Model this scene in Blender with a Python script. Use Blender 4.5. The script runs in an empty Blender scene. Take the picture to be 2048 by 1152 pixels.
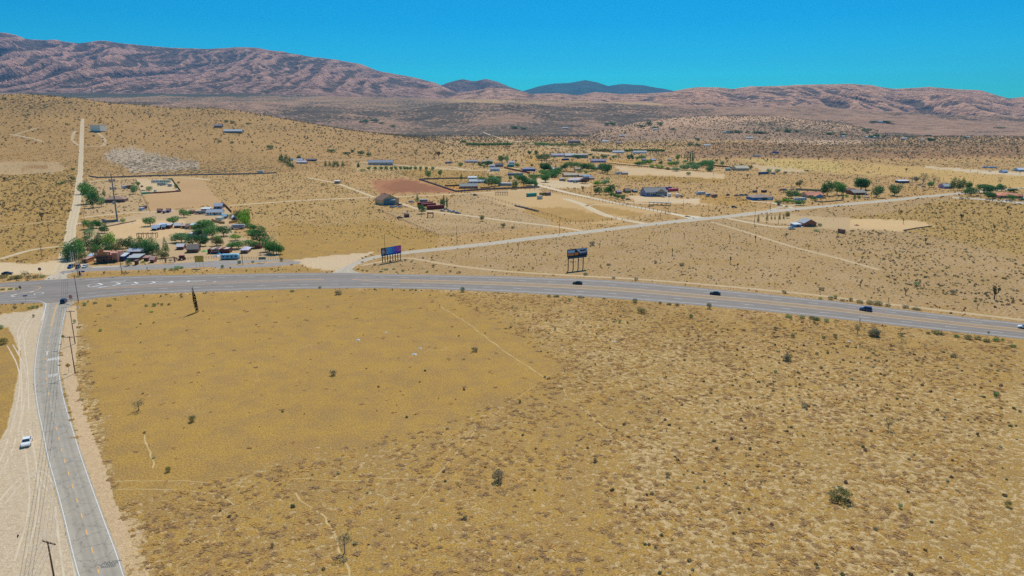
import bpy, math, random
import numpy as np
from mathutils import Vector, Matrix
R = math.radians
scene = bpy.context.scene
COL = scene.collection

# ------------------------------------------------------------------ camera
H = 76.0                       # camera height over the plain, metres
F = 1366.0                     # focal length in pixels of a 2048 px wide picture
TH = math.atan(336.0 / F)
CT, ST = math.cos(TH), math.sin(TH)
cam_d = bpy.data.cameras.new('camera')
cam_d.sensor_width = 36.0
cam_d.lens = 36.0 * F / 2048.0
cam_d.clip_start = 1.0
cam_d.clip_end = 80000.0
cam = bpy.data.objects.new('camera', cam_d)
COL.objects.link(cam)
cam.location = (0, 0, H)
cam.rotation_euler = (R(90) - TH, 0, 0)
scene.camera = cam

# ------------------------------------------------------------------ sky, sun, exposure
SUN_EL, SUN_AZ = R(54), R(9)   # azimuth east of the viewing direction
world = bpy.data.worlds.new('World')
scene.world = world
world.use_nodes = True
wt = world.node_tree
wt.nodes.clear()
sky = wt.nodes.new('ShaderNodeTexSky')
sky.sky_type = 'NISHITA'
sky.sun_disc = False
sky.sun_elevation = SUN_EL
sky.sun_rotation = SUN_AZ
sky.altitude = 900
sky.air_density = 1.0
sky.dust_density = 0.0
sky.ozone_density = 1.6
hs = wt.nodes.new('ShaderNodeHueSaturation')
hs.inputs['Hue'].default_value = 0.478
hs.inputs['Saturation'].default_value = 2.0
hs.inputs['Value'].default_value = 1.0
cg = wt.nodes.new('ShaderNodeMix'); cg.data_type = 'RGBA'; cg.blend_type = 'MULTIPLY'; cg.inputs[0].default_value = 1
cg.inputs[7].default_value = (.06, .78, .95, 1)
bg = wt.nodes.new('ShaderNodeBackground')
bg.inputs['Strength'].default_value = 0.085
wo = wt.nodes.new('ShaderNodeOutputWorld')
wt.links.new(sky.outputs[0], hs.inputs['Color'])
wt.links.new(hs.outputs[0], cg.inputs[6]); wt.links.new(cg.outputs[2], bg.inputs['Color'])
wt.links.new(bg.outputs[0], wo.inputs['Surface'])

sd = bpy.data.lights.new('sun', 'SUN')
sd.energy = 3.6
sd.angle = R(0.5)
sd.color = (1.0, 0.965, 0.90)
sun = bpy.data.objects.new('sun', sd)
COL.objects.link(sun)
sv = Vector((math.sin(SUN_AZ) * math.cos(SUN_EL), math.cos(SUN_AZ) * math.cos(SUN_EL), math.sin(SUN_EL)))
sun.rotation_euler = (-sv).to_track_quat('-Z', 'Y').to_euler()
sun.location = sv * 200
vs = scene.view_settings
vs.view_transform = 'Standard'
vs.look = 'None'
vs.exposure = 0.22
vs.gamma = 1.0
vs.use_curve_mapping = False
try:
    scene.cycles.max_bounces = 5
    scene.cycles.diffuse_bounces = 2
    scene.cycles.volume_bounces = 0
    scene.cycles.use_denoising = False
except Exception:
    pass

# ------------------------------------------------------------------ helpers
rng = np.random.default_rng(7)
random.seed(11)

def _h(ix, iy, s):
    n = (ix.astype(np.int64) * 374761393 + iy.astype(np.int64) * 668265263 + s * 974634777) & 0xffffffff
    n = ((n ^ (n >> 13)) * 1274126177) & 0xffffffff
    n = n ^ (n >> 16)
    return (n & 0xffff) / 65535.0

def vnoise(x, y, s=0):
    ix, iy = np.floor(x), np.floor(y)
    fx, fy = x - ix, y - iy
    fx = fx * fx * fx * (fx * (fx * 6 - 15) + 10)
    fy = fy * fy * fy * (fy * (fy * 6 - 15) + 10)
    a, b = _h(ix, iy, s), _h(ix + 1, iy, s)
    c, d = _h(ix, iy + 1, s), _h(ix + 1, iy + 1, s)
    return (a + (b - a) * fx) * (1 - fy) + (c + (d - c) * fx) * fy

def fbm(x, y, octs=4, s=0, gain=0.5):
    v, a, t = 0.0, 1.0, 0.0
    for i in range(octs):
        v = v + a * vnoise(x * 2 ** i + i * 17.3, y * 2 ** i - i * 9.1, s + i)
        t += a
        a *= gain
    return v / t

def ridged(x, y, octs=5, s=0, gain=0.55):
    v, a, t = 0.0, 1.0, 0.0
    for i in range(octs):
        n = 1 - np.abs(2 * vnoise(x * 2 ** i + i * 7.7, y * 2 ** i + i * 3.9, s + i) - 1)
        v = v + a * n * n
        t += a
        a *= gain
    return v / t

def smooth(t):
    t = np.clip(t, 0, 1)
    return t * t * (3 - 2 * t)

def pt(pts):
    return np.array([p[0] for p in pts], float), np.array([p[1] for p in pts], float)

def crest_z(py, y):            # height that shows at picture row py when it stands y metres ahead
    v = (576.0 - py) / F
    return H + y * (v * CT - ST) / (CT + v * ST)

# ------------------------------------------------------------------ terrain heights
LAYERS = [
 # name, crest distance, foot distance, back distance, [(column, crest row)], relief amplitude, relief scale
 ('near_hill', 1950, 930, 3900, [(-600,150),(-200,170),(0,187),(60,186),(120,190),(180,196),(220,204),(330,213),(430,215),(480,220),(520,228),(600,243),(700,262),(800,275),(900,300),(2700,300)], 6, 260),
 ('foothills', 5000, 3300, 6200, [(-600,190),(150,205),(330,203),(430,209),(500,203),(560,207),(640,212),(700,217),(800,222),(870,214),(930,209),(1100,206),(1250,207),(1400,212),(1500,213),(1700,219),(1850,228),(2048,236),(2700,246)], 34, 520),
 ('mesa', 3300, 2500, 4300, [(-600,300),(1120,300),(1200,262),(1270,246),(1330,236),(1400,230),(1480,231),(1560,232),(1640,243),(1700,250),(1760,262),(1850,300),(2700,300)], 10, 300),
 ('left_mountains', 11500, 7600, 17000, [(-700,60),(-200,62),(0,64),(40,66),(75,78),(130,80),(180,88),(235,82),(290,90),(350,95),(430,98),(480,97),(530,97),(600,112),(680,120),(730,130),(760,142),(830,155),(870,165),(905,182),(950,200),(1000,215),(1100,240),(2700,240)], 520, 1500),
 ('pink_hills', 9300, 7300, 12000, [(-600,230),(780,230),(840,204),(900,190),(930,184),(980,176),(1020,178),(1060,188),(1110,186),(1150,190),(1190,184),(1240,188),(1290,187),(1340,184),(1400,196),(1500,205),(1700,230),(2700,250)], 60, 700),
 ('middle_hills', 14500, 11500, 18000, [(-600,240),(820,235),(870,175),(895,165),(925,158),(950,163),(975,158),(1000,164),(1020,173),(1060,186),(1100,197),(1160,235),(2700,240)], 150, 1300),
 ('blue_mountain', 21500, 17500, 25500, [(-600,240),(980,235),(1020,194),(1050,181),(1080,172),(1110,167),(1140,166),(1170,160),(1195,165),(1215,172),(1240,168),(1280,170),(1320,177),(1350,183),(1400,189),(1500,198),(2700,220)], 160, 1900),
 ('right_hills', 9600, 6700, 14000, [(-600,260),(1180,260),(1250,215),(1310,190),(1350,180),(1390,174),(1430,175),(1460,178),(1500,172),(1550,172),(1620,169),(1700,168),(1740,172),(1780,178),(1850,174),(1900,178),(1950,182),(1985,191),(2010,197),(2040,194),(2100,200),(2400,195),(2700,200)], 260, 1150),
]
BASIN = pt([(-600,185),(0,187),(500,190),(900,199),(1300,206),(1500,224),(1700,238),(2048,243),(2700,245)])

def height(x, y, want_layer=False):
    a = 1024 + F * (x / y) / CT
    zb = crest_z(np.interp(a, *BASIN), 8000.0) * smooth((y - 3200) / 4800.0)
    zb = zb + 1.6 * (fbm(x / 160, y / 160, 3, 5) - .5) * smooth((y - 1100) / 900) * np.clip(y / 1500, 1, 4)
    z = zb.copy()
    lay = np.zeros(z.shape, int)
    for k, (nm, yc, yf, yb, pts, amp, sc) in enumerate(LAYERS):
        aa = a + (fbm(x / 90 * 90 / sc, y / sc, 3, 40 + k) - .5) * 14
        zc = crest_z(np.interp(aa, *pt(pts)), float(yc))
        base = np.interp(y, [0, 3200, 8000], [0, 0, 1]) * 0 + crest_z(np.interp(a, *BASIN), 8000.0) * smooth((yf - 3200) / 4800.0) - 2
        t = np.clip((y - yf) / (yc - yf), 0, 1)
        p = 1.25 if k else 1.6
        front = t ** p
        back = np.clip(1 - (y - yc) / (yb - yc), 0, 1)
        prof = np.where(y < yc, front, smooth(back) * 1.0)
        env = np.sin(np.pi * np.clip(t, 0, 1) ** 0.9) * 0.9 + 0.1 * t
        if k in (3, 5, 6, 7, 4):
            wx = x + (fbm(x / sc, y / sc, 3, 90 + k) - .5) * sc * .9
            ws = wx + (a - 1024) * 0
            r = .6 * ridged(ws / sc, y / (sc * 3.2), 6, 60 + k * 9, .52) + .4 * ridged(wx / (sc * .45), y / (sc * 1.7), 5, 61 + k * 9, .5)
            rel = (r - .42) * amp * 2.0 * env * np.clip((zc - base) / (amp * 2.6), .05, 1)
        else:
            rel = (fbm(x / sc, y / sc, 5, 60 + k * 9, .5) - .5) * amp * 2.0 * np.clip(t * 1.5, 0, 1)
            rel = rel * np.where(y > yc, .6, 1)
            rel = rel + (ridged(x / sc * 1.7, y / sc * 1.7, 4, 33 + k) - .4) * amp * .7 * np.clip(t * 2, 0, 1)
            if k == 0:
                rel = rel - (fbm(x / sc, y / sc, 5, 60 + k * 9, .5) - .5) * amp * 1.0 * t ** 4
        zk = base + (zc - base) * prof + rel * np.clip((zc - base) / (60 if k < 3 else 200), 0, 1)
        zk = np.where((y > yf) & (zc > base + 1), zk, -1e4)
        win = zk > z
        z = np.where(win, zk, z)
        lay = np.where(win, k + 1, lay)
    if want_layer:
        return z, lay
    return z

# grid: columns are bearings x/y, rows are distances ahead
DX = np.tan(np.arctan(1)) * 0
s_in = np.arange(-0.86, 0.8601, 2.6 / F)
s_out = np.array([0.9, 0.95, 1.02, 1.1, 1.2, 1.35])
S = np.concatenate([-s_out[::-1], s_in, s_out])
rows_py = np.arange(1320, 272, -3.1)
yy = []
for py in rows_py:
    v = (576 - py) / F
    t = H / (ST - v * CT)
    yy.append(t * (CT + v * ST))
yy = [15., 35., 55.] + [q for q in yy if q > 62]
while yy[-1] < 12500:
    yy.append(yy[-1] + (22 if yy[-1] < 6500 else 33))
while yy[-1] < 26000:
    yy.append(yy[-1] + 95)
Y = np.array(yy)
GX = S[None, :] * Y[:, None]
GY = np.repeat(Y[:, None], len(S), 1)
GZ, GL = height(GX, GY, True)
GZ = np.where(GY < 930, 0.0, GZ)
NR, NC = GX.shape

def ground_z(x, y):            # bilinear sample of the ground sheet itself
    x = np.atleast_1d(np.asarray(x, float)); y = np.atleast_1d(np.asarray(y, float))
    yq = np.clip(y, Y[0], Y[-1] - 1)
    s = np.clip(x / yq, S[0], S[-1] - 1e-6)
    i = np.clip(np.searchsorted(Y, yq) - 1, 0, NR - 2)
    j = np.clip(np.searchsorted(S, s) - 1, 0, NC - 2)
    fy = (yq - Y[i]) / (Y[i + 1] - Y[i]); fx = (s - S[j]) / (S[j + 1] - S[j])
    a = GZ[i, j] * (1 - fx) + GZ[i, j + 1] * fx
    b = GZ[i + 1, j] * (1 - fx) + GZ[i + 1, j + 1] * fx
    return a * (1 - fy) + b * fy

def hit(px, py, z0=None):      # where the sight line of a photograph pixel meets the ground
    u, v = (px - 1024.0) / F, (576.0 - py) / F
    dx, dy, dz = u, CT + v * ST, -ST + v * CT
    if z0 is not None:
        t = (z0 - H) / dz
        return (dx * t, dy * t, z0)
    if dz < 0:
        t = -H / dz
        if dy * t < 925:
            return (dx * t, dy * t, 0.0)
    ts = np.concatenate([np.arange(900, 8000, 6.0), np.arange(8000, 26000, 30.0)]) / dy
    g = ground_z(dx * ts, dy * ts)
    below = np.nonzero(H + dz * ts < g)[0]
    if len(below) == 0:
        t = 8000.0
    else:
        t = ts[below[0]]
    return (dx * t, dy * t, float(ground_z(dx * t, dy * t)[0]))

def pix(x, y, z):              # world to photograph pixels
    yc = y * CT - (z - H) * ST
    up = y * ST + (z - H) * CT
    return 1024 + F * x / yc, 576 - F * up / yc

def tag(o, label=None, cat=None, group=None, kind=None):
    if label: o['label'] = label
    if cat: o['category'] = cat
    if group: o['group'] = group
    if kind: o['kind'] = kind
    return o

def link(name, me, parent=None, mat=None):
    o = bpy.data.objects.new(name, me)
    COL.objects.link(o)
    if parent is not None: o.parent = parent
    if mat is not None and me is not None and len(me.materials) == 0:
        me.materials.append(mat)
    return o

def np_mesh(name, verts, faces, colors=None, attrs=None, smooth_=False, fsz=None):
    """verts (n,3) float array, faces (m,k) int array of one size k"""
    me = bpy.data.meshes.new(name)
    verts = np.asarray(verts, np.float32); faces = np.asarray(faces, np.int32)
    k = faces.shape[1]
    me.vertices.add(len(verts)); me.vertices.foreach_set('co', verts.ravel())
    me.loops.add(faces.size); me.loops.foreach_set('vertex_index', faces.ravel())
    me.polygons.add(len(faces))
    me.polygons.foreach_set('loop_start', np.arange(0, faces.size, k, dtype=np.int32))
    me.polygons.foreach_set('loop_total', np.full(len(faces), k, np.int32))
    if smooth_:
        me.polygons.foreach_set('use_smooth', np.ones(len(faces), bool))
    me.update(calc_edges=True)
    if colors is not None:
        c = np.ones((len(verts), 4), np.float32); c[:, :3] = colors
        at = me.color_attributes.new('tint', 'FLOAT_COLOR', 'POINT')
        at.data.foreach_set('color', c.ravel())
    for nm, v in (attrs or {}).items():
        at = me.attributes.new(nm, 'FLOAT', 'POINT')
        at.data.foreach_set('value', np.asarray(v, np.float32))
    return me

def srgb(r, g, b):
    c = np.array([r, g, b], float) / 255
    return np.where(c <= .04045, c / 12.92, ((c + .055) / 1.055) ** 2.4)

# ------------------------------------------------------------------ materials
MATS = {}
def nodes(m):
    m.use_nodes = True
    return m.node_tree.nodes, m.node_tree.links

def flat(name, rgb, rough=0.7, metal=0.0, noise=0.12, scale=2.0):
    key = name
    if key in MATS: return MATS[key]
    m = bpy.data.materials.new(name)
    N, L = nodes(m)
    b = N['Principled BSDF']
    b.inputs['Roughness'].default_value = rough
    b.inputs['Metallic'].default_value = metal
    tc = N.new('ShaderNodeTexCoord')
    nz = N.new('ShaderNodeTexNoise'); nz.inputs['Scale'].default_value = scale; nz.inputs['Detail'].default_value = 5
    mr = N.new('ShaderNodeMapRange'); mr.inputs[1].default_value = .3; mr.inputs[2].default_value = .7
    mr.inputs[3].default_value = 1 - noise; mr.inputs[4].default_value = 1 + noise
    mx = N.new('ShaderNodeMix'); mx.data_type = 'RGBA'; mx.blend_type = 'MULTIPLY'; mx.inputs[0].default_value = 1
    mx.inputs[6].default_value = (*rgb, 1)
    L.new(tc.outputs['Object'], nz.inputs['Vector']); L.new(nz.outputs[0], mr.inputs[0])
    L.new(mr.outputs[0], mx.inputs[7]); L.new(mx.outputs[2], b.inputs['Base Color'])
    MATS[key] = m
    return m

def C(name, r, g, b, **k):     # flat material from an sRGB triple
    return flat(name, tuple(float(v) for v in srgb(r, g, b)), **k)

def tint_mat(name, rough=.9, scale=1.0, noise=.15, trans=0.0):
    if name in MATS: return MATS[name]
    m = bpy.data.materials.new(name)
    N, L = nodes(m)
    b = N['Principled BSDF']; b.inputs['Roughness'].default_value = rough
    b.inputs['Specular IOR Level'].default_value = .15
    at = N.new('ShaderNodeAttribute'); at.attribute_name = 'tint'
    tc = N.new('ShaderNodeNewGeometry')
    nz = N.new('ShaderNodeTexNoise'); nz.inputs['Scale'].default_value = scale; nz.inputs['Detail'].default_value = 4
    mr = N.new('ShaderNodeMapRange'); mr.inputs[1].default_value = .3; mr.inputs[2].default_value = .7
    mr.inputs[3].default_value = 1 - noise; mr.inputs[4].default_value = 1 + noise
    mx = N.new('ShaderNodeMix'); mx.data_type = 'RGBA'; mx.blend_type = 'MULTIPLY'; mx.inputs[0].default_value = 1
    L.new(tc.outputs['Position'], nz.inputs['Vector']); L.new(nz.outputs[0], mr.inputs[0])
    L.new(at.outputs['Color'], mx.inputs[6]); L.new(mr.outputs[0], mx.inputs[7]); L.new(mx.outputs[2], b.inputs['Base Color'])
    if trans:
        tr = N.new('ShaderNodeBsdfTranslucent'); ms = N.new('ShaderNodeMixShader'); ms.inputs[0].default_value = trans
        L.new(mx.outputs[2], tr.inputs[0]); L.new(b.outputs[0], ms.inputs[1]); L.new(tr.outputs[0], ms.inputs[2]); L.new(ms.outputs[0], N['Material Output'].inputs['Surface'])
    MATS[name] = m
    return m

def ground_material():
    m = bpy.data.materials.new('desert_ground')
    N, L = nodes(m)
    b = N['Principled BSDF']; b.inputs['Roughness'].default_value = .95
    b.inputs['Specular IOR Level'].default_value = .1
    geo = N.new('ShaderNodeNewGeometry')
    def at(n):
        a = N.new('ShaderNodeAttribute'); a.attribute_name = n; return a
    def math_(op, a, b_, c=None):
        q = N.new('ShaderNodeMath'); q.operation = op
        for i, v in enumerate((a, b_, c)):
            if v is None: continue
            if isinstance(v, (int, float)): q.inputs[i].default_value = v
            else: L.new(v, q.inputs[i])
        return q.outputs[0]
    def noise(scale, det=4, rough=.55, vec=None, dist=0.0):
        n = N.new('ShaderNodeTexNoise'); n.inputs['Scale'].default_value = scale
        n.inputs['Detail'].default_value = det; n.inputs['Roughness'].default_value = rough
        n.inputs['Distortion'].default_value = dist
        L.new(vec or geo.outputs['Position'], n.inputs['Vector']); return n.outputs[0]
    def rng_(v, a, b_, c, d):
        q = N.new('ShaderNodeMapRange'); q.interpolation_type = 'SMOOTHSTEP'
        L.new(v, q.inputs[0])
        for i, w in enumerate((a, b_, c, d)):
            if isinstance(w, (int, float)): q.inputs[1 + i].default_value = w
            else: L.new(w, q.inputs[1 + i])
        return q.outputs[0]
    def mix(f, a, b_, mode='MIX'):
        q = N.new('ShaderNodeMix'); q.data_type = 'RGBA'; q.blend_type = mode
        for i, v in ((0, f), (6, a), (7, b_)):
            if isinstance(v, (int, float)): q.inputs[i].default_value = v
            elif isinstance(v, tuple): q.inputs[i].default_value = (*v, 1)
            else: L.new(v, q.inputs[i])
        return q.outputs[2]
    tint, grass, veg, far = at('tint').outputs['Color'], at('grass').outputs['Fac'], at('veg').outputs['Fac'], at('far').outputs['Fac']
    # dry grass cover in clumps of 1 to 3 m over the bare soil
    n_a = noise(.72, 6, .62); n_b = noise(2.2, 5, .66); n_c = noise(.05, 4, .55)
    cover = math_('ADD', math_('MULTIPLY', n_a, .72), math_('MULTIPLY', n_b, .28))
    cover = math_('ADD', cover, math_('MULTIPLY', math_('SUBTRACT', n_c, .5), .16))
    thr = math_('SUBTRACT', .70, math_('MULTIPLY', grass, .40))
    g = rng_(cover, math_('SUBTRACT', thr, .035), math_('ADD', thr, .035), 0.0, 1.0)
    g = math_('MULTIPLY', g, rng_(grass, 0.02, .12, 0.0, 1.0))
    n_d = noise(.11, 6, .72, dist=.3); n_e = noise(.9, 4, .65)
    col_a = tuple(srgb(181, 143, 73)); col_b = tuple(srgb(168, 133, 78)); col_c = tuple(srgb(199, 156, 69))
    gc = mix(rng_(n_d, .36, .62, 0.0, 1.0), col_b, col_a)
    gc = mix(1.0, gc, mix(rng_(noise(2.2, 4, .7), .35, .65, 0.0, 1.0), (.74, .74, .76), (1.2, 1.2, 1.18)), 'MULTIPLY')
    gc = mix(rng_(n_e, .56, .72, 0.0, .75), gc, col_c)
    brn = math_('MULTIPLY', rng_(noise(.3, 6, .7), .48, .6, 0.0, .5), at('litter').outputs['Fac'])
    gc = mix(brn, gc, tuple(srgb(156, 122, 76)))
    soil = mix(rng_(noise(.9, 5, .65), .3, .7, 0.0, 1.0), mix(1.0, tint, (.86, .84, .82), 'MULTIPLY'), mix(1.0, tint, (1.1, 1.1, 1.1), 'MULTIPLY'))
    col = mix(g, soil, gc)
    fine = noise(3.4, 4, .75)
    col = mix(1.0, col, mix(rng_(fine, .36, .64, 0.0, 1.0), (.78, .76, .74), (1.2, 1.2, 1.2)), 'MULTIPLY')
    col = mix(math_('MULTIPLY', rng_(noise(1.5, 5, .7), .58, .66, 0.0, .6), at('litter').outputs['Fac']), col, tuple(srgb(212, 180, 122)))
    # narrow animal trails worn through the grass
    vor = N.new('ShaderNodeTexVoronoi'); vor.feature = 'DISTANCE_TO_EDGE'; vor.inputs['Scale'].default_value = .06
    wv = N.new('ShaderNodeVectorMath'); wv.operation = 'ADD'
    nn = N.new('ShaderNodeTexNoise'); nn.inputs['Scale'].default_value = .06; nn.inputs['Detail'].default_value = 5
    L.new(geo.outputs['Position'], nn.inputs['Vector'])
    sc = N.new('ShaderNodeVectorMath'); sc.operation = 'SCALE'; sc.inputs[3].default_value = 26.0
    L.new(nn.outputs['Color'], sc.inputs[0]); L.new(geo.outputs['Position'], wv.inputs[0]); L.new(sc.outputs[0], wv.inputs[1])
    L.new(wv.outputs[0], vor.inputs['Vector'])
    tr = rng_(vor.outputs[0], .002, .009, .7, 0.0)
    tr = math_('MULTIPLY', tr, rng_(noise(.03, 3, .5), .44, .6, 0.0, .7))
    tr = math_('MULTIPLY', tr, at('trail').outputs['Fac'])
    col = mix(tr, col, tuple(srgb(214, 182, 130)))
    # small dark stems and litter
    lit = rng_(noise(2.6, 3, .7), .62, .7, 0.0, .5)
    col = mix(math_('MULTIPLY', lit, at('litter').outputs['Fac']), col, tuple(srgb(112, 92, 66)))
    # far shrubs too small to tell apart
    v1 = N.new('ShaderNodeTexVoronoi'); v1.voronoi_dimensions = '2D'; v1.inputs['Scale'].default_value = .11; v1.inputs['Randomness'].default_value = 1
    v2 = N.new('ShaderNodeTexVoronoi'); v2.voronoi_dimensions = '2D'; v2.inputs['Scale'].default_value = .045; v2.inputs['Randomness'].default_value = 1
    v3 = N.new('ShaderNodeTexVoronoi'); v3.voronoi_dimensions = '2D'; v3.inputs['Scale'].default_value = .021; v3.inputs['Randomness'].default_value = 1
    for v in (v1, v2, v3): L.new(geo.outputs['Position'], v.inputs['Vector'])
    big = noise(.0035, 6, .65); big2 = noise(.0011, 5, .6)
    dens = math_('ADD', veg, math_('MULTIPLY', math_('SUBTRACT', big, .5), 1.1))
    dens = math_('ADD', dens, math_('MULTIPLY', math_('SUBTRACT', big2, .5), .8))
    rad = rng_(dens, 0.0, 1.1, 0.0, .92)
    d = N.new('ShaderNodeMix'); d.data_type = 'FLOAT'
    L.new(far, d.inputs[0]); L.new(v1.outputs['Distance'], d.inputs[2]); L.new(v2.outputs['Distance'], d.inputs[3])
    d3 = N.new('ShaderNodeMix'); d3.data_type = 'FLOAT'; L.new(rng_(at('mtn').outputs['Fac'], .46, .55, 0.0, 1.0), d3.inputs[0]); L.new(d.outputs[0], d3.inputs[2]); L.new(v3.outputs['Distance'], d3.inputs[3])
    sp = rng_(d3.outputs[0], math_('SUBTRACT', rad, .12), math_('ADD', rad, .05), 1.0, 0.0)
    sp = math_('MULTIPLY', sp, rng_(veg, .01, .1, 0.0, .92)); sp = math_('MULTIPLY', sp, rng_(at('mtn').outputs['Fac'], 0, 1, 1.0, .8))
    vc = mix(rng_(noise(.01, 4, .6), .35, .65, 0.0, 1.0), tuple(srgb(74, 76, 58)), tuple(srgb(96, 84, 62)))
    vc = mix(far, vc, tuple(srgb(80, 76, 62)))
    col = mix(sp, col, vc)
    n_big = noise(.012, 5, .6)
    col = mix(1.0, col, mix(rng_(n_big, .3, .7, 0.0, 1.0), (.96, .96, .96), (1.04, 1.04, 1.04)), 'MULTIPLY')
    # broken rock, scree and scrub on the far slopes
    mt = at('mtn').outputs['Fac']
    rock = math_('ADD', math_('MULTIPLY', noise(.02, 5, .7), .6), math_('MULTIPLY', noise(.0045, 5, .65), .4))
    col = mix(mt, col, mix(1.0, col, mix(rng_(rock, .4, .6, 0.0, 1.0), (.74, .74, .76), (1.28, 1.25, 1.22)), 'MULTIPLY'))
    L.new(col, b.inputs['Base Color'])
    bp = N.new('ShaderNodeBump'); bp.inputs['Strength'].default_value = .55; bp.inputs['Distance'].default_value = .35
    hgt = math_('ADD', math_('MULTIPLY', g, math_('ADD', .5, math_('MULTIPLY', n_b, .8))), math_('MULTIPLY', noise(4.0, 3, .6), .35))
    L.new(hgt, bp.inputs['Height']); 
    bp2 = N.new('ShaderNodeBump'); bp2.inputs['Distance'].default_value = 130
    L.new(mt, bp2.inputs['Strength']); L.new(noise(.006, 6, .65), bp2.inputs['Height']); L.new(bp.outputs[0], bp2.inputs['Normal'])
    L.new(bp2.outputs[0], b.inputs['Normal'])
    return m
GROUND = ground_material()

# ------------------------------------------------------------------ ground zones (soil colour, grass, shrubs), outlines taken in photograph pixels
def zq(tag_, pts):             # points read off an enlarged crop
    ox, oy, k = CROP[tag_]
    return [(ox + p[0] / k, oy + p[1] / k) for p in pts]
CROP = {'a': (0, 330, 5.12), 'b': (350, 330, 5.12), 'c': (700, 300, 5.12), 'd': (1050, 270, 5.12), 'e': (1400, 300, 5.76),
        'f': (1700, 300, 5.76), 'g': (0, 500, 5.12), 'h': (600, 480, 5.12), 'A': (0, 40, 3.388), 'B': (500, 100, 3.413),
        'C': (1000, 120, 3.413), 'D': (1500, 120, 3.737), 'E': (1000, 480, 4.096), 'F': (1500, 560, 3.737), 'G': (0, 680, 2.44),
        'p': (0, 0, 1.0)}

def inside(px, py, poly):
    p = np.array(poly, float); n = len(p)
    c = np.zeros(px.shape, bool)
    for i in range(n):
        x1, y1 = p[i]; x2, y2 = p[(i + 1) % n]
        if y1 == y2: continue
        m = ((y1 > py) != (y2 > py)) & (px < (x2 - x1) * (py - y1) / (y2 - y1) + x1)
        c ^= m
    return c

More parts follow.
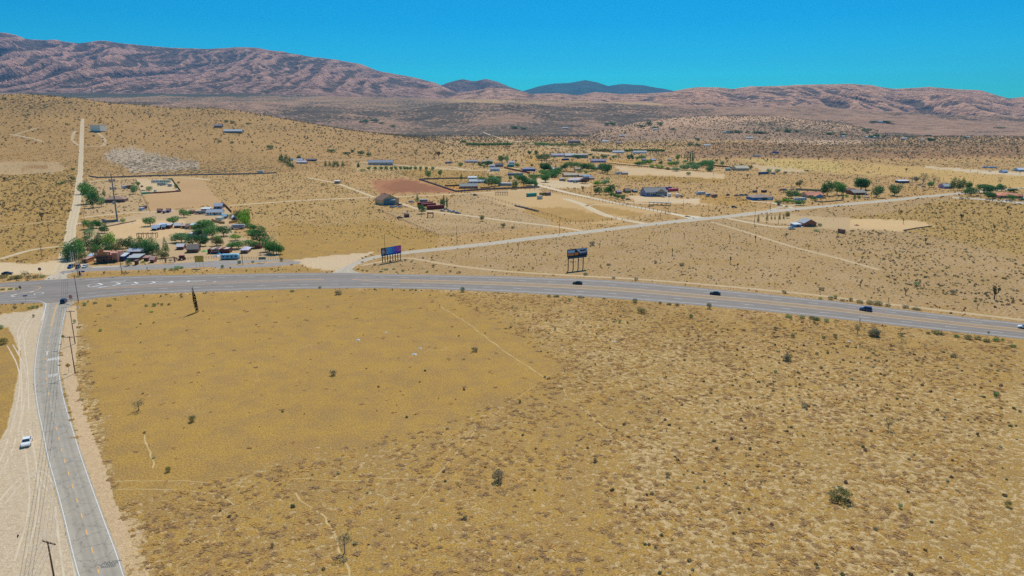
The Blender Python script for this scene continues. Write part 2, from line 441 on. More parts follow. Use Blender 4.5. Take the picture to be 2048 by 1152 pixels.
ZONES = [
 # outline, softness px, soil colour, grass, shrub speckle, trail, litter, name
 ([(-400,1400),(2500,1400),(2500,690),(2048,675),(1500,620),(1000,585),(600,578),(155,606)], 2, (208,176,124), .52, 0, .9, .85),
 ([(155,606),(600,578),(880,583),(985,640),(1130,740),(1010,800),(860,850),(560,930),(240,1010)], 26, (190,150,88), .93, 0, .5, .25),
 ([(240,980),(560,910),(860,840),(1100,760),(1300,790),(1240,900),(1200,1400),(330,1400)], 60, (204,171,118), .62, 0, 1.2, .8),
 ([(150,606),(620,578),(1200,597),(1700,645),(2100,690),(2100,700),(1700,658),(1200,610),(620,592),(180,622)], 4, (190,150,80), .95, 0, 0, .6),
 ([(1000,584),(1500,622),(2048,680),(2048,760),(1700,720),(1300,660)], 20, (200,166,114), .6, 0, .5, 1),
 # north of the highway
 ([(740,546),(1000,552),(1500,585),(2100,650),(2100,385),(1922,390),(1450,436),(1000,487),(803,505),(722,530)], 2, (192,160,118), .46, 0, .3, 1),
 ([(1650,440),(1780,425),(1930,392),(2100,388),(2100,520),(1850,470)], 8, (205,172,112), .6, 0, .1, 1),
 ([(560,342),(760,392),(750,470),(560,500),(470,412)], 6, (205,168,112), .5, 0, .2, .8),
 ([(560,522),(560,440),(640,455),(760,440),(880,470),(870,492),(750,505)], 8, (196,156,90), .78, 0, .3, .5),
 ([(150,352),(560,348),(760,400),(160,400)], 5, (204,166,112), .45, 0, 0, .8),
 ([(0,560),(0,340),(150,340),(128,500),(60,530)], 5, (202,164,104), .62, 0, .3, .9),
 # yards and graded plots
 (zq('a', [(830,960),(900,620),(1500,480),(2200,430),(2350,420),(2400,700),(2850,900),(2870,1000),(1300,1010)]), 3, (200,170,128), .16, 0, 0, .6),
 (zq('a', [(870,190),(1390,150),(1530,470),(860,520),(830,330)]), 3, (198,166,120), .3, 0, 0, .6),
 (zq('a', [(1395,145),(1760,150),(1850,275),(1450,300)]), 2, (205,178,136), .05, 0, 0, .4),
 (zq('a', [(1770,150),(2050,130),(2270,400),(1540,470),(1480,300),(1850,280)]), 3, (198,160,112), .16, 0, 0, .3),
 (zq('a', [(1050,640),(1400,560),(1900,560),(1900,700),(1500,780),(1100,720)]), 6, (212,178,130), .05, 0, 0, .3),
 (zq('c', [(190,320),(500,290),(700,310),(1080,430),(900,440),(300,450)]), 6, (170,118,80), .12, 0, 0, .5),
 (zq('c', [(300,380),(500,310),(700,320),(1000,420),(500,440)]), 10, (150,100,68), .05, 0, 0, .5),
 (zq('c', [(720,305),(1200,295),(1950,375),(1090,430)]), 2, (200,158,90), .55, 0, 0, .4),
 (zq('c', [(960,375),(1130,380),(1340,410),(1060,420)]), 2, (206,150,72), .3, 0, 0, .4),
 (zq('c', [(0,110),(250,150),(700,160),(1250,190),(1700,215),(1200,300),(700,300),(400,230),(60,230)]), 4, (205,170,116), .35, 0, 0, .8),
 (zq('c', [(450,230),(760,200),(1400,215),(1400,290),(700,300)]), 4, (196,160,92), .72, 0, 0, 1),
 (zq('c', [(1170,445),(1950,400),(2050,700),(1700,600)]), 3, (206,172,122), .2, 0, 0, .3),
 (zq('c', [(350,640),(700,600),(1200,440),(2048,720),(2048,790),(910,875)]), 3, (196,164,120), .4, 0, 0, 1),
 (zq('d', [(0,580),(350,590),(1450,800),(900,900),(500,910),(0,760)]), 3, (208,172,118), .18, 0, 0, .3),
 (zq('d', [(0,740),(420,740),(1000,860),(600,900),(350,890),(0,800)]), 4, (200,158,96), .5, 0, 0, .4),
 (zq('d', [(620,700),(1250,800),(1100,850),(700,790)]), 4, (202,160,98), .5, 0, 0, .4),
 (zq('d', [(120,440),(700,500),(600,540),(300,545),(110,490)]), 3, (208,182,142), .04, 0, 0, .3),
 (zq('d', [(1060,620),(1500,640),(1950,680),(1900,720),(1600,700),(1130,690)]), 3, (212,184,142), .05, 0, 0, .3),
 (zq('d', [(900,320),(1300,340),(2048,400),(2048,450),(1500,430),(1050,410)]), 3, (206,176,132), .12, 0, 0, .2),
 (zq('d', [(870,410),(1300,410),(2048,450),(2048,490),(1100,470)]), 4, (200,156,84), .6, 0, 0, .4),
 (zq('d', [(370,265),(1300,260),(1200,300),(700,290),(380,300)]), 4, (206,154,74), .4, 0, 0, .3),
 (zq('d', [(0,220),(150,190),(150,330),(0,320)]), 3, (208,164,92), .5, 0, 0, .3),
 (zq('e', [(400,790),(1050,750),(1800,790),(1850,920),(1600,930),(1300,880),(900,850)]), 5, (200,170,124), .16, 0, 0, .5),
 (zq('e', [(0,500),(500,530),(750,590),(500,640),(0,620)]), 4, (204,158,90), .5, 0, 0, .5),
 (zq('e', [(600,170),(1200,210),(1200,255),(700,245)]), 4, (206,178,134), .15, 0, 0, .3),
 (zq('e', [(900,200),(300,80),(700,90),(1400,120),(2016,160),(2016,300),(1500,260)]), 5, (208,176,104), .3, 0, 0, .2),
 (zq('f', [(-100,120),(500,180),(860,200),(1500,270),(2100,300),(2100,440),(1400,430),(900,330),(300,280),(-100,260)]), 5, (206,168,102), .3, 0, 0, .25),
 (zq('f', [(400,400),(1150,440),(1100,500),(600,540),(450,470)]), 4, (204,162,104), .45, 0, 0, .7),
 (zq('f', [(850,190),(1500,230),(2100,260),(2100,300),(1500,270),(900,205)]), 2, (208,186,150), .02, 0, 0, .2),
 (zq('f', [(0,790),(700,810),(1000,870),(600,940),(0,900)]), 4, (210,176,126), .1, 0, 0, .4),
 # left foreground shoulder dirt
 ([(-400,1400),(-400,700),(-20,640),(8,628),(60,622),(92,611),(90,625),(82,650),(70,710),(66,770),(82,860),(107,967),(152,1152),(200,1400)], 2, (204,182,150), .03, 0, 0, .1),
 ([(-300,640),(15,655),(42,700),(38,740),(26,800),(14,860),(-10,900),(-300,960)], 5, (200,164,96), .72, 0, .3, .8),
 ([(-300,612),(60,607),(84,607),(84,614),(50,624),(-300,650)], 3, (200,166,100), .7, 0, 0, 1),
 ([(134,614),(155,612),(152,700),(150,745),(160,800),(182,860),(205,920),(232,1010),(275,1090),(330,1240),(270,1240),(240,1114),(164,909),(120,741),(122,676)], 3, (204,174,134), .12, 0, 0, .6),
 # apron north-west of the junction
 (zq('a', [(-300,1010),(0,1000),(350,1010),(590,975),(650,830),(780,830),(700,980),(860,1000),(930,1040),(700,1110),(500,1130),(300,1110),(0,1140),(-300,1150)]), 3, (214,188,148), .03, 0, 0, .1),
 (zq('g', [(-300,330),(0,320),(350,300),(480,285),(430,240),(300,250),(0,245),(-300,250)]), 3, (200,170,110), .5, 0, 0, 1),
 (zq('b', [(1180,975),(1500,935),(2048,895),(1900,960),(1650,1085),(1400,1080),(1300,1010)]), 3, (208,182,144), .05, 0, 0, .2),
 ([(590,519),(660,513),(750,503),(716,519),(690,530),(672,541),(640,537),(600,527)], 2, (210,184,146), .04, 0, 0, .1),
 ([(140,548),(360,541),(600,533),(660,541),(600,544),(400,547),(150,556)], 2, (202,164,104), .6, 0, 0, .8),
 ([(0,557),(90,549),(92,556),(0,564)], 2, (198,160,110), .4, 0, 0, .8),
 # far plain
 (zq('A', [(690,930),(760,880),(890,860),(1000,895),(1150,930),(1350,960),(1340,1010),(900,1040),(850,1000)]), 5, (196,174,146), .28, .42, 0, 1),
 (zq('A', [(-100,965),(380,960),(440,1000),(430,1030),(100,1050),(-100,1045)]), 3, (196,164,118), .15, 0, 0, .2),
 (zq('A', [(90,1000),(300,985),(350,1005),(150,1018)]), 2, (170,130,84), .4, 0, 0, .4),
]

PX, PY = pix(GX, GY, GZ)
tint = np.zeros((NR, NC, 3)); tint[:] = srgb(196, 158, 106); tint[GL == 1] = srgb(184, 145, 96)
grass = np.full((NR, NC), .45); veg = np.zeros((NR, NC)); trail = np.full((NR, NC), .3); litter = np.full((NR, NC), .8)
jx = (fbm(GX / 7, GY / 7, 4, 300) - .5); jy = (fbm(GX / 7 + 50, GY / 7, 4, 301) - .5)
near = GY < 2500
for poly, soft, colr, gr, vg, trl, lt in ZONES:
    if gr > .12: colr = tuple(v_ * .96 for v_ in colr)
    xs = [p[0] for p in poly]; ys = [p[1] for p in poly]
    sel = near & (PX > min(xs) - soft * 3) & (PX < max(xs) + soft * 3) & (PY > min(ys) - soft * 3) & (PY < max(ys) + soft * 3)
    if not sel.any(): continue
    amp = soft * 2.2
    ppx = PX[sel] + jx[sel] * amp; ppy = PY[sel] + jy[sel] * amp * .55
    acc = 0
    offs = [(0, 0), (soft * .35, 0), (-soft * .35, 0), (0, soft * .2), (0, -soft * .2)]
    for ox_, oy_ in offs:
        acc = acc + inside(ppx + ox_, ppy + oy_, poly)
    w = acc / len(offs)
    tint[sel] = tint[sel] * (1 - w[:, None]) + srgb(*colr) * w[:, None]
    for arr, val in ((grass, gr), (veg, vg), (trail, trl), (litter, lt)):
        arr[sel] = arr[sel] * (1 - w) + val * w

# distance trends and the far layers
fary = smooth((GY - 1300) / 900)
A_ = 1024 + F * S[None, :] / CT + 0 * GY
plain = (GL == 0)
veg = np.where(plain & (GY > 1900), .34 * smooth((GY - 1900) / 400) + .12 * smooth((GY - 3000) / 900), veg)
# brown brushy belt across the right of the plain and the pale strip in it
def band(a0, a1, p0, p1, soft=4):
    return smooth((A_ - a0) / 60 + .5) * (1 - smooth((A_ - a1) / 60 + .5)) * smooth((PY - p0) / soft + .5) * (1 - smooth((PY - p1) / soft + .5))
def paint(w, colr=None, vg=None, gr=None):
    global tint, veg, grass
    if colr is not None: tint = tint * (1 - w[..., None]) + srgb(*colr) * w[..., None]
    if vg is not None: veg = veg * (1 - w) + vg * w
    if gr is not None: grass = grass * (1 - w) + gr * w
jw = (fbm(GX / 130, GY / 330, 4, 77) - .5) * 10
PYs = PY; PY = PY + jw
m_far = ((GY > 1350) & plain).astype(float)
paint(band(1380, 2600, 284, 318) * m_far, (176, 134, 92), .42, .35)
paint(band(1300, 2600, 300, 312) * m_far * .6, (150, 112, 76), .5, .2)
paint(band(1540, 1740, 281, 288, 2) * m_far, (206, 172, 134), .05, 0)
paint(band(-600, 2600, 240, 270) * m_far * .8, (164, 122, 88), .62, .1)
paint(band(1000, 2600, 268, 280) * m_far * .6, (196, 150, 106), .3, .1)
paint(band(-600, 900, 150, 240) * m_far, (172, 136, 102), .5, 0)
paint(band(120, 620, 183, 193, 2) * m_far * smooth((fbm(GX / 260, GY / 420, 4, 333) - .42) / .08) * .9, (70, 92, 66), .9, 0)
paint(band(60, 300, 181, 195, 3) * m_far * .75, (96, 100, 72), .8, 0)
paint(band(250, 520, 176, 193, 3) * m_far * .9, (80, 96, 70), .85, 0)
PY = PYs
h_noise = fbm(GX / 420, GY / 420, 5, 500)
def boxblur(a, rr, rc):
    p = np.pad(a, ((rr, rr), (rc, rc)), 'edge'); c = np.cumsum(np.cumsum(np.pad(p, ((1, 0), (1, 0))), 0), 1)
    h_, w_ = a.shape; kr, kc = 2 * rr + 1, 2 * rc + 1
    return (c[kr:kr + h_, kc:kc + w_] - c[:h_, kc:kc + w_] - c[kr:kr + h_, :w_] + c[:h_, :w_]) / (kr * kc)
ridge_ = np.clip((GZ - boxblur(GZ, 4, 6)) / 6.5, -1.6, 1.6)      # spurs stand bare, gullies hold the brush; also drives painted relief shading
for k, (nm, *_r) in enumerate(LAYERS):
    m = (GL == k + 1)
    if nm == 'near_hill':
        c = srgb(200, 160, 106); v = .34 + (h_noise - .5) * .3
        pass
    elif nm == 'foothills':
        c = srgb(166, 132, 106); v = .62 + (h_noise - .5) * .9 - ridge_ * .2
        c2 = smooth((fbm(GX / 900, GY / 500, 3, 888) - .52) / .1)
        v = v * (1 - .7 * c2)
    elif nm == 'mesa':
        c = srgb(184, 148, 116); v = .42
    elif nm == 'left_mountains':
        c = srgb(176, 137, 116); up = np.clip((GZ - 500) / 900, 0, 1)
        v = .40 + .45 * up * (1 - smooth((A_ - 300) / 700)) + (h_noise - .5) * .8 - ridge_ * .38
    elif nm == 'pink_hills':
        c = srgb(196, 152, 122); v = .30 + (h_noise - .5) * .8 - ridge_ * .4
    elif nm == 'middle_hills':
        c = srgb(150, 118, 96); v = .62 + (h_noise - .5) * .6
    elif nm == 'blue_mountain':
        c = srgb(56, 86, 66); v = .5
    else:
        c = srgb(198, 152, 118); v = .32 - ridge_ * .42 + (fbm(GX / 700, GY / 700, 5, 700) - .5) * 1.2 + .25 * smooth((A_ - 1800) / 200) * smooth((GZ - 300) / 200)
    if nm != 'near_hill':
        for j in range(3): tint[..., j] = np.where(m, c[j] * (1 + .16 * np.clip(ridge_, -1, 1.5)), tint[..., j])  # lit spurs and shaded gullies painted into the slope colour
    veg = np.where(m, np.clip(v if nm != 'near_hill' else np.maximum(v, veg), .02, 1.2), veg)
    trail = np.where(m, .2, trail)
    if nm != 'near_hill': grass = np.where(m, 0, grass)
grass = np.where(GY > 2600, grass * .4, grass)
kx = (PY > 590) & (PX > 175) & (GY > 90)
def blur_near(a, n=3):
    for _ in range(n): b_ = boxblur(a, 5, 11); a = np.where(kx & (PX > 250), b_, a)
    return a
grass, trail, litter = blur_near(grass), blur_near(trail), blur_near(litter)
tint = np.stack([blur_near(tint[..., j]) for j in range(3)], -1)
farv = smooth((GY - 2300) / 1500)
farv = np.where(GL == 1, 0, farv)
mtn = np.where(GL >= 4, 1.0, np.where(GL == 2, .45, 0)) * np.where(GL == 7, .5, 1)

# split the one sheet by what it is; borders share their vertices' places, so no gaps
FL = GL[:-1, :-1]
names = {0: 'ground', 1: 'hillside', 2: 'foothills', 3: 'mesa', 4: 'mountain_range', 5: 'low_hills', 6: 'distant_hills', 7: 'distant_mountain', 8: 'hills'}
vid = np.arange(NR * NC).reshape(NR, NC)
quads = np.stack([vid[:-1, :-1], vid[:-1, 1:], vid[1:, 1:], vid[1:, :-1]], -1)
V = np.stack([GX, GY, GZ], -1).reshape(-1, 3)
for k, nm in names.items():
    q = quads[FL == k]
    if len(q) == 0: continue
    used, inv = np.unique(q, return_inverse=True)
    fv = inv.reshape(-1, 4)
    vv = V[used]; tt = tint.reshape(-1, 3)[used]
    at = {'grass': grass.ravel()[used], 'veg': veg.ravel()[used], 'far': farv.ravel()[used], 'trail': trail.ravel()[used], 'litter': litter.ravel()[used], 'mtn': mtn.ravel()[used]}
    if k == 0:                 # the same sheet goes on behind and beside the camera
        n0 = len(vv)
        ex = np.array([(-26000, -6000, 0), (26000, -6000, 0), (26000, 15, 0), (S[-1] * 15, 15, 0), (S[0] * 15, 15, 0), (-26000, 15, 0),
                       (S[0] * 26000, 26000, 0), (S[-1] * 26000, 26000, 0), (-35100, 15, 0), (35100, 15, 0)], float)
        ef = np.array([(n0, n0 + 1, n0 + 3, n0 + 4), (n0, n0 + 4, n0 + 5, n0 + 5), (n0 + 1, n0 + 2, n0 + 3, n0 + 3)], int)
        ef = np.array([(n0, n0 + 1, n0 + 2, n0 + 5), (n0 + 8, n0 + 4, n0 + 6, n0 + 8), (n0 + 3, n0 + 9, n0 + 7, n0 + 3)], int)
        vv = np.concatenate([vv, ex]); tt = np.concatenate([tt, np.tile(srgb(205, 168, 115), (len(ex), 1))])
        for a_ in at: at[a_] = np.concatenate([at[a_], np.full(len(ex), {'grass': .5}.get(a_, 0.0))])
        me = np_mesh(nm, vv, np.concatenate([fv, ef[:1]]), tt, at, smooth_=True)
        side = np_mesh(nm, ex[[8, 4, 6, 3, 9, 7]], np.array([(0, 1, 2), (3, 4, 5)]), np.tile(srgb(205, 168, 115), (6, 1)), {'grass': np.full(6, .5)})
        sg = link('ground', side, None, GROUND); tag(sg, kind='structure')
    else:
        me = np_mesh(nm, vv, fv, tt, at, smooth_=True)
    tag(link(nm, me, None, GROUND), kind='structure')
# ------------------------------------------------------------------ mesh builder
class MB:
    def __init__(s): s.v = []; s.f = []
    def box(s, c, d, rz=0.0, taper=(1, 1), rx=0.0):
        n = len(s.v); ca, sa = math.cos(rz), math.sin(rz)
        for z in (-.5, .5):
            tx, ty = (1, 1) if z < 0 else taper
            for x, y in ((-.5, -.5), (.5, -.5), (.5, .5), (-.5, .5)):
                X, Y_, Z = x * d[0] * tx, y * d[1] * ty, z * d[2]
                if rx:
                    Y_, Z = Y_ * math.cos(rx) - Z * math.sin(rx), Y_ * math.sin(rx) + Z * math.cos(rx)
                s.v.append((c[0] + X * ca - Y_ * sa, c[1] + X * sa + Y_ * ca, c[2] + Z))
        s.f += [tuple(n + i for i in q) for q in ((0, 3, 2, 1), (4, 5, 6, 7), (0, 1, 5, 4), (1, 2, 6, 5), (2, 3, 7, 6), (3, 0, 4, 7))]
        return s
    def tube(s, pts, r, n=6, r2=None, cap=True):
        base = len(s.v); m = len(pts)
        for i, p in enumerate(pts):
            p = Vector(p)
            a = Vector(pts[min(i + 1, m - 1)]) - Vector(pts[max(i - 1, 0)])
            a = a.normalized() if a.length > 1e-9 else Vector((0, 0, 1))
            u = a.orthogonal().normalized(); w = a.cross(u)
            rr = r if r2 is None else r + (r2 - r) * i / max(1, m - 1)
            for k in range(n):
                t = 2 * math.pi * k / n
                s.v.append(tuple(p + u * rr * math.cos(t) + w * rr * math.sin(t)))
        for i in range(m - 1):
            for k in range(n):
                s.f.append((base + i * n + k, base + i * n + (k + 1) % n, base + (i + 1) * n + (k + 1) % n, base + (i + 1) * n + k))
        if cap:
            s.f.append(tuple(base + k for k in reversed(range(n)))); s.f.append(tuple(base + (m - 1) * n + k for k in range(n)))
        return s
    def poly(s, pts):
        n = len(s.v); s.v += [tuple(p) for p in pts]; s.f.append(tuple(range(n, n + len(pts)))); return s
    def prism(s, outline, y0, y1):            # outline in x,z extruded along y
        n = len(s.v); k = len(outline)
        s.v += [(x, y0, z) for x, z in outline] + [(x, y1, z) for x, z in outline]
        s.f.append(tuple(range(n, n + k))); s.f.append(tuple(reversed(range(n + k, n + 2 * k))))
        for i in range(k):
            j = (i + 1) % k
            s.f.append((n + j, n + i, n + k + i, n + k + j))
        return s
    def mesh(s, name, mat=None, smooth_=False):
        me = bpy.data.meshes.new(name); me.from_pydata(s.v, [], s.f); me.update()
        if smooth_:
            me.polygons.foreach_set('use_smooth', np.ones(len(me.polygons), bool))
        if mat is not None: me.materials.append(mat)
        return me
    def build(s, name, mat, parent=None, smooth_=False):
        return link(name, s.mesh(name, mat, smooth_), parent)

def thing(name, label, cat, loc, rz=0.0, group=None):
    o = bpy.data.objects.new(name, None); COL.objects.link(o)
    o.empty_display_size = .5
    o.location = loc; o.rotation_euler = (0, 0, rz)
    return tag(o, label, cat, group)

def dup(root, loc=None, rz=None, label=None, group=None, scale=None):
    r = root.copy(); COL.objects.link(r)
    if loc is not None: r.location = loc
    if rz is not None: r.rotation_euler = (0, 0, rz)
    if scale is not None: r.scale = scale
    if label: r['label'] = label
    if group: r['group'] = group
    for ch in KIDS.get(root.name, ()):
        c = ch.copy(); COL.objects.link(c); c.parent = r
        for g in KIDS.get(ch.name, ()):
            d = g.copy(); COL.objects.link(d); d.parent = c
    return r
KIDS = {}
def kids(root):
    for o in bpy.data.objects:
        if o.parent is not None:
            KIDS.setdefault(o.parent.name, [])
    KIDS[root.name] = [o for o in bpy.data.objects if o.parent == root]
    for c in KIDS[root.name]:
        KIDS[c.name] = [o for o in bpy.data.objects if o.parent == c]
    return root

# ------------------------------------------------------------------ road surfaces
def asphalt(name, rgb, crack=0.0, streak=.1):
    m = bpy.data.materials.new(name); N, L = nodes(m)
    b = N['Principled BSDF']; b.inputs['Roughness'].default_value = .85
    geo = N.new('ShaderNodeNewGeometry')
    def nz(sc, det=5, r=.6):
        n = N.new('ShaderNodeTexNoise'); n.inputs['Scale'].default_value = sc; n.inputs['Detail'].default_value = det; n.inputs['Roughness'].default_value = r
        L.new(geo.outputs['Position'], n.inputs['Vector']); return n
    def mr(v, a, b_, c, d):
        q = N.new('ShaderNodeMapRange'); L.new(v, q.inputs[0])
        for i, w in enumerate((a, b_, c, d)): q.inputs[1 + i].default_value = w
        return q.outputs[0]
    mul = N.new('ShaderNodeMath'); mul.operation = 'MULTIPLY'
    L.new(mr(nz(.25).outputs[0], .3, .7, 1 - streak, 1 + streak), mul.inputs[0]); L.new(mr(nz(3.0).outputs[0], .3, .7, .93, 1.07), mul.inputs[1])
    mx = N.new('ShaderNodeMix'); mx.data_type = 'RGBA'; mx.blend_type = 'MULTIPLY'; mx.inputs[0].default_value = 1
    mx.inputs[6].default_value = (*rgb, 1); L.new(mul.outputs[0], mx.inputs[7])
    out = mx.outputs[2]
    at = N.new('ShaderNodeAttribute'); at.attribute_name = 'track'
    m3 = N.new('ShaderNodeMix'); m3.data_type = 'RGBA'; m3.blend_type = 'MULTIPLY'; m3.inputs[0].default_value = 1
    L.new(out, m3.inputs[6]); L.new(mr(at.outputs['Fac'], 0, 1, 1.0, .8), m3.inputs[7]); out = m3.outputs[2]
    if crack:
        vo = N.new('ShaderNodeTexVoronoi'); vo.feature = 'DISTANCE_TO_EDGE'; vo.inputs['Scale'].default_value = .22
        ad = N.new('ShaderNodeVectorMath'); ad.operation = 'ADD'; sc = N.new('ShaderNodeVectorMath'); sc.operation = 'SCALE'; sc.inputs[3].default_value = 3.0
        L.new(nz(.5).outputs['Color'], sc.inputs[0]); L.new(geo.outputs['Position'], ad.inputs[0]); L.new(sc.outputs[0], ad.inputs[1]); L.new(ad.outputs[0], vo.inputs['Vector'])
        m2 = N.new('ShaderNodeMix'); m2.data_type = 'RGBA'
        L.new(mr(vo.outputs[0], .0, .02, crack, 0.0), m2.inputs[0]); L.new(out, m2.inputs[6]); m2.inputs[7].default_value = (.06, .055, .05, 1)
        out = m2.outputs[2]
    L.new(out, b.inputs['Base Color'])
    return m

def lin(pts, x):
    return float(np.interp(x, [p[0] for p in pts], [p[1] for p in pts]))

def lift(p, dz):
    z = float(ground_z(p[0], p[1])[0]) if p[1] > 925 else 0.0
    return (p[0], p[1], z + dz + (max(0, p[1] - 925) * .0003))

def resample(pts, n):
    p = np.array(pts, float); d = np.r_[0, np.cumsum(np.hypot(*np.diff(p[:, :2], axis=0).T))]
    t = np.linspace(0, d[-1], n)
    return np.stack([np.interp(t, d, p[:, i]) for i in range(p.shape[1])], 1)

def chaikin(p, it=2):
    p = np.array(p, float)
    for _ in range(it):
        q = [p[0]]
        for i in range(len(p) - 1):
            q += [p[i] * .75 + p[i + 1] * .25, p[i] * .25 + p[i + 1] * .75]
        q.append(p[-1]); p = np.array(q)
    return p

def strip(name, A, B, n, dz, mat, kind='structure', ragged=0.0, cols=8, parent=None, tracks=()):
    """a surface between two edges given in world x,y"""
    a, b = resample(A, n), resample(B, n)
    if ragged:
        for e, sgn, sd_ in ((a, 1, 1), (b, -1, 2)):
            w = (b - a); wl = np.hypot(w[:, 0], w[:, 1])[:, None] + 1e-6
            e += w / wl * sgn * ((fbm(e[:, 0] / 3.0, e[:, 1] / 3.0, 3, 700 + sd_) - .5) * 2 * ragged)[:, None]
    u = np.linspace(0, 1, cols + 1)
    P = a[:, None, :2] * (1 - u)[None, :, None] + b[:, None, :2] * u[None, :, None]
    x, y = P[..., 0], P[..., 1]
    z = np.where(y > 925, ground_z(x.ravel(), y.ravel()).reshape(x.shape), 0) + dz + np.maximum(0, y - 925) * .0003
    idx = np.arange(n * (cols + 1)).reshape(n, cols + 1)
    q = np.stack([idx[:-1, :-1], idx[1:, :-1], idx[1:, 1:], idx[:-1, 1:]], -1).reshape(-1, 4)
    V_ = np.stack([x, y, z], -1).reshape(-1, 3)
    e1, e2 = V_[q[0, 1]] - V_[q[0, 0]], V_[q[0, 3]] - V_[q[0, 0]]
    if np.cross(e1, e2)[2] < 0: q = q[:, ::-1]
    tk = np.zeros(x.shape)
    for c_, w_ in tracks: tk = np.maximum(tk, np.exp(-((u[None, :] - c_) / w_) ** 2) * np.ones_like(x))
    me = np_mesh(name, V_, q, None, {'track': tk.ravel()})
    return tag(link(name, me, parent, mat), kind=kind)

def ribbon(mb, pts, w, dz):    # thin painted line along world points
    p = np.array(pts, float)[:, :2]
    t = np.gradient(p, axis=0); t /= (np.hypot(t[:, 0], t[:, 1])[:, None] + 1e-9)
    nrm = np.stack([-t[:, 1], t[:, 0]], 1) * w / 2
    n = len(mb.v)
    for i in range(len(p)):
        for s_ in (1, -1):
            q = p[i] + nrm[i] * s_
            mb.v.append(lift((q[0], q[1]), dz))
    for i in range(len(p) - 1):
        a = n + 2 * i
        mb.f.append((a, a + 1, a + 3, a + 2))
    return mb

def dashes(mb, pts, on, gap, w, dz, start=0.0):
    p = np.array(pts, float)[:, :2]; d = np.r_[0, np.cumsum(np.hypot(*np.diff(p, axis=0).T))]
    s = start
    while s + on < d[-1]:
        t = np.linspace(s, s + on, 4)
        ribbon(mb, np.stack([np.interp(t, d, p[:, 0]), np.interp(t, d, p[:, 1])], 1), w, dz)
        s += on + gap

def W(pts): return [hit(*p)[:2] for p in pts]

M_HWY = asphalt('highway_asphalt', tuple(srgb(136, 125, 114)), .0, .1)
M_LANE = asphalt('lane_asphalt', tuple(srgb(172, 160, 140)), .55, .1)
M_SIDE = asphalt('worn_asphalt', tuple(srgb(188, 173, 148)), .3, .08)
M_FRONT = asphalt('frontage_asphalt', tuple(srgb(148, 138, 128)), .4, .14)
M_MED = asphalt('median_asphalt', tuple(srgb(148, 128, 98)), .2, .1)
M_WHITE = C('road_paint_white', 222, 218, 208, noise=.08, rough=.7)
M_YEL = C('road_paint_yellow', 234, 172, 92, noise=.1, rough=.7)

HT = [(-200,571),(0,566),(80,560.5),(150,557),(234,553),(300,551),(400,549),(500,547.3),(600,545.7),(700,546),(737,547),(860,549.5),(1000,552.3),(1150,557),(1228,561),(1300,566.5),(1500,585),(1671,602.5),(1743,612),(1834,623),(1955,637),(2048,646),(2300,676)]
HB = [(-200,612),(0,608.5),(58,606.5),(120,604.5),(166,600),(195,596),(273,589),(400,584),(600,578),(737,576.2),(873,578.6),(1000,584),(1146,592),(1244,598.5),(1342,606.5),(1500,619.5),(1666,637),(1781,650),(1928,666),(2048,678.5),(2300,706)]
xs_ = np.arange(-200, 2301, 12.0)
def hrow(f, x): return lin(HT, x) * (1 - f) + lin(HB, x) * f
def hline(f, x0, x1, step=10): return [hit(x, hrow(f, x))[:2] for x in np.arange(x0, x1 + .1, step)]
strip('highway', [hit(x, lin(HT, x)) for x in xs_], [hit(x, lin(HB, x)) for x in xs_], 420, .020, M_HWY, cols=24,
      tracks=((.2, .03), (.3, .03), (.66, .03), (.8, .03)))
hw = bpy.data.objects['highway']
hw['label'] = 'four lane grey asphalt highway with a painted median crossing the desert'
strip('median', hline(.40, 800, 2300, 20), hline(.54, 800, 2300, 20), 260, .024, M_MED, parent=hw, cols=2)
mw, my = MB(), MB()
for f_, x0, x1 in ((.085, 745, 2290), (.90, 160, 2290), (.085, 170, 640)):
    ribbon(mw, hline(f_, x0, x1), .24, .032)
dashes(mw, hline(.24, 745, 2290), 3.7, 10.9, .24, .032)
dashes(mw, hline(.72, 600, 2290), 3.7, 10.9, .24, .032)
dashes(mw, hline(.74, 175, 600), 3.7, 10.9, .24, .032)
dashes(mw, hline(.20, 180, 600), 3.7, 10.9, .24, .032)
ribbon(my, hline(.385, 800, 2290), .42, .032); ribbon(my, hline(.555, 800, 2290), .42, .032)
ribbon(my, W([(704.5,558.8),(760,559),(801,560)]), .3, .032); ribbon(my, W([(704.5,559),(730,561),(760,563.3),(801,564.9)]), .3, .032)
ribbon(my, W([(210,576.6),(320,569.5),(440,564.2),(540,560.4),(600,558.8),(647,558.6)]), .28, .032)
ribbon(my, W([(181,578.5),(320,573),(440,567.2),(540,562.5),(600,559.8),(647,559.6)]), .28, .032)
ribbon(mw, W([(710,554.2),(740,554.3),(770,554.5)]), .24, .032)
isl_up = [(175,571.5),(180,568.5),(196,566.3),(301,563.4),(411,561.2)]
isl_dn = [(175,571.5),(178,573.5),(184,574.2),(200,573.6),(222,572.4),(316,567),(411,561.8)]
ribbon(mw, chaikin(W(isl_up)), .3, .032); ribbon(mw, chaikin(W(isl_dn)), .3, .032)
CZ = lambda pts: [(140 + x / 6.827, 540 + y / 6.827) for x, y in pts]
for ch in ([(385,182),(443,200),(305,230)], [(635,175),(688,190),(580,215)], [(875,165),(928,183),(835,202)], [(1120,160),(1165,172),(1085,188)], [(1370,153),(1405,162),(1340,176)], [(1605,146),(1637,154),(1590,166)], [(385,245),(430,236),(510,226)]):
    w_ = W(CZ(ch)); ribbon(mw, w_[:2], .8, .033); ribbon(mw, w_[1:], .6, .034)
for ch in ([(1955,166),(2000,155)], [(560,158),(760,152)]):
    ribbon(mw, W(CZ(ch)), .5, .032)
CH = lambda pts: [(x / 10.24, 540 + y / 10.24) for x, y in pts]
ribbon(my, chaikin(W(CH([(-1500,395),(0,352),(500,330),(720,330),(825,345),(830,370),(760,405),(600,450),(420,475)]))), .3, .032)
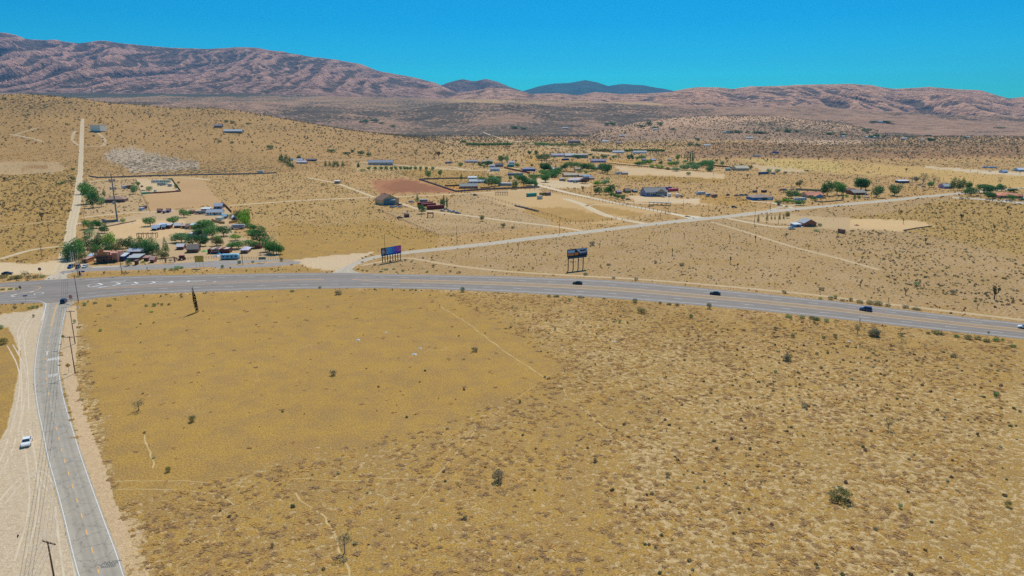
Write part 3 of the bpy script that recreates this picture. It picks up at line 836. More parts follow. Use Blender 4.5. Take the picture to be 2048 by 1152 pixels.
ribbon(mw, W(CH([(-1500,340),(80,312),(400,292),(810,282)])), .24, .032)
ribbon(mw, chaikin(W(CH([(-1500,590),(0,530),(420,490),(690,440)]))), .26, .033)
ribbon(mw, chaikin(W(CH([(-1500,610),(0,560),(500,525),(800,508),(890,485),(890,462),(820,455),(720,478),(690,500),(740,512)]))), .26, .034)
ribbon(mw, W(CH([(350,495),(230,530),(290,545)])), .6, .036)
ribbon(mw, W(CH([(690,440),(620,458)])), .7, .036)
ribbon(mw, W(CH([(-1500,650),(0,610),(400,580),(760,562)])), .24, .032)
ribbon(mw, chaikin(W(CH([(-1500,690),(0,645),(500,625),(760,628),(880,655),(945,695),(935,760),(880,960),(850,1040)]))), .26, .036)
mw.build('lane_marking', M_WHITE, hw); my.build('median_line', M_YEL, hw)

strip('median_island', W([(-150,577),(0,574.8),(20,574.5),(44,577.5)]), W([(-150,590),(0,584.5),(24,581.5),(46,578.5)]), 40, .034, C('median_soil', 190, 156, 98, noise=.3, scale=.8), parent=hw, cols=3, ragged=.3)
# narrow two-lane road running up from the lower left
LL = [(200,1290),(152.5,1152),(137,1090),(123,1028),(107,967),(91,909.5),(82,860),(72,815),(66.8,770),(66.8,741),(68,725),(70.3,707),(75,676),(82,648),(87,628),(88,616),(84,606.5)]
LR = [(300,1290),(251,1152),(240,1114),(221,1065),(201,1012),(180,954.6),(164,909.5),(147.5,856),(133,811),(123,766),(120,741.5),(118.5,725),(119.5,707),(123,676),(126,652),(130,633),(136,615),(150,603)]
lw, rw = chaikin(W(LL)), chaikin(W(LR))
strip('road', lw, rw, 200, .013, M_LANE, cols=16, tracks=((.28, .06), (.42, .05), (.6, .05), (.76, .06)))
lane = bpy.data.objects['road']; lane['label'] = 'cracked two lane road running up to the highway'
ln, rn = resample(lw, 240), resample(rw, 240)
mw, my = MB(), MB()
def between(f, i0, i1): return (ln * (1 - f) + rn * f)[i0:i1]
ribbon(mw, between(.05, 0, 222), .13, .022); ribbon(mw, between(.95, 0, 226), .13, .022)
dd = between(.47, 0, 240)
cut = [i for i in range(240) if pix(dd[i][0], dd[i][1], 0)[1] < 655][0]
dashes(my, dd[:cut], 2.2, 4.9, .18, .022)
e2 = [i for i in range(240) if pix(dd[i][0], dd[i][1], 0)[1] < 609][0]
ribbon(my, between(.455, cut, e2), .16, .022); ribbon(my, between(.5, cut, e2), .16, .022)
ribbon(my, W([(109.5,555.5),(113,547),(116,543)]), .3, .03)
ribbon(mw, W([(97,555.3),(107,554.2)]), .8, .03)
def text_mesh(name, s, size, mat, align='CENTER', extrude=0.0):
    cu = bpy.data.curves.new(name, 'FONT'); cu.body = s; cu.size = size; cu.align_x = align; cu.extrude = extrude
    cu.offset = size * .02
    o = bpy.data.objects.new(name, cu); me = bpy.data.meshes.new_from_object(o)
    bpy.data.objects.remove(o); bpy.data.curves.remove(cu)
    me.materials.clear(); me.materials.append(mat); me.name = name
    return me
for s_, px_, py_ in (('AHEAD', 107, 720), ('STOP', 106, 753)):
    x, y, _ = hit(px_, py_)
    o = link('road_lettering', text_mesh('road_lettering', s_, 1.0, M_WHITE), lane)
    az = math.atan2(x, y)
    o.location = (x, y, .024); o.rotation_euler = (0, 0, -az - R(2)); o.scale = (1.02 if s_ == 'AHEAD' else .98, 3.4, 1)
    o['label'] = 'white %s lettering painted on the road' % s_
ribbon(mw, W([(90,703.5),(99,703)]), .35, .024); ribbon(mw, W([(94.5,704),(94,710)]), .25, .024)
mw.build('lane_marking', M_WHITE, lane); my.build('center_line', M_YEL, lane)
pm = MB()
x, y, _ = hit(216, 1130)
for i in range(6):
    for j in range(9):
        if random.random() < .85:
            pm.box((x + (j - 4) * .32 + i * .06 + random.uniform(-.05, .05), y + (i - 2.5) * .34 + j * .05, .017), (.28, .2, .010), R(-20))
pm.build('crack_sealant', C('tar', 92, 90, 86), lane)

# road leaving to the upper right
ST_T = [(662,547),(674,540),(690,532.5),(721,519),(740,513.5),(760,509.3),(803,503.4),(893,493.7),(1000,482),(1050,474.5),(1147,464),(1245,452.6),(1343,440.5),(1450,431),(1487,425.5),(1573,417),(1643,411.3),(1750,401),(1787,397.8),(1856,390.5),(1922,384.6)]
ST_B = [(745,548),(724,546.5),(708,542.5),(704.5,539),(706,534.5),(712,530.5),(725,525),(745,518.5),(762,514),(807,508),(893,499.5),(1000,488),(1050,481.5),(1187,465.5),(1304,450.8),(1382,443.2),(1450,436),(1487,432.3),(1573,422.2),(1643,415.3),(1700,410.3),(1787,402.6),(1856,394.7),(1926,387.9)]
ta, tb = chaikin(W(ST_T)), chaikin(W(ST_B))
strip('side_road', ta, tb, 260, .016, M_SIDE, cols=8, tracks=((.3, .1), (.7, .1)))
so = bpy.data.objects['side_road']; so['label'] = 'pale worn asphalt side road leading off to the upper right'
mw = MB(); ribbon(mw, resample(tb, 200)[6:44], .25, .034)
mw.build('lane_marking', M_WHITE, so)
strip('side_road', W([(1922,385.5),(1960,381),(2000,378),(2100,371)]), W([(1926,388),(1965,384),(2005,380.5),(2100,374)]), 40, .016, M_SIDE, cols=3)
strip('driveway', W([(1905,393.5),(1960,396.5),(2048,404)]), W([(1905,396),(1960,399.5),(2048,408)]), 30, .012, M_SIDE, cols=3)
# frontage road and the stub north of the junction
strip('frontage_road', chaikin(W([(120,542.5),(137,540.8),(182,532.5),(240,530.5),(312,529),(361,526.2),(400,523.5),(448,520.8),(526,519.5),(584,519.3)])),
      chaikin(W([(120,547),(142,546.3),(176,542),(293,539.5),(400,535.2),(440,532.5),(470,528.5),(510,525),(560,522),(590,521)])), 160, .010, M_FRONT, cols=8, ragged=.4)
strip('frontage_road', chaikin(W([(430,532),(470,530.5),(520,527.5),(570,523.5),(598,522.5)])), chaikin(W([(425,536.5),(490,535.5),(545,533),(590,529),(604,525)])), 60, .007, M_FRONT, cols=5, ragged=.4)
strip('road_stub', W([(88,560),(92,555.5),(102,549.5),(109,546.5),(118,543.5),(140,540.4)]), W([(146,558.5),(134,555.8),(133,553),(134,550.5),(137,548),(146,545.2)]), 40, .008, M_SIDE, cols=6, ragged=.2)
strip('driveway', W([(182,533.5),(200,531.8),(238,530.8)]), W([(184,536),(200,535),(238,533.4)]), 20, .014, M_SIDE, cols=3)

# dirt tracks
def dirt(name, rgb):
    return asphalt(name, tuple(srgb(*rgb)), 0, .12)
M_DIRT = dirt('track_dirt', (206, 182, 142)); M_DIRT2 = dirt('track_dirt_brown', (196, 166, 118)); M_PALE = dirt('track_pale', (214, 196, 164))
def path(name, pts, w, mat=M_DIRT, rag=.5, dz=.006, n=120):
    c = chaikin(W(pts)); t = np.gradient(c, axis=0); t /= np.hypot(t[:, 0], t[:, 1])[:, None] + 1e-9
    nm = np.stack([-t[:, 1], t[:, 0]], 1) * w / 2
    return strip(name, c + nm, c - nm, n, dz, mat, ragged=rag, cols=6, tracks=((.28, .1), (.72, .1)))
DL = [(104,546),(118,520),(126,495),(132,462),(133,447),(144.5,414),(150,379),(153,356),(156,342),(156.6,323),(158.5,295),(159.6,270),(161,250),(162,238)]
DR = [(140,540),(146,520),(149,495),(152,468),(154,447),(161.5,414),(164,379),(165.5,356),(166,342),(166.8,323),(167.2,295),(167.6,270),(168,250),(168.6,238)]
strip('dirt_road', chaikin(W(DL)), chaikin(W(DR)), 300, .011, M_DIRT, ragged=1.2, cols=8, tracks=((.3, .08), (.66, .08)))
bpy.data.objects['dirt_road']['label'] = 'wide straight dirt road climbing the hillside at left'
PATHS = [
 ([(722,531),(760,524),(807,514),(850,521),(893,529),(1000,542.5),(1146,551),(1268,557.5),(1390,567),(1500,577),(1634,590),(1767,607),(1928,626),(2100,646)], 3.0, M_DIRT2),
 ([(459,411),(584,402),(660,398),(700,396.7),(750,394.5),(837,391.8),(934,387.3),(1000,383),(1071,378.3),(1085,379)], 5, M_DIRT),
 ([(613,355.4),(670,365),(700,376),(739,391),(752,394.5)], 4, M_DIRT),
 ([(1050,359),(1069.5,367.7),(1090,374),(1128,383.5),(1180,395),(1245,408.7),(1310,421),(1362,430.5),(1385,437)], 6, M_PALE),
 ([(1372,432),(1395,434),(1400,437)], 10, M_PALE),
 ([(1250,404),(1290,408),(1330,405),(1400,398)], 5, M_DIRT),
 ([(1128,397),(1165,408),(1206,430),(1245,439),(1294,448)], 7, M_DIRT),
 ([(1170,412),(1200,408),(1260,410)], 3, M_DIRT),
 ([(752,396),(790,402),(836.7,419),(880,425),(934,431),(1032,444.5),(1100,451),(1163,461.5)], 4, M_DIRT),
 ([(162,367),(190,362),(224.6,359),(300,356),(380,355.5),(420,360)], 6, M_DIRT),
 ([(164,435),(200,431),(254,426),(299,423.5),(350,421)], 5, M_DIRT),
 ([(150,449),(170,444),(230,440)], 4, M_DIRT),
 ([(1422,444),(1465,456),(1504,468),(1591,496),(1660,512),(1760,540)], 3, M_DIRT2),
 ([(1455,436.5),(1511,447.5),(1560,455),(1620,452)], 5, M_DIRT),
 ([(966,264.5),(985,271),(1004,278.7),(1048,286),(1100,293.4),(1140,299)], 9, M_DIRT),
 ([(1165,301),(1200,306),(1232,310)], 8, M_DIRT),
 ([(720,324),(780,329),(862,336),(934,341),(985,341),(1040,337)], 7, M_DIRT),
 ([(862,336),(900,333),(930,340)], 5, M_DIRT),
 ([(1850,333),(1900,338),(1960,343),(2060,352)], 6, M_DIRT),
 ([(151,262),(146,270),(144,280),(150,287),(158,292)], 6, M_DIRT2),
 ([(192,264),(203,272),(211,282),(208,291),(199,293)], 6, M_DIRT2),
 ([(168,292),(190,294),(240,291)], 5, M_DIRT2),
 ([(30,270),(55,262),(76,256)], 7, M_DIRT2), ([(20,269),(60,276),(86,284)], 7, M_DIRT2),
 ([(0,518),(20,512),(60,500),(95,495),(128,492)], 3.5, M_DIRT), ([(0,452),(60,448),(110,441)], 2.5, M_DIRT2),
 ([(1085,379),(1060,372),(1072,366),(1130,372)], 5, M_DIRT),
 ([(1538,421),(1560,414),(1600,409)], 4, M_SIDE), ([(1500,402),(1540,405),(1560,409),(1590,417)], 4, M_PALE),
 ([(1200,322),(1260,329),(1330,336),(1430,340),(1480,338)], 5, M_DIRT),
 ([(560,321),(640,323),(740,318)], 5, M_DIRT2),
]
for p_, w_, m_ in PATHS:
    path('dirt_path', p_, w_, m_, rag=min(.8, w_ * .12))
M_TRAIL = dirt('trail_dirt', (196, 164, 106))
# walking trails pressed into the near field
for p_ in ([(232,980),(340,982),(430,985),(470,1010)], [(290,870),(302,900),(304,935)], [(200,1152),(0,1152)],
           [(880,612),(930,640),(990,690),(1070,740),(1115,770),(1180,830),(1260,900)], [(1110,745),(1040,790),(960,850),(880,940),(840,1010)],
           [(232,960),(400,968),(620,960),(960,955),(1300,955)], [(1715,1030),(1760,1070),(1790,1120),(1830,1090),(1900,1040),(1990,985),(2048,960)],
           [(600,985),(650,1050),(700,1150)]):
    if p_[0][0] == 200: continue
    c_ = resample(chaikin(W(p_)), 90); c_ += (np.stack([fbm(c_[:,0]/9, c_[:,1]/9, 4, 5), fbm(c_[:,0]/9+9, c_[:,1]/9, 4, 6)], 1) - .5) * 3
    strip('footpath', c_ + [.12, .1], c_ - [.12, .1], 200, .004, M_TRAIL, ragged=.22, cols=2)

# tyre tracks pressed into the pale pull-out
M_TRK = [dirt('tyre_track_light', (209, 188, 157)), dirt('tyre_track_dark', (194, 171, 138))]
for i_, p_ in enumerate(([(20,690),(48,740),(44,800),(20,900),(-30,990)], [(62,700),(56,780),(60,860),(40,960),(0,1060)], [(60,640),(40,680),(50,740),(50,820)], [(70,900),(90,980),(100,1060),(96,1160)],
      [(0,1010),(40,960),(80,940),(104,980)], [(10,1100),(40,1050),(56,1100),(50,1160)], [(120,1010),(128,1080),(140,1160)], [(30,830),(24,900),(40,980),(80,1040),(90,1100)], [(52,860),(66,940),(70,1020),(40,1120)], [(30,640),(60,650),(78,640)], [(46,700),(38,660),(60,630),(84,620)])):
    c_ = chaikin(W(p_)); t_ = np.gradient(c_, axis=0); t_ /= np.hypot(t_[:, 0], t_[:, 1])[:, None] + 1e-9; n_ = np.stack([-t_[:, 1], t_[:, 0]], 1)
    for s_ in (-.8, .8): strip('tyre_track', c_ + n_ * (s_ + .17), c_ + n_ * (s_ - .17), 90, .004 + .0004 * i_, M_TRK[i_ % 2], ragged=.1, cols=2)
# ------------------------------------------------------------------ vegetation
def srow(*c): return np.array([srgb(*q) for q in c])

def leaf_cloud(centers, radii, n, size, seed, squash=.8, shell=.55):
    """triangles spread through ellipsoid lobes, facing every way"""
    r_ = np.random.default_rng(seed)
    w = np.array([q[0] * q[1] * q[2] for q in radii]) ** .7; w /= w.sum()
    k = r_.choice(len(centers), n, p=w)
    d = r_.normal(size=(n, 3)); d /= np.linalg.norm(d, axis=1)[:, None]
    rad = shell + (1 - shell) * r_.random(n) ** .6
    c = np.array(centers)[k] + d * np.array(radii)[k] * rad[:, None]
    a = r_.normal(size=(n, 3)); a /= np.linalg.norm(a, axis=1)[:, None]
    a = a * .6 + d * .4
    b = np.cross(a, r_.normal(size=(n, 3))); b /= np.linalg.norm(b, axis=1)[:, None] + 1e-9
    s = size * (.6 + .8 * r_.random(n))[:, None]
    tri = np.stack([c - b * s * .6, c + b * s * .6, c + a * s * squash], 1)
    return tri.reshape(-1, 3), np.repeat(r_.random(n), 3), k

def crown_mesh(name, tri, shade, cols, mat):
    cols = np.array(cols)
    c = cols[0] * (1 - shade[:, None]) + cols[1] * shade[:, None]
    me = np_mesh(name, tri, np.arange(len(tri)).reshape(-1, 3), c)
    me.materials.append(mat)
    return me

M_LEAF = tint_mat('foliage', .75, .8, .2, .3)
M_BARK = C('bark', 112, 88, 64, noise=.25, scale=6)
M_BARKG = C('grey_bark', 128, 116, 100, noise=.25, scale=6)
GREENS = {'dark': [(58, 104, 62), (96, 146, 84)], 'mid': [(74, 128, 66), (124, 172, 92)], 'bright': [(104, 156, 50), (160, 198, 76)],
          'olive': [(104, 110, 64), (150, 148, 92)], 'grey': [(112, 114, 88), (158, 154, 124)], 'pale': [(108, 152, 100), (154, 188, 128)], 'rust': [(84, 60, 54), (120, 84, 66)], 'bark': [(40, 38, 28), (74, 68, 46)]}
TREE_WORD = {'dark': 'dark green', 'mid': 'green', 'bright': 'bright green', 'olive': 'olive green', 'grey': 'grey-leaved', 'pale': 'pale green', 'rust': 'reddish brown', 'bark': 'dark'}
def tree_proto(kind, tone, seed):
    r_ = random.Random(seed)
    cols = srow(*GREENS[tone])
    if kind == 'round':
        cs = [(0, 0, .52)]; rs = [(.4, .4, .34)]
        for i in range(8):
            a = i * .8 + r_.random(); d_ = .2 + .12 * r_.random()
            cs.append((d_ * math.cos(a), d_ * math.sin(a), .34 + .46 * r_.random())); rs.append((.2 + .07 * r_.random(),) * 2 + (.18 + .06 * r_.random(),))
        n, sz, th = 1700, .06, .26
    elif kind == 'pine':
        cs, rs = [], []
        for i in range(12):
            h = .22 + .7 * i / 11; a = i * 2.4 + r_.random(); w_ = .34 * (1 - ((h - .3) / .8) ** 2 if h > .3 else 1) * (.7 + .4 * r_.random())
            cs.append((w_ * .45 * math.cos(a), w_ * .45 * math.sin(a), h)); rs.append((w_ * 1.05, w_ * 1.05, .12))
        n, sz, th = 1500, .05, .3
    elif kind == 'cone':
        cs, rs = [], []
        for i in range(9):
            h = .12 + .8 * i / 8; w_ = .42 * (1 - h * .93)
            cs.append((0.02 * r_.uniform(-1, 1), 0.02 * r_.uniform(-1, 1), h)); rs.append((w_, w_, .09))
        n, sz, th = 900, .055, .2
    elif kind == 'cypress':
        cs, rs = [], []
        for i in range(9):
            h = .07 + .86 * i / 8; w_ = .42 * math.sin(math.pi * min(1, (h * .86 + .17))) ** .6
            cs.append((0.03 * r_.uniform(-1, 1), 0.03 * r_.uniform(-1, 1), h)); rs.append((w_, w_, .085))
        n, sz, th = 1500, .07, .2
    elif kind == 'bushy':
        cs = [(0, 0, .4)]; rs = [(.4, .4, .42)]
        for i in range(7):
            a = i * .9 + r_.random(); d_ = .24 + .08 * r_.random()
            cs.append((d_ * math.cos(a), d_ * math.sin(a), .25 + .35 * r_.random())); rs.append((.2, .2, .24))
        n, sz, th = 1000, .065, .3
    else:                      # sparse
        cs, rs = [], []
        for i in range(9):
            a = i * 2.4; d_ = .22 + .14 * r_.random()
            cs.append((d_ * math.cos(a), d_ * math.sin(a), .4 + .5 * r_.random())); rs.append((.14, .14, .12))
        n, sz, th = 520, .045, .4
    tri, sh, k = leaf_cloud(cs, rs, n, sz, seed)
    tri[:, 2] = np.maximum(tri[:, 2], .01)
    crown = crown_mesh('crown', tri, sh * .75 + .25 * (k % 2)[..., None].repeat(3, 1).ravel() if False else sh, cols, M_LEAF)
    t = MB()
    lean = r_.uniform(-.03, .03)
    t.tube([(0, 0, -.02), (lean, 0, th * .5), (lean * 1.5, lean, th), (0, 0, min(.8, th + .3))], .032, 6, .010)
    for i in range(4):
        a = i * 1.6 + r_.random()
        t.tube([(lean, 0, th * .7), (.12 * math.cos(a), .12 * math.sin(a), th + .12), (.25 * math.cos(a), .25 * math.sin(a), th + .26)], .016, 4, .005)
    trunk = t.mesh('trunk', M_BARKG if kind in ('sparse',) else M_BARK)
    return crown, trunk
PROTOS = {}
def tree(px, py, wpx, hpx, kind='round', tone='mid', label=None, group=None, loc=None, name=None):
    if loc is None:
        loc = hit(px, py)
    d = math.hypot(loc[0], loc[1])
    # metres per pixel at this depth
    depth = loc[1] * CT - (loc[2] - H) * ST
    m = depth / F
    w, h = wpx * m, hpx * m / math.cos(math.atan2(H - loc[2], loc[1])) 
    loc = (loc[0] * (1 + w * .3 / d), loc[1] * (1 + w * .3 / d), loc[2])
    if loc[1] > 925: loc = (loc[0], loc[1], float(ground_z(loc[0], loc[1])[0]))
    v = random.randrange(2)
    key = (kind, tone, v)
    if key not in PROTOS: PROTOS[key] = tree_proto(kind, tone, hash(kind) % 97 * 0 + sum(map(ord, kind + tone)) * 3 + v)
    cr, tr = PROTOS[key]
    nm = name or {'pine': 'pine_tree', 'cypress': 'cypress_tree', 'cone': 'conifer_tree', 'bushy': 'bush', 'round': 'tree', 'sparse': 'bare_tree'}[kind]
    o = thing(nm, label, 'bush' if nm == 'bush' else 'tree', loc, random.uniform(0, 6.28), group)
    q_ = .95 if kind == 'bushy' else 1.12
    o.scale = (w * q_, w * q_, h * q_)
    c = link('crown', cr, o); t = link('trunk' if kind != 'bushy' else 'stem', tr, o)
    if w > h * 1.6: t.scale = (.6, .6, 1)
    return o

ORD = ['first', 'second', 'third', 'fourth', 'fifth', 'sixth', 'seventh', 'eighth', 'ninth', 'tenth', 'eleventh', 'twelfth', 'thirteenth', 'fourteenth', 'fifteenth', 'sixteenth', 'seventeenth', 'eighteenth', 'nineteenth', 'twentieth', 'twenty first', 'twenty second', 'twenty third', 'twenty fourth', 'twenty fifth', 'twenty sixth', 'twenty seventh', 'twenty eighth', 'twenty ninth', 'thirtieth']
KW = {'round': 'round tree', 'pine': 'bushy pine tree', 'cone': 'cone shaped conifer', 'cypress': 'narrow cypress', 'bushy': 'dense bush', 'sparse': 'sparse tree'}
def size_word(hm): return 'small' if hm < 4 else 'tall' if hm > 9 else 'medium'
TK = {'r': 'round', 'p': 'pine', 'c': 'cone', 'y': 'cypress', 'b': 'bushy', 's': 'sparse'}
TN = {'d': 'dark', 'm': 'mid', 'b': 'bright', 'o': 'olive', 'g': 'grey', 'p': 'pale', 'r': 'rust'}
def grove(crop, place, group, rows):
    """rows: (x, y of the foot, width, height, code) in the crop's pixels"""
    ox, oy, k = CROP[crop]
    if crop in 'abcdef':           # fill the clumps out
        extra = [(x + w * .42 * (1 if (i % 2) else -1), y - 3, w * .72, h * .8, code) for i, (x, y, w, h, code) in enumerate(rows) if code[0] in 'rp' and w >= 58 and len(rows) > 6 and i % 3 != 2]
        rows = list(rows) + extra
    rows = sorted(rows, key=lambda q: q[0])
    cnt = {}
    for x, y, w, h, code in rows: cnt[code] = cnt.get(code, 0) + 1
    seen = {}
    for x, y, w, h, code in rows:
        kind, tone = TK[code[0]], TN[code[1]]
        seen[code] = seen.get(code, 0) + 1
        base = '%s %s' % (TREE_WORD[tone], KW[kind])
        if cnt[code] == 1: lab = 'the only %s %s' % (base, place)
        else: lab = '%s %s %s, from left' % (ORD[(seen[code] - 1) % len(ORD)], base, place)
        lw_ = lab.split()
        if len(lw_) > 16: lab = ' '.join(lw_[:14]).rstrip(',') + ', leftward' if False else lab.replace(', from left', '')
        if len(lab.split()) > 16: lab = ' '.join(lab.split()[:16])
        tree(ox + x / k, oy + y / k, w / k, h / k, kind, tone, lab, group)

grove('a', 'beside the dirt road by the brown roofed house', 'trees by the brown roofed house', [(870,300,110,120,'rm'),(925,400,150,200,'rm'),(955,440,120,150,'rd'),(1040,430,80,95,'rp'),(1070,330,40,70,'pd')])
grove('a', 'around the trailer yard with the teal fence', 'trees in the trailer yard', [(1385,300,60,90,'rp'),(1418,220,40,50,'rm'),(1530,265,80,60,'bm'),(1680,205,90,50,'bm'),(1650,180,70,35,'bb'),(1745,160,50,35,'bd'),(1805,240,50,60,'bd')])
grove('a', 'in the old town yard near the cell tower', 'trees near the cell tower', [(1262,592,60,65,'bb'),(985,650,80,90,'rm'),(905,660,110,90,'rm'),(920,740,120,110,'bp'),(1075,700,75,75,'rd'),(1060,620,80,40,'bo'),(940,670,70,60,'bd')])
grove('a', 'behind the red brown store front', 'trees around the store', [(760,985,160,150,'pd'),(990,930,100,110,'pm'),(1100,905,120,110,'pd'),(1510,925,130,120,'pd'),(1420,905,120,110,'pd'),(830,930,140,150,'pm'),(790,960,210,180,'pm'),(895,870,170,120,'pd'),(850,1000,120,120,'bo'),(950,920,120,90,'po'),(1030,865,80,160,'pd'),(1130,860,140,160,'rb'),(1190,890,110,80,'ro'),(1260,860,110,100,'ro'),(1350,880,130,130,'pd'),(1450,870,130,120,'pm'),(1560,905,150,140,'pm'),(1620,920,90,100,'pd'),(1700,905,100,150,'cm'),(1655,960,100,70,'ro'),(1318,1035,70,95,'bd'),(1465,1005,60,25,'bb'),(1180,1000,50,40,'bd')])
grove('a', 'behind the row of old town shacks', 'trees by the row of shacks', [(1540,630,130,90,'rm'),(1780,612,120,80,'rm'),(1885,540,95,80,'rm'),(1950,515,50,45,'rm')])
grove('b', 'in the middle of the junk filled yard', 'trees in the middle yard', [(70,800,140,100,'rp'),(85,760,90,60,'rd'),(180,835,130,110,'rd'),(265,835,110,110,'rd'),(330,690,180,120,'rm'),(380,760,150,120,'rm'),(290,740,140,90,'rd'),(330,620,90,50,'ro'),(500,735,150,105,'rd'),(425,830,100,90,'ro'),(445,790,70,60,'rb'),(620,775,105,60,'rb')])
grove('b', 'along the east edge of the junk filled yard', 'trees along the yard edge', [(650,865,150,80,'rm'),(780,860,130,85,'rm'),(870,830,180,175,'rd'),(930,890,90,120,'rm'),(1010,915,100,130,'rm'),(720,640,110,120,'rb'),(810,720,100,50,'rb'),(770,675,100,70,'rm'),(710,600,120,130,'rb'),(650,560,90,90,'ro'),(590,550,90,60,'bd'),(745,600,60,90,'rb'),(975,850,80,130,'sp'),(1040,920,110,110,'rm'),(990,900,70,80,'rm'),(1060,910,50,90,'rm')])
grove('b', 'on the verge beside the frontage road', 'bushes on the frontage verge', [(487,1060,40,48,'bm'),(660,1012,48,44,'bd'),(798,1003,36,28,'bm'),(1092,988,44,44,'bo'),(568,1062,30,24,'bg'),(732,1090,22,24,'bm'),(1056,1078,18,18,'bm'),(20,1060,70,28,'bp'),(70,1058,50,24,'bp')])
grove('a', 'on the verge below the frontage road', 'shrubs below the frontage road', [(1690,1080,40,30,'bp'),(1755,1082,60,30,'bp'),(1810,1076,60,32,'bp'),(1860,1062,50,24,'bp'),(1290,1105,20,22,'bm'),(1422,1098,18,26,'bm')])
grove('c', 'around the tan two storey house', 'trees by the red containers', [(690,530,62,72,'cm'),(735,655,92,90,'rd'),(960,575,36,95,'yd'),(993,590,20,100,'yd'),(935,562,34,55,'yd')])
grove('c', 'in the open lots right of the tan house', 'scattered lot trees', [(1352,730,50,60,'ro'),(1568,795,52,42,'ro'),(1665,808,40,36,'bg'),(335,640,30,30,'bg'),(300,632,36,34,'bg')])
grove('c', 'in the planted row north of the plowed field', 'planted row of small trees', [(x, 213, 36, 42, 'rm') for x in (195,258,320,372,425,470,520,560,588,622,670,722,782,848)] + [(130,222,70,32,'bm')])
grove('c', 'on the open grass by the block wall', 'trees by the block wall', [(798,288,66,72,'rm'),(923,278,44,72,'rm'),(1140,302,45,62,'cd'),(85,180,36,52,'cd'),(850,235,24,60,'sp')])
grove('c', 'around the walled ranch with the pink barn', 'trees of the walled ranch', [(1105,370,40,24,'bm'),(1340,335,80,60,'rm'),(1420,375,110,80,'rd'),(1485,370,90,90,'rp'),(1510,330,90,60,'rd'),(1450,300,70,40,'rm'),(1415,290,30,60,'sg'),(1365,330,40,50,'rm'),(1690,405,64,85,'rd'),(1640,310,40,40,'rm'),(1700,310,50,60,'rm'),(1780,375,80,110,'rd'),(1760,330,70,80,'rm'),(1850,370,90,70,'rp'),(1885,340,50,60,'rm'),(1905,378,40,40,'rd')])
grove('c', 'between the blue house and the walled ranch', 'hedge trees by the blue house', [(1850,290,60,50,'bm'),(1900,292,70,50,'bm'),(1950,290,60,50,'bm'),(1998,330,88,78,'rm'),(1985,262,120,60,'rm'),(1990,215,100,70,'rd')])
grove('c', 'among the homesteads at the far edge of the lots', 'trees of the far homesteads', [(1130,175,50,45,'rm'),(1262,182,50,62,'sd'),(1332,180,50,58,'rd'),(1410,172,64,60,'rd'),(1368,186,36,34,'rm'),(1545,130,60,70,'rd'),(1600,125,50,60,'rp'),(1612,165,44,110,'sp'),(1708,180,56,42,'rm'),(1835,48,38,36,'rd'),(1905,62,36,56,'rd'),(1860,175,30,30,'rd'),(1985,110,110,60,'rd')])
grove('d', 'in the dense clump by the white roofed shed', 'dense clump of trees', [(170,300,90,90,'so'),(220,290,90,90,'so'),(265,330,90,80,'sg'),(195,370,90,80,'rd'),(245,370,80,50,'rd'),(205,430,100,60,'rm'),(320,430,100,80,'rm'),(270,440,90,50,'rm'),(210,485,92,78,'rm'),(330,395,60,60,'rd'),(100,440,120,44,'bm'),(40,520,90,60,'rm'),(95,520,60,60,'rm'),(5,500,60,70,'rm')])
grove('d', 'around the big beige barn and pink roofed house', 'trees behind the beige barn', [(412,362,70,60,'rd'),(440,330,90,50,'rm'),(505,335,90,50,'rm'),(550,338,80,50,'rm'),(625,372,80,80,'rd'),(680,372,80,80,'rm'),(560,388,70,34,'bm'),(790,390,90,90,'rd'),(845,402,90,100,'rd'),(800,340,90,40,'rm'),(720,370,60,40,'rm'),(625,405,46,36,'rb'),(620,500,84,60,'rr'),(728,520,62,50,'rb'),(820,515,104,52,'rp'),(405,478,34,30,'bm'),(470,350,40,90,'sg'),(790,450,40,22,'bm'),(850,455,50,24,'bp')])
grove('d', 'along the dirt drive left of the grey blue house', 'trees along the dirt drive', [(755,610,72,74,'rd'),(830,612,64,80,'rm'),(885,610,86,100,'rd'),(885,640,50,60,'rm'),(925,650,50,52,'rd'),(955,660,52,52,'rm'),(1000,668,54,54,'rd'),(1048,600,30,28,'rm')])
grove('d', 'at the green farmsteads beyond the yellow field', 'trees of the green farmsteads', [(1060,262,40,56,'rd'),(1095,262,44,62,'rd'),(908,248,44,38,'rm'),(955,262,54,80,'sg'),(1150,258,50,36,'rm'),(1200,258,80,48,'rm'),(1190,320,100,50,'rm'),(1240,300,60,40,'rm'),(1282,302,56,46,'rb'),(1395,262,90,70,'so'),(1390,306,50,36,'rd'),(1300,340,54,34,'rb'),(1360,345,50,32,'rb'),(1400,348,50,34,'rb'),(1458,358,56,26,'ro'),(1535,376,70,40,'rp'),(1500,318,60,46,'rb'),(1545,322,70,52,'rm'),(1560,262,50,60,'rm'),(1610,365,60,56,'rp'),(1660,365,60,60,'rp'),(1725,368,60,66,'rp'),(1765,362,50,56,'rp'),(1700,322,90,44,'rm'),(1800,325,80,44,'rm'),(1860,320,70,56,'rm'),(1890,340,70,60,'rm'),(1890,374,90,48,'bd'),(1674,414,58,44,'bd'),(2018,310,38,38,'rp'),(1640,290,50,30,'rp')])
grove('d', 'beside the distant green farmsteads', 'distant cypresses', [(1600,240,10,40,'yd'),(1634,238,10,38,'yd'),(1650,244,10,44,'yd'),(1664,268,13,80,'yd'),(1690,282,16,104,'yd'),(1711,284,16,108,'yd'),(1727,272,13,90,'yd')])
grove('d', 'in the far green row beyond the white road', 'far windbreak row', [(x, 112 + (i % 2) * 3, 40, 30 + 8 * (i % 3), 'bm' if i % 3 else 'bd') for i, x in enumerate(range(110, 600, 27))])
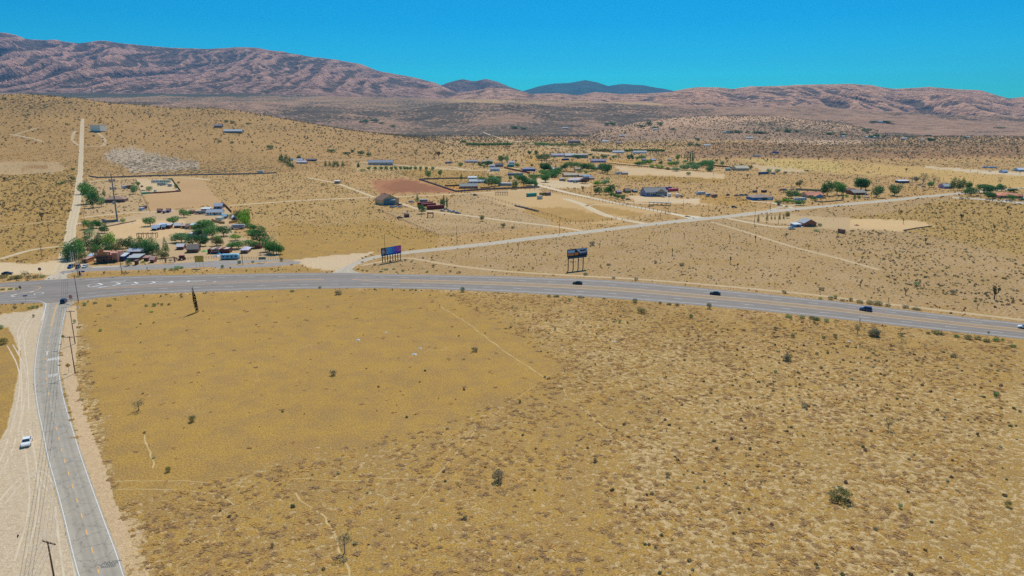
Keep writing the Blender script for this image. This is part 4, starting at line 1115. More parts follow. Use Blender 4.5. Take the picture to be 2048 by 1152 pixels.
grove('d', 'in the long dark windbreak of the walled compound', 'compound windbreak', [(x, 170 + i * .5, 17, 30 + 6 * (i % 2), 'yd') for i, x in enumerate(range(685, 1000, 15))] + [(1020 + i * 22, 180, 30, 34, 'rd' if i % 2 else 'rm') for i in range(19)])
grove('d', 'behind the long grey building', 'hedge behind the grey building', [(180,225,60,34,'bd'),(235,226,70,34,'bd'),(300,232,60,24,'bm'),(350,196,40,20,'rd'),(495,242,32,36,'rd'),(535,245,50,38,'rd'),(570,246,28,36,'rm'),(700,242,46,28,'bd'),(745,242,60,32,'bd'),(800,244,60,38,'rd'),(672,218,50,26,'rd'),(45,200,38,34,'rm'),(112,212,40,50,'sd'),(605,200,50,44,'sg')])
grove('e', 'around the orange roofed house and white coach', 'trees by the orange roofed house', [(1140,415,60,50,'ro'),(1160,382,50,34,'ro'),(1050,560,150,90,'rd'),(1105,550,70,60,'rm'),(1000,612,84,50,'rb'),(1055,612,70,36,'rm'),(1160,640,104,60,'rm'),(1302,582,60,44,'rm'),(905,632,64,50,'rd'),(870,606,40,24,'bb'),(740,580,40,36,'rm'),(1390,570,30,30,'bb')])
grove('e', 'around the brown roofed house near the side road', 'trees by the brown roofed house on the side road', [(1470,530,110,160,'rd'),(1575,522,130,150,'rm'),(1620,470,90,90,'rb'),(1850,462,135,130,'rd'),(1642,582,42,80,'cd'),(1688,546,60,44,'bb'),(1780,556,40,62,'cm'),(1830,562,36,34,'rm'),(1570,590,24,40,'sm')])
grove('e', 'in the young row behind the small brick house', 'young conifer row', [(670,828,44,84,'co'),(770,812,44,88,'co'),(822,800,30,44,'co'),(862,800,28,46,'co'),(915,800,40,76,'co'),(962,796,34,60,'co'),(1005,785,50,72,'ro'),(1380,882,62,46,'bo'),(1340,940,90,30,'bp')])
grove('e', 'by the beige barn and the blue container', 'trees by the far beige barn', [(60,180,60,60,'rd'),(110,190,80,70,'rp'),(110,245,96,54,'rd'),(20,200,50,60,'rm'),(258,180,40,46,'rp'),(190,140,40,30,'rd'),(580,228,48,46,'rd'),(790,275,56,52,'rp'),(890,268,66,42,'rp'),(985,280,42,30,'rg'),(475,180,50,18,'rm'),(1130,95,44,24,'bd'),(1230,250,60,22,'bd')])
grove('f', 'beside the side road at right', 'roadside trees', [(125,465,150,135,'rd'),(310,552,130,130,'rd'),(510,532,135,122,'rd'),(50,575,44,70,'co'),(105,565,36,30,'rm')])
grove('f', 'around the lavender house and far right orange roof', 'trees at the far right', [(1190,468,70,138,'pd'),(1235,468,60,124,'pd'),(1290,468,76,134,'pd'),(1350,460,70,90,'rd'),(715,372,100,72,'sg'),(760,370,60,56,'rg'),(840,392,120,118,'sg'),(860,340,70,50,'sg'),(960,400,64,120,'sg'),(1012,402,44,90,'sg'),(935,432,60,70,'rp'),(1390,530,130,96,'rd'),(1350,510,70,60,'rm'),(1540,502,190,100,'rd'),(1600,490,90,80,'rm'),(1590,565,110,78,'rd'),(1740,474,90,66,'rd'),(1720,450,60,60,'rm'),(1880,492,100,48,'rd'),(1840,576,86,58,'rm'),(1722,400,50,80,'sg'),(220,395,60,40,'so'),(1255,525,30,28,'bg')])
grove('B', 'in the conifer clump by the far left homestead', 'conifer clump', [(x, y, 34, h, 'cd') for x, y, h in ((205,762,40),(222,770,46),(240,780,50),(258,792,50),(275,800,44),(292,808,40),(215,740,30),(248,750,36),(270,765,36),(338,742,24),(516,798,40),(545,795,36),(572,800,44),(600,800,40),(635,798,36),(585,785,30),(740,802,32),(328,740,20))])
grove('B', 'in the distant groves on the plain', 'distant groves', [(x, 660 - abs(x - 1600) * .02, 40, 24, 'rm' if i % 2 else 'rd') for i, x in enumerate(range(1490, 1780, 26))] + [(1456, 640, 40, 22, 'rd'), (790, 505, 40, 26, 'rd'), (850, 495, 60, 18, 'rd'), (900, 505, 40, 12, 'rm'), (975, 530, 40, 16, 'rd'), (760,497,30,14,'rd'),(1880,640,60,12,'rm'),(1960,645,60,14,'rm'),(2010,648,50,14,'rm'),(660,712,60,14,'rd'),(555,700,60,18,'rd'),(755,722,50,28,'rd'),(810,730,40,22,'rd'),(700,700,30,18,'rd')])
grove('C', 'in the far groves at the foot of the hills', 'far groves', [(x, y, w, h, 'rd') for x, y, w, h in ((730,450,40,18),(770,450,40,20),(1015,450,40,26),(960,460,60,16),(1090,450,40,24),(1055,470,50,14),(1180,480,30,14),(1560,500,70,14),(1620,498,60,14),(1690,500,40,12),(1750,500,60,10),(1960,495,40,14),(1345,552,40,18),(1300,590,50,16),(1350,592,40,20),(1180,590,30,10),(810,565,20,10),(100,470,60,16),(160,475,50,14),(1545,685,20,20))])
grove('D', 'in the far right groves below the hills', 'far right groves', [(x, y, w, h, c) for x, y, w, h, c in ((210,535,40,14,'rd'),(280,540,50,18,'rd'),(350,540,30,12,'rd'),(90,552,80,14,'rd'),(600,560,80,16,'rd'),(700,570,60,16,'rd'),(900,582,40,18,'rd'),(940,582,50,26,'rd'),(1000,578,50,14,'rd'),(1100,575,60,12,'rd'),(1190,582,60,12,'rd'),(1335,612,24,30,'rd'),(1352,612,30,26,'rd'),(1375,612,20,24,'rd'),(1330,570,50,10,'rd'),(870,535,80,18,'rd'),(1000,468,120,10,'rd'),(920,468,60,10,'rd'),(1600,585,60,12,'rd'),(1870,510,80,8,'rd'))])
grove('A', 'on the hillside below the far building', 'hillside shrubs', [(x, y, w, h, 'bd') for x, y, w, h in ((1535,695,40,18),(1578,702,40,22),(1680,708,40,14),(1490,832,40,18),(1572,840,36,18),(495,1022,34,22),(1460,812,20,12),(1710,835,20,16),(1830,880,60,40),(30,540,40,16),(195,648,30,14),(440,530,30,10),(455,712,26,14),(1060,1002,20,10),(400,1120,50,24),(310,1080,24,12),(600,1022,24,14),(500,1085,34,24),(430,1110,44,24),(1210,1108,24,18))])

# lone near things
tree(394.5, 625, 11, 45, 'cypress', 'bark', 'lone leaning dark cypress in the ochre field by the highway', name='cypress_tree')
o_ = bpy.data.objects['cypress_tree'] if 'cypress_tree' in bpy.data.objects else None
for o in bpy.data.objects:
    if o.get('label') == 'lone leaning dark cypress in the ochre field by the highway':
        o.rotation_euler = (R(2), R(-4), 0); o.scale.x *= .72; o.scale.y *= .72
SB = [(667,752,16,12,'bg','grey thorny bush alone in the middle of the ochre field'), (996,966,26,26,'bg','large dry grey bush in the lower middle of the field'),
      (1678,1006,50,24,'bo','wide green creosote bush in the lower right field'), (278,824,26,22,'sg','leafless grey bush in the left of the ochre field'),
      (385,845,16,14,'bo','dark green bush below the leafless grey one'), (690,1112,34,40,'sg','tall leafless brown bush near the bottom edge of the field'),
      (925,584,11,12,'bd','small dark green bush on the south highway verge'), (1270,606,12,11,'bd','dark green bush on the highway verge left of centre right'),
      (1283,627,22,11,'bo','flat olive bush just below the highway verge'), (1418,618,12,14,'bo','upright olive bush against the highway edge'),
      (677,590,18,10,'bg','grey brown bush below the junction on the field edge'), (337,945,13,13,'bo','green bush low in the left field'),
      (1748,674,26,20,'bg','grey bush in the brush below the blue car'), (1715,668,12,20,'so','thin upright olive bush below the dark blue car'),
      (1776,862,22,24,'sg','leafless twiggy bush in the right field'), (1992,794,13,12,'bm','bright green bush at the right of the field'),
      (1335,955,12,11,'bg','dark bush left of the wide creosote'), (1190,925,9,10,'bg','small dark rounded bush in the middle right field'),
      (950,704,16,10,'bg','low grey bush on the trail across the field'), (1630,647,14,16,'bo','olive bush by the shoulder left of the fence post'),
      (1670,598,9,9,'bm','small bright bush on the north highway verge'), (1382,636,10,9,'bm','small green bush under the highway at right'),
      (1575,722,20,16,'bg','brown grey bush in the upper right of the field'), (640,577,8,5,'bm','small green clump at the south verge by the junction'),
      (585,584,11,5,'bp','blue green clump on the south verge'), (2015,1015,14,14,'bo','olive bush near the right edge of the frame'),
      (1800,1018,10,12,'bp','small pale green bush near the bottom right'), (545,1095,9,9,'bg','small grey bush near the bottom left of the field'),
      (930,1040,12,8,'bg','low brown bush near the bottom centre'), (1040,806,6,8,'bd','tiny dark bush by the trail bend')]
for px_, py_, w_, h_, code, lab in SB:
    tree(px_, py_, w_, h_, TK[code[0]], TN[code[1]], lab, 'lone bushes in the near field', name='bush')
grove('g', 'in the strip between the pale apron and the highway', 'bushes beside the pale apron', [(40,290,90,44,'bo'),(150,300,110,40,'bo'),(200,296,80,44,'bo'),(255,275,70,60,'sg'),(290,292,60,34,'bg'),(360,290,80,36,'bo'),(438,282,62,30,'bp'),(100,312,60,24,'bo'),(110,408,60,22,'bm'),(170,406,40,20,'bm'),(30,412,60,22,'bo'),(210,400,30,16,'bo'),(15,810,60,50,'bp'),(40,970,110,80,'bo'),(300,605,40,30,'bp'),(340,600,50,36,'bp'),(385,600,36,44,'bo'),(165,595,30,20,'bp'),(345,690,30,40,'bo')])
grove('g', 'at the left end of the ochre field', 'bushes at the left of the field', [(1500,580,40,26,'bp'),(1580,578,50,40,'bm'),(1622,556,26,22,'bm'),(1660,568,40,26,'bo'),(1860,490,36,30,'bg'),(1030,835,44,30,'bp'),(975,552,50,24,'bg'),(1550,640,50,18,'bb'),(765,750,34,50,'bp'),(1575,750,30,18,'bg'),(1730,565,40,24,'bo'),(1120,580,60,22,'bg'),(870,570,50,40,'bp'),(1440,955,18,18,'bg'),(790,800,20,18,'bo')])
grove('h', 'on the island beside the first billboard', 'shrubs by the first billboard', [(600,305,30,18,'bm'),(640,318,40,18,'bm'),(685,322,40,16,'bo'),(765,262,40,26,'bg'),(830,330,50,14,'bm'),(925,232,30,26,'bg'),(1055,325,40,24,'bo'),(1080,215,40,24,'bg'),(1365,282,40,40,'bo'),(1300,335,40,20,'bm'),(1490,345,20,12,'bm'),(1540,330,40,24,'bg'),(1635,340,40,24,'bg'),(990,335,30,14,'bm'),(880,310,60,20,'bp'),(960,305,40,20,'bp')])
grove('F', 'along the north verge of the highway at right', 'north verge bushes', [(523,145,36,20,'bb'),(600,148,44,30,'bo'),(752,160,36,34,'bo'),(820,175,60,26,'bo'),(890,182,60,34,'bo'),(950,190,90,36,'bo'),(1030,200,44,24,'bo'),(690,160,44,16,'bo'),(1160,212,60,26,'bg'),(1245,45,50,44,'bp'),(1515,110,60,44,'bg'),(535,80,50,30,'bg'),(255,100,40,24,'bo'),(1240,225,80,16,'bo')])
grove('F', 'along the south verge of the highway at right', 'south verge bushes', [(290,285,60,24,'bm'),(390,288,50,26,'bp'),(460,295,50,30,'bg'),(510,305,40,26,'bp'),(570,315,50,30,'bp'),(640,345,46,44,'so'),(800,412,46,60,'so'),(925,425,100,50,'bg'),(1130,420,44,30,'bg'),(1405,410,90,30,'bo'),(1540,430,50,22,'bm'),(1625,445,70,40,'bo'),(1700,448,60,28,'bo'),(1765,465,60,28,'bo'),(1835,460,56,28,'bm'),(1887,455,26,26,'bb'),(1965,505,50,26,'bm'),(1780,400,20,20,'bo'),(1520,580,60,30,'bg'),(1330,405,40,20,'bo'),(190,375,44,30,'bo'),(320,430,40,30,'bo'),(550,440,36,26,'bo'),(635,430,40,34,'bo'),(1130,470,70,40,'so'),(500,560,30,26,'bg'),(268,610,70,36,'bg'),(190,695,36,24,'bp'),(930,560,40,40,'so'),(405,958,56,40,'bg')])
grove('E', 'in the near field right of centre', 'near field bushes', [(400,468,40,22,'bo'),(460,470,60,18,'bo'),(570,505,30,34,'bp'),(660,475,70,14,'bg'),(1310,525,36,24,'bo'),(1385,535,50,22,'bo'),(1450,538,50,22,'bo'),(100,560,26,20,'bp'),(980,680,30,34,'bp'),(1045,685,24,24,'bg'),(700,290,50,26,'bg'),(1115,330,40,26,'bg'),(1490,215,50,34,'bg'),(1275,195,30,34,'bg'),(755,45,60,40,'bg'),(450,740,20,30,'bp'),(890,210,50,20,'bg'),(930,320,40,22,'bg')])

# ---- joshua trees: dark shaggy columns with a few arms
def joshua(seed, arms):
    r_ = random.Random(seed); t = MB(); pts = []
    t.tube([(0, 0, -.1), (.02, 0, .3), (.0, .02, .62)], .055, 6, .04); pts.append((0, .02, .66))
    for i in range(arms):
        a = i * 6.28 / max(1, arms) + r_.random(); s = r_.uniform(.12, .24)
        p1 = (s * math.cos(a), s * math.sin(a), .6 + .12 * r_.random()); p2 = (p1[0] * 1.15, p1[1] * 1.15, p1[2] + .22)
        t.tube([(0, 0, .42 + .1 * r_.random()), p1, p2], .035, 5, .03); pts.append(p2)
    cs = [(p[0], p[1], p[2] + .06) for p in pts]; rs = [(.10, .10, .13)] * len(pts)
    tri, sh, k = leaf_cloud(cs, rs, 70 * len(pts), .07, seed, 1.2, .4)
    return crown_mesh('crown', tri, sh, srow((70, 76, 50), (104, 104, 66)), M_LEAF), t.mesh('trunk', C('joshua_bark', 84, 70, 54, noise=.3, scale=8))
JP = [joshua(900 + i, a) for i, a in enumerate((0, 1, 2, 4, 5))]
def joshua_at(px, py, hpx, v=None, lab_n='dark', place='in the desert'):
    loc = hit(px, py); m = (loc[1] * CT - (loc[2] - H) * ST) / F
    h = hpx * m * 1.04
    v = random.randrange(5) if v is None else v
    ft = ('single stemmed', 'single stemmed', 'two armed', 'many armed', 'wide many armed')[v]
    o = thing('joshua_tree', '%s %s joshua tree %s' % (lab_n, ft, place), 'joshua tree', loc, random.uniform(0, 6.28), 'joshua trees ' + place)
    w = h * (.75 if v < 2 else 1.0); o.scale = (w, w, h)
    link('crown', JP[v][0], o); link('trunk', JP[v][1], o)
JL = [('E', p) for p in ((66,55,34,1),(150,78,48,1),(342,165,28,0),(300,190,34,0),(1412,128,52,1),(1885,195,52,2),(1690,170,26,0),(816,60,40,0),(500,160,24,0),(370,125,24,4),(1885,12,20,0),(1188,98,18,0),(700,880,30,0),(470,150,20,1),(1945,225,28,4),(1970,112,20,0),(1075,200,34,0))] + \
     [('F', p) for p in ((822,58,58,1),(1162,112,50,2),(1825,145,80,4),(1033,170,46,0),(1697,222,44,1),(930,68,30,0),(1200,150,34,0),(185,55,40,0),(1333,92,20,0),(1356,110,20,0),(1383,108,24,0),(1075,30,22,0),(1740,200,26,0),(1625,40,20,0),(1715,190,22,0),(820,318,34,0))] + \
     [('d', p) for p in ((1388,1000,36,0),(1428,1020,40,1),(1487,985,30,2),(1274,1075,52,0),(1632,1050,48,1),(1928,970,34,0),(766,1150,48,0),(590,575,44,4),(1385,1000,20,0),(1800,790,20,0),(60,80,40,1))] + \
     [('e', p) for p in ((345,1052,62,1),(637,1055,62,2),(153,915,30,0),(865,1152,50,1),(1252,1140,46,2),(1625,1115,34,4),(990,1010,44,4),(420,890,34,1),(728,950,30,0),(475,885,24,0),(545,330,44,4),(925,500,36,0),(1563,780,34,0),(1440,800,20,0),(1538,820,24,0),(655,490,60,1),(500,1060,20,0),(155,298,40,0),(1408,240,40,0),(960,290,20,0))] + \
     [('f', p) for p in ((612,855,60,1),(870,1080,60,2),(1280,810,60,4),(1217,878,54,0),(905,890,34,1),(326,250,46,1),(645,258,40,4),(1385,260,30,1),(1470,290,34,1),(1638,305,24,0),(1955,290,40,1),(865,750,30,0),(64,1140,44,0),(1810,700,40,4),(1530,840,40,1),(1660,920,40,4),(1300,800,40,0),(750,600,34,1),(1020,650,40,1))] + \
     [('h', p) for p in ((1730,180,50,1),(1350,205,30,4),(1420,190,26,0),(1590,190,30,0),(1620,60,24,0),(1910,210,40,0),(2010,215,40,1),(1430,690,40,0),(925,205,40,0))] + \
     [('a', p) for p in ((430,570,70,4),(520,430,46,2),(635,120,30,1),(480,160,30,1),(730,160,36,4),(50,170,34,4),(580,230,30,0),(645,1100,20,0))] + \
     [('b', p) for p in ((800,550,60,1),(1350,370,30,0),(862,450,20,0),(960,520,24,0),(1985,385,40,0),(1100,540,24,0),(1660,390,20,0),(1500,600,20,0),(1970,660,44,1),(1905,640,30,0),(1130,480,30,1),(1240,520,30,0),(1565,570,24,0),(2000,720,30,0))] + \
     [('c', p) for p in ((910,90,60,4),(1100,60,20,1),(690,60,34,1),(645,280,34,1),(195,520,34,1),(265,350,30,0),(345,825,30,0),(780,850,40,0),(195,700,20,0),(1290,65,34,0),(670,110,34,1),(520,70,20,1),(420,60,30,1),(300,40,30,4),(1420,60,20,0),(160,800,30,0),(240,790,28,0),(210,880,30,0))]
JPL = {'E': 'in the field around the second billboard', 'F': 'north of the highway at the right', 'd': 'near the green farmsteads and side road', 'e': 'around the small brick house',
       'f': 'in the brushy field at far right', 'h': 'on the field beside the first billboard', 'a': 'left of the dirt road', 'b': 'in the lots right of the junk yard', 'c': 'around the tan two storey house'}
jseen = {}
for cp, (x, y, h, v) in sorted(JL, key=lambda q: q[1][0]):
    ox, oy, k = CROP[cp]; jseen[(cp, v)] = jseen.get((cp, v), 0) + 1
    joshua_at(ox + x / k, oy + y / k, h / k, v, ORD[jseen[(cp, v)] - 1] + ' from left', JPL[cp])

# ---- desert scrub
def shrub_variant(n, seed, flat_=1.0, size=.30):
    r_ = np.random.default_rng(seed)
    d = r_.normal(size=(n, 3)); d[:, 2] = np.abs(d[:, 2]) * .9 + .12
    d /= np.linalg.norm(d, axis=1)[:, None]
    c = d * np.array([.34, .34, .55 * flat_]) * (.55 + .5 * r_.random((n, 1)))
    a = d * .7 + r_.normal(size=(n, 3)) * .35
    b = np.cross(a, r_.normal(size=(n, 3))); b /= np.linalg.norm(b, axis=1)[:, None] + 1e-9
    s = size * (.7 + .6 * r_.random((n, 1)))
    tri = np.stack([c - b * s * .55 - a * s * .2, c + b * s * .55 - a * s * .2, c + a * s * .8], 1).reshape(-1, 3)
    tri[:, 2] = np.maximum(tri[:, 2], 0)
    return tri
SHCOL = srow((142, 128, 88), (120, 128, 88), (152, 138, 106), (144, 116, 98), (160, 162, 130), (120, 102, 78), (170, 142, 96))
def scatter(name, x, y, w, h, cols, nvar, ntri, seed, mat, label, size=.3, flat_=1.0, z=None):
    n = len(x)
    vs_ = [shrub_variant(ntri, seed + i, flat_, size) for i in range(nvar)]
    r_ = np.random.default_rng(seed)
    pick = r_.integers(0, nvar, n); ang = r_.random(n) * 6.283
    base = np.stack(vs_)[pick]                       # n, 3*ntri, 3
    ca, sa = np.cos(ang)[:, None], np.sin(ang)[:, None]
    X = (base[..., 0] * ca - base[..., 1] * sa) * w[:, None] + x[:, None]
    Y_ = (base[..., 0] * sa + base[..., 1] * ca) * w[:, None] + y[:, None]
    if z is None: z = np.where(y > 925, ground_z(x, y), 0)
    Z = base[..., 2] * h[:, None] + z[:, None]
    P = np.stack([X, Y_, Z], -1).reshape(-1, 3)
    cc = np.repeat(cols, 3 * ntri, 0) * (.85 + .3 * np.repeat(r_.random((n * ntri, 1)), 3, 0))
    me = np_mesh(name, P, np.arange(len(P)).reshape(-1, 3), cc)
    me.materials.append(mat)
    return tag(link(name, me), label, None, None, 'stuff')
M_SCRUB = tint_mat('scrub', .9, 2.0, .2, .3)

# where scrub may not stand: roads, yards (from the same outlines as the soil)
DENS = [ # outline px, shrubs relative density, size
 ([(-400,1400),(2500,1400),(2500,690),(2048,675),(1500,620),(1000,585),(600,578),(155,606)], .55, .9),
 ([(155,606),(600,578),(880,583),(985,640),(1130,740),(1010,800),(860,850),(560,930),(240,1010)], .05, .9),
 ([(240,1010),(560,930),(860,850),(1100,760),(1300,820),(1240,950),(1200,1400),(330,1400)], .12, .9),
 ([(1300,640),(2100,720),(2100,860),(1500,820)], 1.0, 1.0),
 ([(740,546),(1000,552),(1500,585),(2100,650),(2100,385),(1922,390),(1450,436),(1000,487),(803,505),(722,530)], .8, 1.05),
 ([(1650,440),(1780,425),(1930,392),(2100,388),(2100,640),(1850,590),(1700,520)], 1.6, 1.35),
 ([(0,560),(0,340),(150,340),(128,500),(60,530)], 1.5, 1.4),
 ([(560,342),(760,392),(750,470),(560,500),(470,412)], 1.2, 1.1),
 ([(560,522),(560,470),(880,480),(870,492),(750,505)], .2, 1),
] + [(z_[0], .0, 1) for z_ in ZONES if z_[3] <= .2 and z_[1] < 12] + [
 (zq('f', [(-100,120),(500,180),(860,200),(1500,270),(2100,300),(2100,440),(1400,430),(900,330),(300,280),(-100,260)]), .22, 1),
 (zq('e', [(900,200),(300,80),(700,90),(1400,120),(2016,160),(2016,300),(1500,260)]), .5, 1.3),
 (zq('c', [(350,640),(700,600),(1200,440),(2048,720),(2048,790),(910,875)]), 1.1, .9)]
# roads and tracks keep free of scrub
KEEP = [[(x, lin(HT, x) - .8) for x in range(-200, 2300, 60)] + [(x, lin(HB, x) + .8) for x in range(2280, -201, -60)],
        LL + LR[::-1], ST_T + ST_B[::-1], DL + DR[::-1],
        [(100,543),(182,532),(312,528.5),(400,523),(584,518.8),(600,524),(545,533.5),(440,535.5),(293,541),(120,548)]]
for z_ in ZONES:
    if z_[3] <= .08: KEEP.append(z_[0])
for p_, w_, m_ in PATHS:
    q = chaikin(np.array(p_, float), 1); hw_ = w_ * F / (hit(*q[len(q) // 2])[1] + 30) * .5
    KEEP.append([(a, b - hw_ * .35 - .3) for a, b in q] + [(a, b + hw_ * .35 + .3) for a, b in q[::-1]])
def field(n, y0, y1, seed):
    r_ = np.random.default_rng(seed)
    y = np.sqrt(r_.random(n) * (y1 ** 2 - y0 ** 2) + y0 ** 2)
    x = y * (r_.random(n) * 1.62 - .81)
    px, py = pix(x, y, np.where(y > 925, ground_z(x, y), 0))
    dens = np.full(n, .95); size = np.full(n, 1.15)
    for poly, dd_, ss in DENS:
        m_ = inside(px, py, poly); dens[m_] = dd_; size[m_] = ss
    for poly in KEEP: dens[inside(px, py, poly)] = 0
    cl = fbm(x / 22, y / 22, 3, 55) - .5
    keep = r_.random(n) * 1.6 < dens * (1 + cl * 2.2)
    s = size * (.45 + 1.1 * r_.random(n) ** 2.2)
    return x[keep], y[keep], s[keep], px[keep], py[keep], r_
xa, ya, sa_, pxa, pya, r_ = field(30000, 96, 560, 21)
sa_ = sa_ * .78
ci = r_.integers(0, len(SHCOL), len(xa)); red = (fbm(xa / 30, ya / 30, 3, 99) > .58) & (pxa > 1300) & (pya > 600) & (pya < 800)
ca_ = SHCOL[ci] * (.95 + .35 * r_.random((len(xa), 1)))
ca_[red] = srgb(142, 92, 72) * .9
onscr = (pxa > -20) & (pxa < 2068) & (pya < 1165)
app = sa_ / np.hypot(ya, H) * onscr
big = np.argsort(-app)[:300]
rest = np.ones(len(xa), bool); rest[big] = False
scatter('desert_scrub', xa[rest], ya[rest], sa_[rest] * 1.15, sa_[rest] * .8, ca_[rest], 8, 20, 3, M_SCRUB, 'low grey and olive scrub dotted over the sandy fields', .34)
IND = []
for i in range(6):
    tri = shrub_variant(70, 40 + i, 1.0, .2)
    me = np_mesh('desert_shrub', tri, np.arange(len(tri)).reshape(-1, 3), np.tile(SHCOL[i] * 1.3, (len(tri), 1)) * (.75 + .5 * np.repeat(np.random.default_rng(i).random((70, 1)), 3, 0)))
    me.materials.append(M_SCRUB); IND.append(me)
TONES = ['olive brown', 'grey green', 'grey tan', 'purplish brown', 'pale sage', 'dark brown']
for n_, i in enumerate(big):
    k = n_ % 6
    o = link('desert_shrub', IND[k])
    o.location = (xa[i], ya[i], 0); o.rotation_euler = (0, 0, n_ * 1.7); k2 = .8 + .5 * ((n_ * 7) % 10) / 10; o.scale = (sa_[i] * 1.2 * k2, sa_[i] * 1.1, sa_[i] * .8 * k2)
    tag(o, '%s desert shrub about knee high on the open near ground' % TONES[k], 'shrub', '%s shrubs in the near field' % TONES[k])
x, y, s, px_, py_, r_ = field(62000, 560, 1300, 22)
scatter('desert_scrub', x, y, s * 1.5, s * 1.1, SHCOL[r_.integers(0, len(SHCOL), len(x))] * .85, 6, 9, 13, M_SCRUB, 'scrub spread between the homesteads', .42)
x, y, s, px_, py_, r_ = field(72000, 1300, 3400, 23)
wide = 1.7 + (y - 1300) / 1500
scatter('desert_scrub', x, y, s * wide * 1.7, s * wide * 1.25, SHCOL[r_.integers(0, 4, len(x))] * .8, 5, 5, 23, M_SCRUB, 'far scrub and joshua trees on the plain and hillside', .6)

# dry grass hummocks of the near fields
def tufts():
    r_ = np.random.default_rng(31); n = 42000
    y = np.sqrt(r_.random(n) * (370 ** 2 - 96 ** 2) + 96 ** 2); x = y * (r_.random(n) * 1.5 - .72)
    px, py = pix(x, y, np.zeros(n))
    d = np.where(inside(px, py, ZONES[0][0]), .9, 0.0)
    d[inside(px, py, ZONES[1][0])] = .02
    for q in KEEP[:2]: d[inside(px, py, q)] = 0
    d[inside(px, py, ZONES[-13][0])] = 0
    for z_ in ZONES:
        if z_[3] < .2: d[inside(px, py, z_[0])] = 0
    k = (r_.random(n) < d * (.4 + 1.2 * (fbm(x / 12, y / 12, 3, 44) > .47)))
    x, y = x[k], y[k]; m = len(x)
    w = .5 + 1.1 * r_.random(m) ** 1.5
    c = srow((192, 152, 92), (178, 140, 92), (206, 162, 92), (170, 136, 94))[r_.integers(0, 4, m)]
    scatter('dry_grass', x, y, w * 1.3, w * .15, c, 8, 9, 77, M_SCRUB, 'flattened clumps of dry ochre grass on pale sand', .55, .9)
tufts()
# ------------------------------------------------------------------ buildings, vehicles, fences
GLASS = C('window_glass', 46, 58, 68, rough=.15, noise=.05)
WHITE = C('white_paint', 226, 224, 216, noise=.06); DARK = C('dark_trim', 56, 50, 46, noise=.1); STEEL = C('steel', 150, 152, 150, rough=.4, metal=.4)
WOOD = C('weathered_wood', 138, 104, 74, noise=.25, scale=5); TIRE = C('tyre_rubber', 34, 33, 32, noise=.1); RUST = C('rusty_metal', 112, 66, 44, noise=.3, scale=4)
MCOL = {}
def mc(rgb, rough=.7, noise=.1):
    k = 'paint_%d_%d_%d_%d' % (*rgb, int(rough * 10))
    return C(k, *rgb, rough=rough, noise=noise, scale=1.5)

YAW = {'E': R(32), 'N': R(122), 'V': None, 'H': None}
def spot(crop, x0, x1, yt, yb, D=None, yaw='E', ratio=None, minh=2.2):
    """world placement of a box seen between x0..x1, yt..yb of a crop: centre, yaw, length, depth, height"""
    ox, oy, k = CROP[crop]
    xa_, xb_, ta_, ba_ = ox + x0 / k, ox + x1 / k, oy + yt / k, oy + yb / k
    p = hit((xa_ + xb_) / 2, ba_)
    depth = p[1] * CT - (p[2] - H) * ST; m = depth / F
    W_ = (xb_ - xa_) * m
    az = math.atan2(p[0], p[1])
    ph = -az if yaw == 'V' else (YAW[yaw] if isinstance(yaw, str) and yaw in ('E', 'N') else R(yaw) if not isinstance(yaw, str) else 0.0)
    c, s = abs(math.cos(ph + az)), abs(math.sin(ph + az))
    if D is None: D = max(2.0, W_ * .5)
    L_ = (W_ - D * s) / max(c, .25) if c > .3 else D * 2
    L_ = max(L_, D * .45 if c > .5 else D)
    de = L_ * s + D * c
    d = math.hypot(p[0], p[1])
    el = math.atan2(H - p[2], d)
    h = ((ba_ - ta_) * m - de * math.sin(el) * .8) / math.cos(el)
    h = max(h, minh)
    f = 1 + de / 2 / d
    cx, cy = p[0] * f, p[1] * f
    cz = float(ground_z(cx, cy)[0]) if cy > 925 else 0.0
    return (cx, cy, cz), ph, L_, D, h, m

def win(o, x, y, z, w, h, axis='y', frame=None):
    b = MB()
    if axis == 'y': b.box((x, y, z), (w, .08, h))
    else: b.box((x, y, z), (.08, w, h))
    wn = b.build('window', GLASS, o)
    return wn

